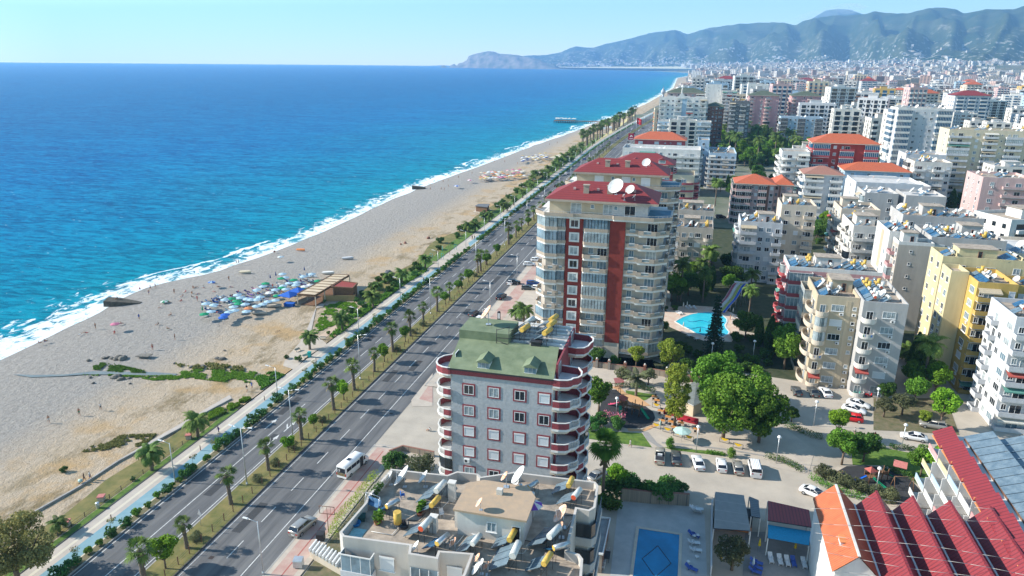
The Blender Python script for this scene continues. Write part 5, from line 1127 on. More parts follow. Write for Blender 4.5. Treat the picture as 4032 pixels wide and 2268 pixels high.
def bottomblock():
    cx,cy=48.0,56.0; t=thing('apartment_block','near beige apartment block at the bottom edge with a cluttered parapet roof terrace','apartment building',(cx,cy,0)); q=[(x-cx,y-cy) for x,y in pl]
    MB().prism(q,-.1,ZD,0,1).build('wall',[P_['nearwall'],M_roof],t)
    MB().wall(q,ZD+.001,ZP,.24,0,True).build('parapet',[P_['nearwall']],t)
    # floor bands and windows of the front faces
    fy=q[1][1]; 
    for k in range(4):
        z=ZD-2.0-3.15*k
        obj('window',win_mesh(1.5,1.55,'c','white',2,True),t,(D_(1010,1270,25)[0]-cx,fy-.02,z)); obj('window',win_mesh(1.5,1.55,'c','white',2,True),t,(D_(1550,1370,25)[0]-cx,D_(1600,1262)[1]-cy-.05,z))
        b=MB(); w=q[1][0]; b.box(w+.15,fy-.9,z-1.2,w+3.2,fy-.02,z-1.0,0); b.wall([(w+.15,fy-.02),(w+.15,fy-.9),(w+3.2,fy-.9),(w+3.2,fy-.02)],z-1.0,z-.15,-.1,2); b.wall([(w+.17,fy-.05),(w+.17,fy-.88),(w+3.18,fy-.88),(w+3.18,fy-.05)],z-.15,z+1.65,-.04,1); b.wall([(w+.15,fy-.02),(w+.15,fy-.9),(w+3.2,fy-.9),(w+3.2,fy-.02)],z+1.65,z+1.75,-.1,0)
        for i in range(4): b.box(w+.15+i*1.0,fy-.93,z-.15,w+.21+i*1.0,fy-.86,z+1.7,3)
        b.build('balcony',[P_['white'],G_blue,P_['palegrey'],M_frame],t)
        xx=q[3][0]; yy=q[3][1]; b=MB(); b.box(xx+.1,yy-.15,z-1.1,xx+3.0,yy-.02,z-.1,0); b.box(xx+.2,yy-.1,z-.1,xx+2.9,yy-.02,z+1.6,1); 
        for i in range(4): b.box(xx+.2+i*.9,yy-.14,z-.1,xx+.27+i*.9,yy-.02,z+1.6,0)
        b.build('glazed_bay',[M_frame,G_blue],t)
        # right hand side bays
        ex=G_(680,800)[0]-cx; ey=G_(680,890)[1]-cy; b=MB(); b.box(ex-1.6,ey-1.2,z-1.1,ex+.45,ey+4.5,z-.95,0); b.wall([(ex-1.6,ey-1.2),(ex+.1,ey-1.2),(ex+.45,ey-.6),(ex+.45,ey+4.5)],z-.95,z-.05,-.1,0); b.wall([(ex-1.5,ey-1.15),(ex+.08,ey-1.15),(ex+.4,ey-.6),(ex+.4,ey+4.4)],z-.05,z+1.5,-.04,1)
        b.build('side_balcony',[P_['grey'],G_dark],t)
    # stair hut
    hx0,hx1,hy0,hy1=46.9-cx,53.6-cx,57.4-cy,62.3-cy
    b=MB().box(hx0,hy0,ZD,hx1,hy1,28.2,0); b.prism([(hx0-.35,hy0-.35),(hx1+.35,hy0-.35),(hx1+.35,hy1-1.2),(hx1-.8,hy1+.5),(hx0+1.2,hy1+.5),(hx0-.35,hy1-.5)],28.2,28.4,1); b.build('stair_hut',[P_['offwhite'],mat('sand_screed',(0.46,0.33,0.22),.95,.15,1.2,.2,col2=(.38,.29,.21))],t)
    obj('hut_window',win_mesh(1.0,1.1,'p','white',2),t,(hx0+3.0,hy0-.01,26.3)); obj('hut_door',win_mesh(.9,2.0,'d','white',1),t,(hx0+5.5,hy0-.01,ZD+.05))
    for px_,py_,h in ((1600,800,2.2),(1655,1010,2.1),(1450,1050,1.7),(1880,1060,1.8)):
        p=at('d',px_,py_,ZD+.5); MB().box(p[0]-cx-.35,p[1]-cy-.3,ZD,p[0]-cx+.35,p[1]-cy+.3,ZD+h,0).box(p[0]-cx-.42,p[1]-cy-.37,ZD+h,p[0]-cx+.42,p[1]-cy+.37,ZD+h+.12,0).build('chimney',[P_['offwhite']],t)
    p=at('z5',215,215,28.6); MB().box(p[0]-cx-.3,p[1]-cy-.25,28.4,p[0]-cx+.3,p[1]-cy+.25,29.0,0).build('chimney',[P_['offwhite']],t)
bottomblock()
RL=[('z4',725,235,'solA','rear left row, by the yellow chimney',-.15,1.15),('z4',690,330,'solB','with the yellow tank in front of the rear left row',-.15,1.0),('z4',620,500,'solD','with three pale panels at the middle left',-.2,1.1),('z4',395,335,'solC','with a long shiny tube by the palm pots',-.5,.95),('z4',745,600,'solC','with blue panels and two yellow tank ends at the front parapet',-.35,1.0),('z4',985,600,'solA','with green-blue panels behind the front parapet',-.2,.95),
 ('z5',690,190,'solB','with tall yellow tank near the rear right parapet',-.1,1.0),('z5',735,275,'solD','with red-ended drum near the right parapet',-.25,1.05),('z5',570,560,'solA','with the big cream tank right of the stair hut',-.35,1.15),('z5',270,575,'solB','with yellow tank just below the hut door',-.1,1.0),('z5',285,700,'solA','with a big grey-white tank near the bottom edge',-.05,1.2),('z5',520,745,'solB','with yellow tank and red drum at the bottom edge',-.2,1.0),('z5',640,640,'solC','with slanted steel tube near the lower right parapet',-.9,1.0),('z5',430,195,'solC','with a silver tube behind the hut roof',-.5,.9)]
for cr_,x,y,k,w,rz,s in RL:
    p=at(cr_,x,y,ZD+.6); put(k,(p[0],p[1],ZD),f"roof water heater {w}",rz,s*.88,None)
for cr_,x,y,z,k,w,s in [('z4',400,150,ZD,'dishM','small white dish nearest the rear left parapet of the near roof',.8),('z4',500,165,ZD,'dishL','biggest white dish on the near roof terrace',.85),('z4',650,165,ZD,'dishM','cream dish right of the biggest one on the near roof',.95),('z4',590,650,ZD,'dishM','white dish just behind the front parapet of the near roof',.7),('z4',862,645,ZD,'dishR','dark rusty mesh dish behind the front parapet',1.1),
 ('z5',262,165,28.4,'dishR','orange-rimmed dish on the hut roof corner',1.1),('z5',365,150,ZD+1,'dishL','large white dish behind the hut roof',.75),('z5',340,200,ZD+1,'dishM','oval white dish below the large one behind the hut',.7),('z5',78,330,28.4,'dishT','white dish with rusty centre on the front edge of the hut roof',.65),('z5',670,460,ZD,'dishT','large dish with a brown half right of the hut',1.3),('z5',660,530,ZD,'dishR','small rusty dish below the brown-half dish',1.1),('z5',85,790,ZD,'dishM','right one of two white dishes at the bottom parapet',.75),('z5',60,815,ZD,'dishM','left one of two white dishes at the bottom parapet',.75),('z5',65,740,ZD,'dishR','red rusty dish above the two white ones at the bottom',.9),('z5',130,800,ZD,'dishR','bent rusty dish at the lower middle of the near roof',.9)]:
    p=at(cr_,x,y,z+.2); put(k,(p[0],p[1],z),w,.2,s)
def smallmesh(name,label,cat,b,mats,loc,rz=0,s=None,group=None): return tag(b.build(name,mats,None,loc,rz,sc_=s),label,cat,group)
p=at('z5',455,330,ZD+1.5); b=MB(); b.tube((0,0,0),(0,0,2.0),.03,.03,6,2)
for i in range(8): a,c=6.283*i/8,6.283*(i+1)/8; b.add([(0,0,2.3),(1.0*math.cos(a),1.0*math.sin(a),1.85),(1.0*math.cos(c),1.0*math.sin(c),1.85)],[(0,1,2)],i%2)
smallmesh('parasol','purple and white parasol beside the stair hut on the near roof','parasol',b,[mat('purple_cloth',(.22,.08,.42)),mat('white_cloth',(.75,.75,.75)),M_dark],(p[0],p[1],ZD))
p=at('z4',150,435,ZD+.3); b=MB().lathe([(.35,0),(.5,.35),(.47,.35),(.33,.03),(.01,.03)],14,0); smallmesh('basin','blue plastic basin on the shaded left corner of the near roof','basin',b,[mat('blue_plastic',(.03,.22,.5),.4)],(p[0],p[1],ZD))
p=at('z4',175,395,ZD+.3); smallmesh('covered_box','dark green covered box beside the blue basin','box',MB().box(-.55,-.4,0,.55,.4,.45).box(-.6,-.45,.45,.6,.45,.52),[mat('green_tarp',(.03,.08,.07))],(p[0],p[1],ZD),.3)
p=at('z4',155,510,ZD+.1); smallmesh('floor_panel','pale turquoise sheet lying on the left corner of the near roof','sheet',MB().box(-.7,-.8,0,.7,.8,.06).box(-.6,-.7,.06,.6,.7,.08),[mat('turq_sheet',(.35,.58,.58))],(p[0],p[1],ZD))
def pot(cr_,x,y,lab,s=1,nl=90):
    p=at(cr_,x,y,ZD+.3); t=thing('potted_plant',lab,'potted plant',(p[0],p[1],ZD)); MB().lathe([(.22,0),(.32,.4),(.28,.4),(.2,.1),(.01,.3)],12,0).build('pot',[mat('terracotta',(.30,.11,.06))],t); obj('leaves',quads('leaves',clumps([(0,0,.8,.4*s),(.1,0,1.1,.3*s)],nl,.35),L_mid),t)
pot('z4',300,430,'potted banana plant at the left of the near roof',1.6,60); pot('z4',320,410,'second potted banana plant just behind the first',1.5,50); pot('z4',625,330,'succulent pot beside the solar panels'); pot('z4',605,365,'pot of reddish succulents in front of the first succulent pot',.8)
p=at('z4',285,225,ZD+.5); t=thing('ivy_plant','green climbing plant on the inside of the left parapet notch','climbing plant',(p[0],p[1],ZD)); obj('leaves',quads('leaves',clumps([(0,.2,.7,.5),(.1,.6,.9,.5),(0,-.3,.5,.45),(.2,1,1,.4)],700,.16),L_dark),t); MB().tube((0,0,0),(0,.3,1),.03).build('stem',[M_bark],t)
# swing seat, chair, lounger
b=MB()
for y in (-.9,.9): b.tube((-.5,y,0),(0,y,1.7),.03); b.tube((.5,y,0),(0,y,1.7),.03)
b.tube((0,-.9,1.7),(0,.9,1.7),.03); b.box(-.3,-.8,.5,.25,.8,.58,1); b.box(.2,-.8,.58,.3,.8,1.1,1); p=at('z4',275,310,ZD+.4); smallmesh('garden_swing','blue-cushioned swing seat frame beside the left parapet','swing seat',b,[M_rail,mat('blue_cushion',(.12,.25,.42))],(p[0],p[1],ZD),1.3)
def lounger(name='sun_lounger'):
    def f():
        b=MB(); b.box(-.33,-.95,.3,.33,.35,.36,0); b.add([(-.33,.35,.3),(.33,.35,.3),(.33,.95,.72),(-.33,.95,.72),(-.33,.35,.36),(.33,.35,.36),(.33,.93,.78),(-.33,.93,.78)],[(0,3,2,1),(4,5,6,7),(0,1,5,4),(1,2,6,5),(2,3,7,6),(3,0,4,7)],0)
        for x,y in ((-.28,-.85),(.28,-.85),(-.28,.3),(.28,.3)): b.box(x-.04,y-.04,0,x+.04,y+.04,.3,0)
        for x in (-.33,.27): b.box(x,-.1,.36,x+.06,.35,.55,0)
        return b.mesh('sun_lounger',[mat('white_plastic',(.75,.75,.75),.4)])
    return cached('lounger',f)
def lounger_b():
    def f():
        me=lounger().copy(); me.materials.clear(); me.materials.append(mat('blue_webbing',(.06,.12,.42),.6)); return me
    return cached('loungerb',f)
for i in range(12):
    x_=38.5+i*1.65; y_=[55.5,58,60.5,63][i%4]; tag(MB().path([(x_,y_,ZD+.12),(x_+2.2,y_+.3*(i%3),ZD+.1),(x_+2.5,y_+1.8,ZD+.12)],.035,4).build('roof_pipe',[M_dark if i%2 else P_['white']]),f"thin {'black' if i%2 else 'white'} water pipe on the near roof deck, {nth(i+1)} from left",'pipe')
p=at('z4',985,500,ZD+.3); tag(obj('sun_lounger',lounger(),None,(p[0],p[1],ZD),1.2),'white plastic lounger in front of the stair hut wall','sun lounger')
def chair_mesh(c):
    def f():
        b=MB(); b.box(-.22,-.22,.4,.22,.22,.44,0); b.box(-.22,.18,.44,.22,.23,.88,0)
        for x in (-.2,.2):
            for y in (-.2,.2): b.box(x-.02,y-.02,0,x+.02,y+.02,.4,0)
            b.box(x-.03,-.2,.62,x+.03,.2,.65,0)
        return b.mesh('chair',[c])
    return cached(('chair',c.name),f)
p=at('z4',765,375,ZD+.3); tag(obj('chair',chair_mesh(mat('white_plastic',(.75,.75,.75),.4)),None,(p[0],p[1],ZD),.6),'white plastic chair beside the steel tank on the near roof','chair')
p=at('z4',485,240,ZD+.3); tag(obj('folding_chair',chair_mesh(mat('blue_cloth',(.04,.14,.45))),None,(p[0],p[1],ZD),2.2),'blue folding beach chair in the middle of the near terrace','chair')
for i,(x,y) in enumerate([(1.0,0),(0,0)]):
    p=at('z4',450,410+i*30,ZD+.5)
p=at('z4',450,450,ZD+.4); tag(obj('water_tank',TNK,None,(p[0],p[1],ZD)),'upright tank with a rusty lid beside black tubs on the near roof','water tank')
p=at('z4',490,455,ZD+.2); smallmesh('black_tub','round black rubber tub on the near roof','tub',MB().lathe([(.5,0),(.6,.5),(.53,.5),(.45,.06),(.01,.06)],14),[M_dark],(p[0],p[1],ZD))
# low roof and brick lean-to beside the near block
p0=at('g',690,985,3.2); b=MB(); P4=[at('g',690,975,3.2),at('g',795,990,3.2),at('g',735,1275,3.2),at('g',655,1262,3.2)]; b.prism(P4,0,3.2,0,1); b.wall(P4,3.2,3.5,.15,2,True); tag(b.build('lean_to',[bricks('brown_brick',(.25,.10,.06),(.18,.08,.05),(.3,.25,.2),4),mat('grey_felt',(.36,.38,.38),.9,.15,1),M_frame]),'narrow grey-roofed brick lean-to beside the dark pool terrace','shed')
# ---------------- courtyard ground ----------------
struct('courtyard_paving',MB().sheet([(17.4,-60),(152,-60),(152,212),(66,236),(27,236),(27,139),(12,139),(12,112.2),(17.4,112.2)],-0.02),M_asph2)
struct('garden_ground',MB().sheet([(64,200),(120,186),(210,180),(210,330),(64,330)],-0.012).sheet([(63.5,168),(96,164),(96,186),(63,200)],-0.010),M_garden)
def fp(name,pts,z,m,cr='f',kind='structure'): return poly(name,cr,pts,z,m,kind)
struct('tower_forecourt',MB().sheet([(27,139.2),(31,139.2),(62,150),(62,164),(27,300)],0.0),M_pave)
fp('hedge_garden',[(640,590),(1100,640),(1560,820),(1560,860),(1160,770),(640,690)],0.0,M_garden)
fp('dark_lawn',[(1210,380),(1330,500),(1500,600),(1570,700),(1560,820),(1220,640)],0.004,M_garden)
b=MB()
P5=[at('f',x,y) for x,y in ((1200,320),(1260,225),(1500,215),(1650,225),(1790,270),(1860,330),(1850,420),(1790,510),(1560,500),(1400,440),(1290,390))]
struct('pool_deck',MB().sheet(P5,0.02),mat('pool_pavers',(.58,.40,.31),.85,.15,.5,.1,coord='World',col2=(.62,.55,.46)))
PO=[(1322,345),(1380,310),(1450,285),(1530,270),(1600,266),(1660,270),(1720,290),(1757,325),(1758,350),(1742,375),(1752,400),(1778,430),(1765,455),(1720,472),(1640,474),(1560,465),(1500,445),(1440,410),(1380,380)]
PW=[at('f',x,y) for x,y in PO]; M_pool=mat('pool_water_bright',(.03,.50,.66),.08,.12,.35,.15,coord='World',col2=(.06,.60,.74),spec=.5)
tag(MB().sheet(PW,.05).build('pool_water',M_pool),kind='structure')
b=MB().wall(PW,0.0,.12,-.35,0,True); tag(b.build('pool_edge',[P_['white']]),'white rounded coping of the curvy turquoise pool','pool edge')
for i,yy in enumerate((345,395,440)):
    xs=(1430,1730) if i<2 else (1530,1740); pts=[at('f',xs[0]+(xs[1]-xs[0])*k/14,yy+i*4+7*math.sin(k*.9)-8+k*.9,.1) for k in range(15)]
    tag(MB().path([(x,y,.07) for x,y in pts],.10,4).build('lane_line',[mat('lane_blue',(.01,.12,.35))]),f"{['upper','middle','lower'][i]} wavy dark blue line in the curvy pool",'lane line')
# slides
A0=at('e',1870,1075,6.0); A1=at('e',1690,1300,.4); b=MB(); cols=[(.45,.12,.16),(.7,.72,.7),(.45,.5,.12),(.02,.14,.6)]
n=14
def ctr(t): x=A0[0]+(A1[0]-A0[0])*t; y=A0[1]+(A1[1]-A0[1])*t; z=6.0*(1-t)**1.1*(1+.12*math.sin(t*9))+.3; return Vector((x,y,z))
for t_ in range(n):
    for j in range(4):
        o0=Vector((j*.9-1.8,0,0)); p=ctr(t_/n)+o0; q_=ctr((t_+1)/n)+o0; w=Vector((.8,0,0)); h=Vector((0,0,.25))
        b.add([p,p+w,q_+w,q_],[(0,3,2,1)],j); b.add([p,p+h,q_+h,q_],[(0,1,2,3)],4); b.add([p+w,p+w+h,q_+w+h,q_+w],[(0,1,2,3)],4)
t=thing('water_slide','four-lane water slide in white, purple, green and blue dropping into the curvy pool','water slide',(A1[0],A1[1],0))
o_=b.build('chute',[mat('sl%d'%i,c,.3) for i,c in enumerate(cols)]+[P_['white']],t,(-A1[0],-A1[1],0))
b=MB()
for k in (0,.25,.5,.75): p=ctr(k); b.tube((p.x-1.6-A1[0],p.y-A1[1],0),(p.x-1.6-A1[0],p.y-A1[1],p.z),.1); b.tube((p.x+1.6-A1[0],p.y-A1[1],0),(p.x+1.6-A1[0],p.y-A1[1],p.z),.1)
p=ctr(0); b.box(p.x-2-A1[0],p.y-A1[1],p.z-.1,p.x+2-A1[0],p.y+2-A1[1],p.z); b.build('slide_tower',[M_rail],t)
for i,(x,y,rz) in enumerate([(1355,285,.8),(1375,280,.9),(1430,240,.6),(1455,235,.5),(1490,240,.4),(1810,300,1.7),(1820,320,1.7),(1815,340,1.7),(1820,360,1.7),(1815,375,1.7),(1500,495,2.6),(1440,470,2.6),(1700,500,1.6)]):
    p=at('f',x,y); tag(obj('sun_lounger',lounger(),None,(p[0],p[1],.02),rz),f"white lounger by the curvy pool, {nth(i+1)} counting clockwise from its left end",'sun lounger','loungers round the curvy pool')
def closedparasol(cr_,x,y,lab,z=0,c=None,s=1,g=None):
    def f():
        b=MB().tube((0,0,0),(0,0,2.3),.03,.03,6,1); b.lathe([(.02,2.35),(.12,1.9),(.22,1.1),(.1,1.05)],10,0); return b.mesh('closed_parasol',[c or P_['white'],M_rail])
    p=at(cr_,x,y,z); tag(obj('closed_parasol',cached(('cp',c.name if c else 0),f),None,(p[0],p[1],z),0,s),lab,'parasol',g)
closedparasol('f',1395,245,'left folded white parasol above the pool'); closedparasol('f',1425,238,'right folded white parasol above the pool'); closedparasol('f',1800,290,'folded white parasol right of the pool'); closedparasol('f',1395,410,'folded parasol left of the pool fence'); closedparasol('f',1530,458,'folded blue parasol at the pool front',0,P_['blue'])
# boundary wall with posts
def brickwall(name,lab,cr_,pts,h,m,posts=0,th=.3):
    P=[at(cr_,x,y) for x,y in pts]; t=thing(name,lab,'wall',(P[0][0],P[0][1],0)); q=[(x-P[0][0],y-P[0][1]) for x,y in P]; MB().wall(q,-.1,h,th).build('wall_panel',[m],t); MB().wall(q,h,h+.1,th+.04).build('coping',[P_['brown']],t)
    for i in range(posts):
        s=(i+.5)/posts*(len(q)-1); k=int(s); u=s-k; x=q[k][0]+(q[k+1][0]-q[k][0])*u; y=q[k][1]+(q[k+1][1]-q[k][1])*u
        b=MB().box(x-.3,y-.3,0,x+.3,y+.3,h+.7,0).box(x-.38,y-.38,h+.7,x+.38,y+.38,h+.8,1); b.lathe([(.01,h+1.3),(.2,h+1.15),(.22,h+1),(.08,h+.8)],10,2,(x,y,0)); b.build('wall_post',[M_brk,P_['brown'],P_['white']],t)
M_brk=bricks('red_brick',(.30,.10,.06),(.22,.08,.05),(.3,.26,.22),3); M_stone=bricks('field_stone',(.34,.28,.21),(.25,.21,.17),(.16,.14,.12),1.6,.5,.35)
brickwall('boundary_wall','stone and brick boundary wall in front of the tower garden','f',[(640,712),(840,740),(1160,780),(1560,850)],1.4,M_stone,6)
brickwall('pool_fence_wall','dark stone wall behind the oleanders of the blue rectangular pool','g',[(880,830),(1120,860),(1440,880)],2.2,M_stone)
# park
struct('park_paving',MB().sheet([at('f',x,y) for x,y in ((620,1330),(640,1060),(700,890),(860,860),(1180,900),(1400,900),(2087,1100))]+[at('k',380,430),at('k',330,620),at('g',1800,500),at('g',1100,395)],0.02),M_pave)
fp('park_lawn',[(925,905),(1165,940),(1090,985),(1010,1000),(945,990)],.05,M_grass)
fp('front_lawn',[(615,1235),(900,1245),(1060,1255),(1140,1370),(930,1345),(615,1300)],.05,M_grass)
fp('kerb_lawn',[(1235,1368),(1600,1398),(1760,1425),(1700,1440),(1300,1392)],.05,M_grass)
M_rub=gmat('rubber_floor',(.035,.036,.038),(.05,.05,.055),.8,.1)
fp('playground_floor',[(700,1090),(730,1000),(790,900),(850,900),(900,940),(960,1000),(1080,1030),(1150,1080),(1168,1130),(1140,1185),(1050,1215),(930,1215),(800,1170)],.05,M_rub)
fp('orange_path',[(780,870),(850,900),(960,1000),(1080,1035),(1130,1030),(1030,960),(930,930),(880,880)],.06,gmat('orange_rubber',(.62,.36,.18),(.55,.32,.17)))
fp('second_orange_path',[(940,1215),(1060,1225),(1170,1175),(1200,1190),(1080,1240),(950,1240)],.06,gmat('orange_rubber',(.62,.36,.18),(.55,.32,.17)))
fp('grey_arc_paving',[(1060,1240),(1110,1245),(1180,1330),(1240,1370),(1200,1375),(1100,1310)],.055,gmat('grey_pavers',(.33,.31,.29),(.27,.26,.25)))
fp('striped_paving',[(1220,1325),(1500,1350),(1800,1390),(2087,1440),(2087,1449),(1790,1400),(1500,1362),(1220,1338)],.055,gmat('grey_pavers',(.33,.31,.29),(.27,.26,.25)))
def hedge(name,lab,cr_,pts,w,h,lm=L_hedge,n=260):
    P=[at(cr_,x,y) for x,y in pts]; cl=[]
    for a,c in zip(P[:-1],P[1:]):
        L_=math.hypot(c[0]-a[0],c[1]-a[1]); k=max(1,int(L_/.45))
        for i in range(k): u=i/k; cl.append((a[0]+(c[0]-a[0])*u+RN.uniform(-.1,.1),a[1]+(c[1]-a[1])*u,h*.5,w*.55)); cl.append((a[0]+(c[0]-a[0])*u,a[1]+(c[1]-a[1])*u,h*.75,w*.45))
    tag(obj(name,quads(name,clumps(cl,len(cl)*n//8+200,.2),lm)),lab,'hedge')
hedge('hedge','dark clipped hedge behind the palm in the park','f',[(855,870),(1010,885),(1170,925)],1.2,1.1); hedge('hedge','flowering low hedge beside the kerb of the park street','f',[(1600,1420),(1740,1440)],.9,.7,L_mid); hedge('hedge','low hedge along the lower edge of the second playground','k',[(360,660),(480,730),(640,790),(790,830)],1.4,1.0,L_mid)
for i,(a,c) in enumerate((((880,395),(950,415)),((1010,405),(1070,425)),((1095,410),(1210,440)))): hedge('hedge',f"{['left','middle','right'][i]} low hedge by the street above the small lawn",'k',[a,c],1.1,.9,L_dark)
hedge('hedge','curved dark hedge right of the second playground','k',[(940,580),(1050,610),(1150,650),(1240,710)],1.1,.9,L_dark); hedge('hedge','dark hedge in the shade left of the street corner','k',[(160,235),(300,290),(440,340)],1.6,1.0,L_dark); hedge('hedge','shaded hedge strip beside the parked van','k',[(0,490),(120,520),(280,600)],1.6,.9,L_dark)
# playground tower
def playset(lab,x,y,rz,c1,c2,s=1.0):
    t=thing('playground_set',lab,'playground set',(x,y,.05),rz,s=s); b=MB()
    for px_,py_ in ((0,0),(1.6,0),(1.6,1.6),(0,1.6),(3.4,.2),(5,.2),(5,1.6),(3.4,1.6)): b.tube((px_,py_,0),(px_,py_,2.9),.09)
    b.box(-.05,-.05,1.3,1.65,1.65,1.4); b.box(3.35,.15,1.6,5.05,1.65,1.7); b.box(1.6,.5,1.45,3.4,1.2,1.52)
    for y_ in (.5,1.2): b.tube((1.6,y_,2.1),(3.4,y_,2.2),.04)
    b.box(3.4,.2,1.7,5,.28,2.3); b.box(0,1.55,1.4,1.6,1.6,2.0)
    b.build('climbing_frame',[M_wood],t)
    MB().add([(-.2,-.2,2.8),(1.8,-.2,2.8),(1.8,1.8,2.8),(-.2,1.8,2.8),(.8,.8,3.7)],[(0,1,4),(1,2,4),(2,3,4),(3,0,4)]).build('canopy',[mat('play_red',(.45,.12,.10))],t)
    for (sx,sy,ex,ey,z,c) in ((-.1,.8,-2.6,1.6,1.35,c1),(.8,-.1,2.2,-2.6,1.35,c2),(5.1,.9,7.2,.2,1.6,c2)):
        d=Vector((ex-sx,ey-sy,0)).normalized(); sd=Vector((-d.y,d.x,0))*.3; b=MB(); prev=None
        for k in range(9):
            u=k/8; p=Vector((sx+(ex-sx)*u,sy+(ey-sy)*u,z*(1-u)**1.3+.12))
            ring=[p-sd+Vector((0,0,.2)),p-sd,p+sd,p+sd+Vector((0,0,.2))]
            if prev: b.add(prev+ring,[(0,1,5,4),(1,2,6,5),(2,3,7,6)])
            prev=ring
        b.build('slide',[c],t)
    return t
p=at('f',880,1040); playset('brown wooden climbing tower with a pink slide and two green slides',p[0]-.5,p[1]-2,-.35,mat('slide_pink',(.65,.10,.20),.4),mat('slide_green',(.02,.32,.18),.4),1.0)
p=at('k',860,680); playset('brown climbing frame with blue tube slide and green slide on the second playground',p[0]-1,p[1]-1,.5,mat('slide_blue',(.02,.14,.55),.4),mat('slide_green',(.02,.32,.18),.4),.8)
fp('second_playground_floor',[(560,600),(640,555),(800,550),(960,570),(1150,650),(1240,750),(1235,830),(1180,870),(1000,860),(800,780),(640,680)],.05,M_rub,'k')
fp('small_lawn',[(675,405),(760,390),(900,395),(1270,470),(1420,560),(1530,760),(1330,800),(1280,760),(1180,650),(960,550),(690,545)],.04,M_grass,'k')
fp('playground_path',[(660,420),(690,400),(700,550),(560,560),(450,620),(600,720),(1000,880),(1240,900),(1300,930),(1470,830),(1250,700),(1150,640),(960,545),(700,545)],.03,M_pave,'k')
fp('street_kerb_bed',[(860,0),(1450,0),(1500,130),(1560,300),(1100,270),(860,260)],.03,M_soil,'k')
def swing(lab,cr_,x,y,rz,h=2.4):
    p=at(cr_,x,y); b=MB()
    for u in (-1.6,1.6): b.tube((u,-.8,0),(u,0,h),.06); b.tube((u,.8,0),(u,0,h),.06)
    b.tube((-1.6,0,h),(1.6,0,h),.06)
    for u in (-.8,.5): b.tube((u,0,h),(u,0,.5),.015,.015,4,1); b.tube((u+.4,0,h),(u+.4,0,.5),.015,.015,4,1); b.box(u,-.12,.45,u+.4,.12,.5,1)
    smallmesh('swing','wooden swing frame '+lab,'swing',b,[M_wood,M_dark],(p[0],p[1],.05),rz)
swing('behind the pink slide','f',820,930,.4); swing('at the right of the second playground','k',1090,740,.2)
for lab,cr_,x,y,rz in (('slanted red bench roof beside the first playground','f',870,885,.5),('slanted red shade panel by the second playground','k',1065,615,-.3)):
    p=at(cr_,x,y); b=MB().add([(-1.1,-.5,1.5),(1.1,-.5,1.5),(1.1,.7,2.2),(-1.1,.7,2.2)],[(0,1,2,3)],0).add([(-1.1,-.5,1.45),(1.1,-.5,1.45),(1.1,.7,2.15),(-1.1,.7,2.15)],[(0,3,2,1)],0)
    for u in (-.9,.9): b.tube((u,.1,0),(u,.1,1.8),.05,.05,6,1)
    b.box(-.9,-.2,.4,.9,.2,.46,1); smallmesh('covered_bench',lab,'bench',b,[mat('salmon_sheet',(.55,.20,.18)),M_wood],(p[0],p[1],.03),rz)
# cafe
P6=[at('f',x,y,3.2) for x,y in ((1365,905),(1420,870),(1500,825),(1620,850),(1640,900),(1560,990),(1480,1030),(1375,975))]
c0=(sum(p[0] for p in P6)/8,sum(p[1] for p in P6)/8); t=thing('cafe','grey shallow-roofed cafe pavilion under the big tree','cafe',(c0[0],c0[1],0)); q=[(x-c0[0],y-c0[1]) for x,y in P6]
b=MB(); 
for a,c in zip(q,q[1:]+q[:1]): b.add([(a[0],a[1],3.2),(c[0],c[1],3.2),(0,0,4.1)],[(0,1,2)],0)
b.prism([(x*1.0,y*1.0) for x,y in q],3.05,3.19,1); b.build('roof',[mat('grey_roofing',(.20,.22,.21),.8,.15,.8),P_['white']],t)
MB().prism([(x*.8,y*.8) for x,y in q],0,3.04,0).build('wall',[P_['sand']],t)
tbl=MB().box(-.6,-.4,.7,.6,.4,.75,0).tube((0,0,0),(0,0,.7),.05,.05,6,1).mesh('cafe_table',[mat('orange_wood',(.62,.26,.07)),M_dark])
for i,(x,y) in enumerate([(1210,1095),(1270,1145),(1180,1010),(1295,1185),(1375,1195),(1320,1230),(1500,1245),(1220,1175),(1160,980),(1270,1100)]):
    p=at('f',x,y); tag(obj('cafe_table',tbl,None,(p[0],p[1],.03),-.25),f"orange-topped cafe table on the terrace, {nth(i+1)} of those in view",'table','orange cafe tables')
    for s in (-1,1): tag(obj('chair',chair_mesh(M_dark),None,(p[0]+s*.2,p[1]+s*.75,.03),0 if s>0 else math.pi),f"dark chair {'behind' if s>0 else 'in front of'} the {nth(i+1)} orange cafe table",'chair','dark cafe chairs')
fan_=MB(); fan_.add([(0,0,1.0)]+[(-.75+1.5*k/8,0,1.0-.55*math.sin(math.pi*k/8)) for k in range(9)],[(0,k+1,k+2) for k in range(8)],0); fan_.box(-.95,.01,0,-.88,.06,1.05,1).box(.88,.01,0,.95,.06,1.05,1).box(-.95,.01,1.0,.95,.05,1.06,1).box(-.95,.01,.05,.95,.04,.1,1)
fm=fan_.mesh('cafe_fence_panel',[mat('yellow_cloth',(.75,.48,.02)),M_dark])
for i,(x,y) in enumerate([(1175,1215),(1265,1250),(1350,1285),(1440,1315),(1730,1335),(1840,1380),(1175,1050)]):
    p=at('f',x,y); tag(obj('cafe_fence_panel',fm,None,(p[0],p[1],.03),-.3),f"yellow half-moon banner on the cafe fence, {nth(i+1)} from its left end",'banner','yellow half-moon banners of the cafe')
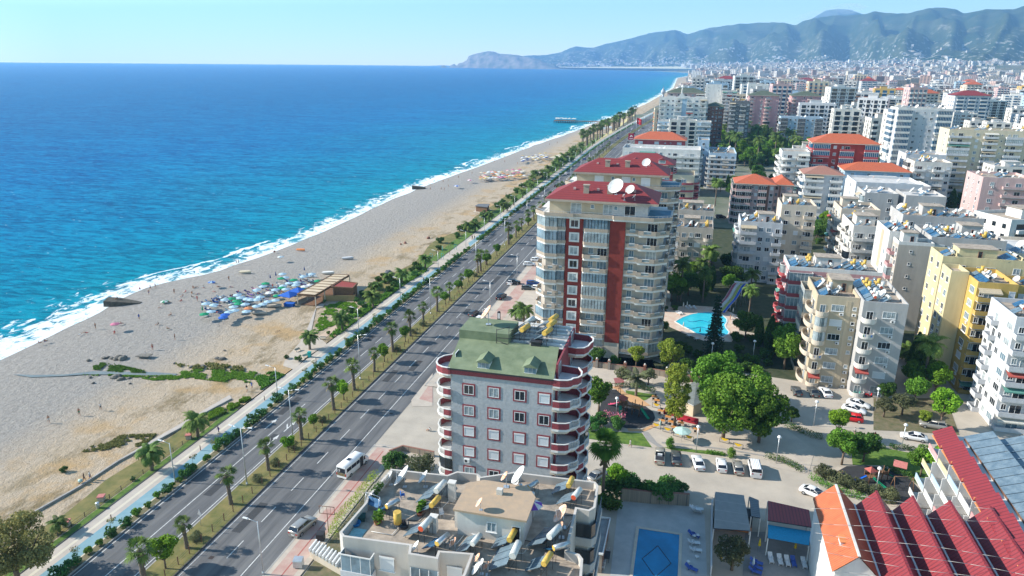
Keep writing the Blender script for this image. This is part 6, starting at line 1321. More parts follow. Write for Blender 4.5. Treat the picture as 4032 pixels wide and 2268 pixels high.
for i,(x,y) in enumerate([(1280,1100),(1390,1150),(1470,1170)]):
    p=at('f',x,y); b=MB().box(-1.1,-.4,.0,1.1,.4,.45).box(-1.1,.3,.45,1.1,.5,1.0).box(-1.2,-.4,.45,-1.0,.3,.7).box(1.0,-.4,.45,1.2,.3,.7); smallmesh('sofa',f"red patterned outdoor sofa of the cafe, {['left','middle','right'][i]} one",'sofa',b,[mat('red_sofa',(.45,.03,.05))],(p[0],p[1],.03),-.25)
def parasol(r,c1,c2,n=8,h=2.3,dh=.5):
    def f():
        b=MB().tube((0,0,0),(0,0,h+dh),.03,.03,6,2)
        for i in range(n): a,c=6.2832*i/n,6.2832*(i+1)/n; b.add([(0,0,h+dh),(r*math.cos(a),r*math.sin(a),h),(r*math.cos(c),r*math.sin(c),h),(r*math.cos(a),r*math.sin(a),h-.12),(r*math.cos(c),r*math.sin(c),h-.12)],[(0,1,2),(1,3,4,2)],i%2)
        return b.mesh('parasol',[c1,c2,M_rail])
    return cached(('par',r,c1.name,c2.name,h),f)
M_pgreen=mat('pale_green_cloth',(.48,.66,.60)); p=at('f',1380,1320); tag(obj('parasol',parasol(1.75,M_pgreen,M_pgreen),None,(p[0],p[1],.03)),'large open pale green parasol of the cafe','parasol'); closedparasol('f',1205,1225,'folded grey-green parasol at the cafe corner',0,M_pgreen)
# trees of the park and gardens
def tree(key,cr_,x,y,lab,s=1.0,z=0,grp=None): p=at(cr_,x,y); return put(key,(p[0],p[1],z),lab,None,s,grp)
broad('big','big_leafy_tree',8.0,5.6,5.6,46,1.7,15000,.5,L_mid,61,.38,-.8); broad('big2','big_leafy_tree',6.6,4.4,4.6,36,1.5,10000,.48,L_mid,62,.3,-.8)
cl=[(RN.uniform(-1,1)*2.7*(1-abs(k-20)/34),RN.uniform(-1,1)*2.7*(1-abs(k-20)/34),3.2+k*.25+RN.uniform(-.5,.5),RN.uniform(.5,1.1)) for k in range(42) for _ in range(2)]
b=MB(); b.tube((0,0,0),(.2,0,7),.28,.15,8); b.tube((.1,0,4),(1,.5,8),.12,.05,6); PROTO['pepper']=plant('pepper_tree','x','tree',b,clumps(cl,13000,.33,.9),M_bark,L_yel)
tree('big','f',1720,1300,'big bright leafy tree shading the cafe'); tree('big2','f',2010,1330,'second large leafy tree right of the cafe tree',1.1); tree('big2','f',1650,1010,'tall leafy tree behind the cafe roof',1.15); tree('big2','f',1950,1090,'leafy tree behind the second large tree',.95)
tree('pepper','f',1322,1195,'tall yellow-green weeping pepper tree beside the red sofas'); tree('leafy0','f',705,1100,'dense round green tree left of the first playground',1.25); tree('palepalm','f',1010,950,'pale feathery palm on the park lawn',1.05)
tree('yellow','f',1285,760,'loose pale green tree at the foot of the tower, right one',1.35); tree('yellow','f',1010,720,'yellow leafy tree at the foot of the tower, left one',.9); tree('leafy2','f',685,690,'small dark tree at the left foot of the tower',.75); tree('shrub','f',840,690,'round shrub between two trees by the boundary wall',1.2)
tree('pine','f',1635,640,'tall dark tiered conifer in front of the curvy pool',1.45); tree('olive','f',900,850,'thin red-tinged tree left of the feathery palm',.9); tree('olive','f',1110,860,'grey-green tree right of the feathery palm',.9)
tree('leafy2','f',1235,430,'small dark tree between the tower and the pool',.55); tree('leafy2','f',1900,480,'dark dense tree right of the pool deck',1.3); tree('cypress','f',2000,560,'dark drooping tree at the right of the garden',1.0); tree('tallpalm','f',1925,330,'tall sunlit palm right of the slide',1.0); tree('tallpalm','e',1930,1240,'second tall sunlit palm right of the slide',1.1); tree('tallpalm','e',1590,1090,'very tall palm in front of the beige apartment blocks',1.35)
tree('date0','e',95,1400,'bright palm at the foot of the tower on the street side',1.2); tree('date1','f',30,330,'low palm beside the bright palm left of the tower',1.0); tree('shrub','e',1240,1290,'bright ball shrub at the left of the pool lawn',.9); tree('shrub','e',1330,1285,'round bush at the pool lawn',.9)
hp=hgt('g',740,830,760,330); tree('bigfan','g',738,832,'very tall shaggy fan palm beside the parking street',hp/12.6)
tree('ole','g',845,790,'tall narrow oleander right of the shaggy palm',1.75); tree('leafy1','g',850,790,'leafy tall shrub tree beside the shaggy palm',.8)
for i,(x,y,s) in enumerate([(965,770,1.25),(1075,800,1.25),(1195,830,1.4),(1265,800,1.3),(1375,790,.95),(1010,790,.9)]): tree('ole','g',x,y,f"oleander above the blue rectangular pool, {nth(i+1)} from left",s,grp='oleanders behind the pool wall')
tree('shrub','g',760,880,'dark shrubs at the foot of the shaggy palm',1.5); tree('shrub','g',820,900,'dark shrub in the shade by the pool terrace corner',1.5)
tree('ball','g',1290,405,'clipped ball shrub at the park kerb',1.1); tree('ball','g',1783,480,'second clipped ball shrub by the park kerb',1.0)
t=tree('ole','f',720,1200,'pink flowering oleander left of the playground',1.1); tree('ole','f',860,1215,'pink flowering oleander in front of the playground',1.1); tree('ole','f',650,1240,'oleander behind the shaggy palm crown',1.1)
P=np.array([[at('f',RN.uniform(740,930),RN.uniform(1140,1200))[0],at('f',800,RN.uniform(1160,1215))[1],RN.uniform(2.1,3.0)] for _ in range(260)]); tag(obj('pink_blossoms',quads('pink_blossoms',leafquads(P,.22),L_pink)),kind='stuff')
tree('leafy0','k',600,540,'broad leafy tree at the street corner left of the second playground',1.1); tree('leafy1','k',560,330,'upper part tree above the broad corner tree',.9); tree('leafy2','k',775,520,'slim leafy tree on the small lawn',1.05); tree('leafy0','k',1240,640,'leafy tree at the right of the small lawn',.9); tree('leafy1','k',1385,795,'tall leafy tree at the right path junction',1.25); tree('leafy0','k',1480,720,'bright leafy tree behind the junction tree',1.1); tree('leafy2','k',190,190,'thin young tree in the car park corner',.55)
for i,(x,y,s) in enumerate([(450,640,1),(560,690,1),(640,720,.9),(740,760,1),(860,790,.9),(980,840,1.1)]): tree('olivebush','k',x,y,f"grey-green shrub along the second playground, {nth(i+1)} from left",s,grp='grey-green shrubs of the second playground')
tree('leafy1','m',1350,1180,'leafy tree behind the grey-green bushes by the grey block',1.2); tree('leafy0','m',1190,1220,'light green tree at the foot of the grey block',1.0); tree('olive','m',940,1330,'silver-green olive tree by the scooters',1.0); tree('olive','m',1090,1310,'silver-green olive tree right of its twin',1.1); tree('leafy1','m',1400,1420,'leafy tree above the grey parked car',1.2); tree('yellow','m',1265,1400,'small yellow-leaved tree by the grey parked car',.55); tree('leafy2','k',960,30,'low tree near the red car',.8)
for i,(x,y,s) in enumerate([(1130,880,1.2),(1200,920,1.2),(1260,960,1.3),(1330,930,1.2)]): tree('date1','m',x,y,f"banana-leaved palm between the grey and yellow blocks, {nth(i+1)} from left",s,grp='banana palms between the blocks')
k=0
for cr_,x0_,x1_,y0_,y1_,n in (('m',0,180,560,1010,16),('f',1230,1560,560,760,12),('f',1560,2000,640,760,8),('e',1270,1620,1100,1230,9),('e',1260,1500,900,1090,7),('e',1500,1800,950,1160,9),('m',1050,1280,950,1150,6),('m',1430,1700,860,1080,8),('m',1150,1290,460,600,3),('e',1640,1820,300,440,5),('e',1560,1800,60,330,13),('z2',560,900,850,1150,6),('v',1250,2100,830,1160,105),('v',1500,1940,1000,1220,14),('q',1170,1560,470,740,16),('v',1650,2250,760,900,10),('u',520,800,800,1090,12),('f',1780,2087,470,760,12)):
    for i in range(n):
        x=RN.uniform(x0_,x1_); y=RN.uniform(y0_,y1_); kk=RN.choice(('leafy0','leafy2','leafy2','leafy1','cypress','tallpalm','shrub')) if cr_!='q' else RN.choice(('leafy1','leafy0','leafy2')); k+=1
        if cr_=='v' and i%5==0: kk='tallpalm'
        if cr_=='f': kk='shrub'
        CR.setdefault('u',(3024,100,2.5556)); p=at(cr_,x,y)
        if any(a-1<p[0]<b_+1 and c_-1<p[1]<d_+1 for a,b_,c_,d_,*_r in BL): continue
        put(kk,(p[0],p[1],0),f"garden tree between the apartment blocks, {nth(k)} in the row order of the gardens",None,RN.uniform(1.0,1.5)*(1.5 if cr_ in('v','u') else 1),'garden trees between the apartment blocks')
# ---------------- blue rectangular pool ----------------
fp('pool_terrace',[(800,1449),(870,840),(1000,850),(1440,880),(1570,950),(1590,1449)],.01,gmat('grey_pool_paving',(.48,.47,.45),(.38,.38,.37)),'g')
Q=[at('g',x,y) for x,y in ((1035,1065),(1365,1100),(1345,1449))]; x0_,x1_,y1_=Q[0][0],Q[1][0],Q[0][1]
tag(MB().box(x0_,70,-.05,x1_,y1_,.06).build('pool_water',mat('pool_water_deep',(.01,.24,.48),.08,.15,.3,.1,coord='World')),kind='structure')
tag(MB().wall([(x0_,70),(x1_,70),(x1_,y1_),(x0_,y1_)],0,.14,-.45,0,True).build('pool_edge',[P_['beige']]),'stone coping of the blue rectangular pool','pool edge')
cx_,cy_=(x0_+x1_)/2,at('g',1180,1330)[1]; b=MB(); dm=[(cx_,cy_+3.6),(cx_+2.1,cy_),(cx_,cy_-3.6),(cx_-2.1,cy_),(cx_,cy_+3.6)]; b.path([(x,y,.065) for x,y in dm],.05,4); tag(b.build('pool_diamond',[M_dark]),'dark diamond outline on the blue rectangular pool','tile line')
for i,(x,y,rz,bl) in enumerate([(1480,1125,1.2,1),(1480,1190,1.7,0),(1495,1250,1.7,0),(1460,1400,1.2,1),(1500,930,1.5,0),(1510,925,1.6,0),(1490,940,1.5,0)]):
    p=at('g',x,y); z=.02 if i<5 else .02+.3*(i-4); tag(obj('sun_lounger',lounger_b() if bl else lounger(),None,(p[0],p[1],z),rz),('blue-cushioned' if bl else 'white')+f" lounger on the shaded pool terrace, {nth(i+1)} of the right side",'sun lounger','loungers on the shaded pool terrace')
for i,(x,y) in enumerate([(780,1260),(750,1360),(740,1395)]): p=at('g',x,y); tag(obj('chair',chair_mesh(mat('white_plastic',(.75,.75,.75),.4)),None,(p[0],p[1],.02),-1.5),f"white chair {['above','below','at the bottom of'][i]} the dark garden table by the lean-to",'chair')
p=at('g',770,1310); tag(MB().box(-.5,-.9,.68,.5,.9,.74).box(-.45,-.85,0,-.38,-.78,.68).box(.38,-.85,0,.45,-.78,.68).box(-.45,.78,0,-.38,.85,.68).box(.38,.78,0,.45,.85,.68).build('garden_table',[M_dark],None,(p[0],p[1],.02)),'dark rectangular garden table by the lean-to','table')
for i,(x,y) in enumerate([(1485,1140),(1515,1135),(1505,1310),(1435,1350)]): p=at('g',x,y); tag(MB().lathe([(.01,.48),(.3,.48),(.3,.44),(.05,.42),(.04,0)],12).build('side_table',[mat('white_plastic',(.75,.75,.75),.4)],None,(p[0],p[1],.02)),f"small round white table beside the terrace loungers, {nth(i+1)} from the top",'table','small round pool tables')
# ---------------- pergolas and roofs to its right ----------------
def slabroof(name,lab,cr_,pts,z,m,posts=True,th=.15,cat='pergola',tilt=0):
    P=[at(cr_,x,y,z) for x,y in pts]; c=P[0]; q=[(x-c[0],y-c[1]) for x,y in P]; t=thing(name,lab,cat,(c[0],c[1],0)); MB().prism(q,z-th,z,1,0).build('roof',[m,M_dark],t)
    if posts:
        for x,y in q: MB().box(x-.08,y-.08,0,x+.08,y+.08,z-th,0).build('post',[P_['white']],t)
    return t
M_dks=stripes('slate_sheet',(.16,.17,.18),(.12,.13,.14),1,.5); M_cor=stripes('red_corrugated_sheet',(.24,.028,.034),(.14,.017,.024),1,.62,.74,.5,bump=.6); M_corx=stripes('red_corrugated_sheet_x',(.24,.028,.034),(.14,.017,.024),0,.5,.7,.5,bump=.6)
slabroof('pergola','grey flat canopy with a pale sunlit end above the dark bar','g',[(1660,762),(1890,790),(1945,1080),(1645,1060)],3.6,stripes('canopy_sheet',(.30,.29,.27),(.24,.24,.23),1,2.6,.06))
slabroof('pergola','narrow grey canopy strip right of the flat canopy','g',[(1935,800),(2010,830),(2025,975),(1950,960)],3.4,M_dks)
slabroof('bar_shed','red corrugated shed roof with an orange fascia above the blue awning','k',[(0,835),(335,910),(355,1050),(0,995)],3.8,M_corx,cat='shed')
slabroof('awning','bright blue awning in front of the red shed','k',[(0,1030),(350,1085),(335,1200),(0,1140)],3.0,mat('blue_awning',(.02,.30,.50),.6),th=.06,cat='awning')
P=[at('g',1645,1062),at('g',1945,1085)]; tag(MB().box(P[0][0],P[0][1]+.2,0,P[1][0],P[0][1]+2.5,2.9,0).box(P[0][0],P[0][1]+.1,.1,P[1][0],P[0][1]+.19,1.0,1).build('bar_counter',[M_dark,P_['orange']]),'dark bar under the grey canopy with an orange counter front','bar')
fp('right_pool_deck',[(1900,1090),(2087,1090),(2087,1449),(1880,1449)],.012,gmat('deck_boards',(.30,.28,.26),(.22,.21,.2)),'g'); fp('right_pool_deck_two',[(0,1140),(350,1200),(330,1449),(0,1449)],.012,gmat('deck_boards',(.30,.28,.26),(.22,.21,.2)),'k')
b=MB().wall([at('g',1620,900),at('g',1615,1449)],0,1.8,.15,0); tag(b.build('fence',[P_['palegrey']]),'pale fence dividing the two pool yards','fence')
tree('olive','g',1790,1400,'dark reddish tree beside the right pool yard',1.2)
for i,(x,y,rz) in enumerate([(20,1320,.1),(95,1335,.1),(155,1345,.1),(205,1350,.1),(290,1360,.1)]): p=at('k',x,y,.0); tag(obj('sun_lounger',lounger() if i!=3 else lounger_b(),None,(p[0],p[1],.02),rz),f"lounger in the row before the blue awning, {nth(i+1)} from left",'sun lounger','loungers before the blue awning')
for i,(x,y) in enumerate([(1990,1350),(1990,1390),(1980,1425)]): p=at('g',x,y); tag(obj('sun_lounger',lounger_b(),None,(p[0],p[1],.02),1.3),f"blue and white lounger in the right yard, {nth(i+1)} from the top",'sun lounger','blue loungers of the right yard')
M_py=mat('parasol_yellow',(.72,.52,.03)); closedparasol('g',1700,1350,'folded yellow parasol by the reddish tree',0,M_py); closedparasol('k',215,1270,'folded multicoloured parasol before the blue awning',0,M_py); closedparasol('g',1960,1400,'folded blue parasol on the right loungers',0,P_['blue']); closedparasol('g',2010,1250,'folded yellow and red parasol on the right deck',0,M_py)
# ---------------- terrace houses with red roofs ----------------
z0=10.0; xe=[at('k',*p,z0)[0] for p in ((365,830),(705,860),(1005,900),(1290,945),(1605,985))]; xe.append(xe[-1]+5.1); yb=98.3; names=['orange tiled','first red metal','second red metal','third red metal','fourth red metal']
for i in range(5):
    xa,xb=xe[i]+.12,xe[i+1]-.12; ya=82.0 if i==0 else 74; xm=(xa+xb)/2; rh=2.7; t=thing('terrace_house',f"gable-roofed house with the {names[i]} roof in the lower right row",'house',(xm,ya,0)); h=(xb-xa)/2; D=yb-ya-(.3 if i else 0)
    b=MB().box(-h+.35,0.3,-.1,h-.35,D-.3,z0,0); b.add([(-h+.35,.3,z0),(h-.35,.3,z0),(0,.3,z0+rh-.15),(-h+.35,D-.3,z0),(h-.35,D-.3,z0),(0,D-.3,z0+rh-.15)],[(0,1,2),(4,3,5)],0); b.build('wall',[P_['white']],t)
    m_=M_otile if i==0 else M_cor; m_=stripes('orange_barrel_tile',(.52,.135,.05),(.34,.085,.04),1,.38,.62,.8,bump=.5,nz=.3) if i==0 else M_cor
    b=MB(); b.add([(-h,0,z0-.05),(-h,D,z0-.05),(0,D,z0+rh),(0,0,z0+rh)],[(0,3,2,1)],0); b.add([(h,0,z0-.05),(h,D,z0-.05),(0,D,z0+rh),(0,0,z0+rh)],[(0,1,2,3)],0)
    b.add([(-h,0,z0-.2),(-h,D,z0-.2),(0,D,z0+rh-.15),(0,0,z0+rh-.15),(h,0,z0-.2),(h,D,z0-.2)],[(0,1,2,3),(4,3,2,5)],1); b.box(-.16,-.02,z0+rh-.05,.16,D,z0+rh+.06,0 if i else 2); b.build('roof',[m_,P_['brown'],P_['offwhite']],t)
    b=MB().box(h-.02,0,z0-.25,h+.26,D,z0-.05,0); b.build('gutter',[P_['white']],t)
    if i in(2,4): 
        b=MB().box(-1.3,3.5 if i==2 else 1.0,z0+.2,.1,5.6 if i==2 else 3.1,z0+2.4,0); y_=3.2 if i==2 else .7; b.add([(-1.9,y_,z0+2.2),(.6,y_,z0+2.6),(.6,y_+2.7,z0+2.6),(-1.9,y_+2.7,z0+2.2)],[(0,1,2,3)],1); b.build('roof_stack',[P_['white'],M_corx],t)
    if i==0: MB().box(-1.4,3.6,z0+.5,-.2,5.0,z0+1.9,0).box(-1.5,3.5,z0+1.9,-.1,5.1,z0+2.0,1).build('chimney',[P_['palegrey'],P_['orange']],t)
for i in range(3):
    for f in range(3): pass
for i in range(7):
    y=79+i*2.9; pts=[(86+k*2.4,y-1.5+.12*k+ (1.2*math.sin(i+k*.3)),12.7+.5*math.cos(k*.6+i)) for k in range(11)]
    tag(MB().path(pts,.025,4).build('overhead_cable',[mat('grey_cable',(.55,.52,.48))]),f"pale sagging cable across the red roofs, {nth(i+1)} from the bottom edge",'cable','cables over the red roofs')
# solar-roofed block on the lower right edge
t=thing('apartment_block','stepped holiday block with red saw-tooth eaves, coloured balconies and long solar arrays','apartment building',(113,102,0))
MB().box(-1.5,-19,-.1,14,17.5,12.2,0).build('wall',[P_['white']],t)
for i in range(7):
    y=-16+i*4.95
    b=MB().add([(-3.9,y+.2,11.5),(-1.2,y+.2,12.9),(-1.2,y+4.8,13.5),(-3.9,y+4.8,12.1),(-3.9,y+.2,11.35),(-1.2,y+.2,12.75),(-1.2,y+4.8,13.35),(-3.9,y+4.8,11.95)],[(0,1,2,3),(7,6,5,4),(0,4,5,1),(3,2,6,7),(0,3,7,4)],0); b.box(-3.8,y+.22,11.0,-1.4,y+.4,11.9,1); b.box(-3.85,y+.3,11.3,-3.7,y+4.7,11.5,1); b.build('eave_roof',[M_cor,P_['orange']],t)
    for f in range(4):
        z=.4+2.9*f; d=2.6+ (3-f)*.55; c=['paleyellow','pink','white','blue'][(i+f)%4]
        b=MB().box(-1.5-d,y,z-.15,-1.5,y+4.6,z,0); b.box(-1.5-d,y+.1,z,-1.5-d+.12,y+4.5,z+.95,1); b.box(-1.5-d,y-.06,z,-1.5,y+.06,z+2.75 if f<3 else z+2.3,0); b.build('balcony',[P_['white'],P_[c]],t)
        obj('balcony_door',win_mesh(2.2,2.1,'d','white',2),t,(-1.51,y+3.6,z+.05),-math.pi/2)
for xa in (0.2,5.0):
    for i in range(16):
        y=-17.5+i*2.15; b=MB().add([(xa,y,12.7),(xa+3.9,y,14.2),(xa+3.9,y+2.0,14.2),(xa,y+2.0,12.7),(xa,y,12.6),(xa+3.9,y,14.1),(xa+3.9,y+2.0,14.1),(xa,y+2.0,12.6)],[(0,1,2,3),(7,6,5,4),(0,4,5,1),(3,2,6,7),(0,3,7,4),(1,5,6,2)],0); b.build('solar_panel',[M_panel],t)
    MB().box(xa+3.5,-17.5,12.2,xa+3.7,16.5,14.0,0).box(xa,-17.5,12.2,xa+.2,16.5,12.58,0).build('panel_rack',[M_rust],t)
# ---------------- vehicles ----------------
def carproto(key,name,cat,L_,Wd,prof,glass,col,wr=.33,wx=(.19,.80),roofm=None,extra=None):
    """prof: (x,z) side outline of lower body; glass: (x,z) outline of the cabin; nose at +x"""
    t=thing(name,'x',cat,(0,-500,0)); hw=Wd/2
    b=MB(); secs=[]
    xs=[p[0] for p in prof]; n=len(prof)
    def section(x,zt,w,zb=.22,tk=.86): return [(x,-w*tk,zb),(x,-w,zb+.22),(x,-w,zt-.12),(x,-w*.9,zt),(x,w*.9,zt),(x,w,zt-.12),(x,w,zb+.22),(x,w*tk,zb)]
    S=[section((u-.5)*L_,z,hw*k) for u,z,k in prof]
    vs=[p for s in S for p in s]; fs=[]
    for i in range(len(S)-1):
        for j in range(8): a=i*8+j; c=i*8+(j+1)%8; fs.append((a,a+8,c+8,c))
    b.add(vs,fs,0,True); b.add(S[0],[tuple(range(8))],0); b.add(S[-1],[tuple(range(8))[::-1]],0)
    b.build('body',[col],t)
    # cabin: glass sides, roof on top
    g=MB(); C=[((u-.5)*L_,z,hw*k) for u,z,k in glass]; zb=C[0][1]
    base=[(c[0],c[2]) for c in C]
    x0,x1,x2,x3=[c[0] for c in C]; zt=C[1][1]; wb=C[0][2]; wt=C[1][2]
    V=[(x0,-wb,zb),(x3,-wb,zb),(x3,wb,zb),(x0,wb,zb),(x1,-wt,zt),(x2,-wt,zt),(x2,wt,zt),(x1,wt,zt)]
    g.add(V,[(0,1,5,4),(1,2,6,5),(2,3,7,6),(3,0,4,7)],0); g.build('windows',[mat('car_glass',(.015,.02,.03),.08,0,spec=.8)],t)
    r=MB().add([(x1-.06,-wt-.02,zt-.03),(x2+.06,-wt-.02,zt-.03),(x2+.06,wt+.02,zt-.03),(x1-.06,wt+.02,zt-.03),(x1+.1,-wt*.8,zt+.05),(x2-.1,-wt*.8,zt+.05),(x2-.1,wt*.8,zt+.05),(x1+.1,wt*.8,zt+.05)],[(3,2,1,0),(4,5,6,7),(0,1,5,4),(1,2,6,5),(2,3,7,6),(3,0,4,7)],0,True)
    for s in (-1,1):
        r.tube((x0,s*wb,zb),(x1,s*wt,zt),.045,.045,5); r.tube((x3,s*wb,zb),(x2,s*wt,zt),.045,.045,5); m_=(x1+x2)/2; r.tube((m_,s*(wb+.01),zb),(m_,s*(wt+.01),zt),.04,.04,5)
    r.build('roof',[roofm or col],t)
    for u in wx:
        for s in (-1,1): 
            x=(u-.5)*L_; w=MB().tube((x,s*(hw-.2),wr),(x,s*(hw+.01),wr),wr,wr,16,0).tube((x,s*(hw+.01),wr),(x,s*(hw+.02),wr),wr*.6,wr*.55,12,1); w.build('wheel',[mat('tyre',(.02,.02,.02),.9),mat('rim',(.45,.46,.48),.35,0,metal=.6)],t)
    f=prof[-1]; k=prof[0]
    for s in (-1,1):
        MB().box(L_/2-.12,s*hw*.55-.18,f[1]-.28,L_/2+.012,s*hw*.55+.18,f[1]-.12).build('headlight',[mat('lamp_glass',(.8,.8,.78),.2)],t)
        MB().box(-L_/2-.012,s*hw*.7-.14,k[1]-.35,-L_/2+.1,s*hw*.7+.14,k[1]-.15).build('tail_light',[mat('tail_red',(.5,.02,.02),.3)],t)
    MB().box(-L_/2-.015,-.26,.5,-L_/2+.02,.26,.62).build('number_plate',[M_frame],t)
    if extra: extra(t,L_,hw)
    PROTO[key]=learn(t)
CARW=mat('car_paint_white',(.78,.78,.78),.25,0,spec=.6); CARS=mat('car_paint_silver',(.42,.40,.37),.3,0,metal=.5); CARR=mat('car_paint_red',(.62,.01,.015),.25,0,spec=.6); CARK=mat('car_paint_black',(.015,.016,.018),.25,0,spec=.6); CARG=mat('car_paint_grey',(.11,.12,.12),.3,0,metal=.4); CARB=mat('car_paint_blue',(.02,.06,.22),.3,0)
sed=[(0,.85,.86),(.03,.98,.95),(.16,1.0,1.0),(.5,.98,1.0),(.74,.95,1.0),(.95,.82,.95),(1.0,.68,.84)]; sg=[(.10,.96,.86),(.27,1.42,.72),(.52,1.44,.72),(.72,.93,.86)]
hat=[(0,.95,.88),(.03,1.05,.96),(.2,1.05,1.0),(.6,1.0,1.0),(.78,.97,1.0),(.95,.85,.95),(1.0,.68,.84)]; hg=[(.02,1.02,.86),(.12,1.48,.74),(.55,1.50,.74),(.78,.95,.86)]
suv=[(0,1.05,.9),(.03,1.2,.97),(.2,1.2,1.0),(.6,1.15,1.0),(.78,1.12,1.0),(.95,1.0,.96),(1.0,.8,.88)]; ug=[(.02,1.16,.88),(.10,1.66,.76),(.58,1.70,.76),(.76,1.1,.88)]
for k,c in (('W',CARW),('S',CARS),('G',CARG),('B',CARB),('R',CARR),('K',CARK)):
    carproto('sed'+k,'parked_car','car',4.6,1.85,sed,sg,c) if k in 'WGKS' else None
    carproto('hat'+k,'parked_car','car',4.2,1.8,hat,hg,c) if k in 'WRGBS' else None
    carproto('suv'+k,'estate_car','car',4.7,1.95,suv,ug,c,.37) if k in 'WSK' else None
van=[(0,1.25,.96),(.01,1.3,1.0),(.5,1.3,1.0),(.84,1.28,1.0),(.93,1.15,.98),(1,.85,.9)]
def rails(t,L_,hw):
    b=MB()
    for i in range(5): b.box(-L_*.45,-.6+i*.27,2.0,L_*.2,-.52+i*.27,2.03)
    b.build('roof_ribs',[CARW],t)
carproto('vanW','parked_van','van',4.9,1.9,van,[(.005,1.25,.96),(.03,1.95,.86),(.72,1.97,.86),(.86,1.25,.94)],CARW,.35,extra=rails)
def pk(t,L_,hw): MB().box(-L_*.47,-hw*.8,1.0,-L_*.12,hw*.8,1.06,1).box(-L_*.2,-.4,1.06,-L_*.13,.4,1.4,0).build('load_bed',[CARW,M_dark],t)
carproto('pickS','pickup_truck','pickup truck',5.2,1.9,[(0,.98,.93),(.02,1.05,.98),(.4,1.05,1),(.74,1.05,1.0),(.95,.95,.96),(1,.75,.88)],[(.38,1.02,.9),(.42,1.68,.76),(.62,1.70,.76),(.76,1.03,.9)],mat('car_paint_champagne',(.45,.42,.36),.3,0,metal=.4),.38,extra=pk)
# minibus
t=thing('minibus','white minibus with open front door and number 23 on its rear','minibus',(0,0,0)); hw=1.02; Lb=7.0
b=MB(); S=[]
for x,zt,w in ((-3.5,2.45,.98),(-3.42,2.62,1.02),(0,2.68,1.02),(1.9,2.62,1.02),(2.35,2.3,1.0),(2.75,1.5,.97),(3.4,1.25,.92),(3.52,.8,.85)):
    S.append([(x,-w*.95,.32),(x,-w,.6),(x,-w,zt-.3),(x,-w*.86,zt),(x,w*.86,zt),(x,w,zt-.3),(x,w,.6),(x,w*.95,.32)])
b.add([p for s in S for p in s],[(i*8+j,i*8+j+8,i*8+(j+1)%8+8,i*8+(j+1)%8) for i in range(7) for j in range(8)],0,True); b.add(S[0],[tuple(range(8))],0); b.add(S[-1],[tuple(range(8))[::-1]],0); b.build('body',[CARW],t)
gm=MATS['car_glass']
for s in (-1,1):
    for x0_,x1_ in ((-3.2,-1.9),(-1.8,-.5),(-.4,.55)): MB().box(x0_,s*hw-.02,1.45,x1_,s*hw+.02,2.15).build('side_window',[gm],t)
    MB().box(1.75,s*hw-.02,1.3,2.3,s*hw+.015,2.0).build('door_window',[gm],t)
MB().box(.65,-hw-.05,.45,1.6,-hw+.03,2.35).build('open_door',[M_dark],t)
MB().add([(2.42,-.85,2.15),(2.8,-.85,1.48),(2.8,.85,1.48),(2.42,.85,2.15)],[(0,1,2,3)]).build('windscreen',[gm],t)
b=MB().box(-3.53,-.85,1.35,-3.5,.85,2.25,0).box(-3.53,-.9,.75,-3.5,.9,1.3,1); b.build('rear_advert',[gm,mat('advert_brown',(.28,.22,.12),.6,.3,4)],t)
cu=bpy.data.curves.new('n','FONT'); cu.body='23'; cu.size=.62; cu.extrude=.01; cu.align_x='CENTER'; tmp=bpy.data.objects.new('n',cu); COL.objects.link(tmp); dg=bpy.context.evaluated_depsgraph_get(); me=bpy.data.meshes.new_from_object(tmp.evaluated_get(dg)); bpy.data.objects.remove(tmp); me.materials.clear(); me.materials.append(CARW)
obj('number',me,t,(-3.56,.45,1.6),rot=(rad(90),0,rad(-90)))
MB().box(-1.6,-.45,2.66,-.6,.45,2.74,0).box(-1.5,-.38,2.74,-.7,.38,2.76,1).build('roof_hatch',[CARW,gm],t)
for x in (-2.1,2.4):
    for s in (-1,1): MB().tube((x,s*(hw-.25),.37),(x,s*(hw+.01),.37),.37,.37,16,0).tube((x,s*(hw+.01),.37),(x,s*(hw+.02),.37),.2,.2,12,1).build('wheel',[MATS['tyre'],MATS['rim']],t)
for s in (-1,1): MB().box(3.4,s*.6-.2,.95,3.54,s*.6+.2,1.15).build('headlight',[MATS['lamp_glass']],t); MB().box(-3.54,s*.93-.07,.8,-3.49,s*.93+.07,1.3).build('tail_light',[MATS['tail_red']],t)
p=at('d',690,660); q=at('d',860,520); t.location=((p[0]+q[0])/2+.3,(p[1]+q[1])/2+.3,0); t.rotation_euler=(0,0,math.atan2(q[1]-p[1],q[0]-p[0]))
def car(key,cr_,x,y,rz,lab,grp=None,s=1.03): p=at(cr_,x,y); return put(key,(p[0],p[1],0.0),lab,rad(rz),s,grp)
car('suvS','d',385,1070,80,'silver-beige estate car driving off on the near right lane'); N9=90
car('pickS','g',1203,490,92,'champagne pickup truck with an open load bed, leftmost of the parked row'); car('sedG','g',1338,505,95,'dark grey saloon second from left in the parked row'); car('sedW','g',1515,545,100,'white saloon in the middle of the parked row'); car('hatW','g',1705,565,92,'white hatchback fourth in the parked row'); car('hatS','g',1838,585,94,'silver hatchback fifth in the parked row',None); car('vanW','g',1975,600,93,'white ribbed-roof van at the right end of the parked row')
car('sedW','k',735,65,-25,'upper white saloon beside the red car'); car('sedW','k',700,110,-22,'lower white saloon beside the red car'); car('hatR','k',680,180,172,'bright red hatchback in the car park'); car('sedW','k',1185,335,172,'white saloon driving along the street above the lawn'); car('suvS','k',1340,240,170,'silver car half hidden under the street trees'); car('sedW','k',375,795,-30,'white saloon at the street bend by the orange roof')
car('hatG','m',230,1135,95,'dark green car leftmost in front of the tan block'); car('sedG','m',365,1140,97,'grey saloon in front of the tan block'); car('sedW','m',467,1145,98,'white saloon in front of the tan block')
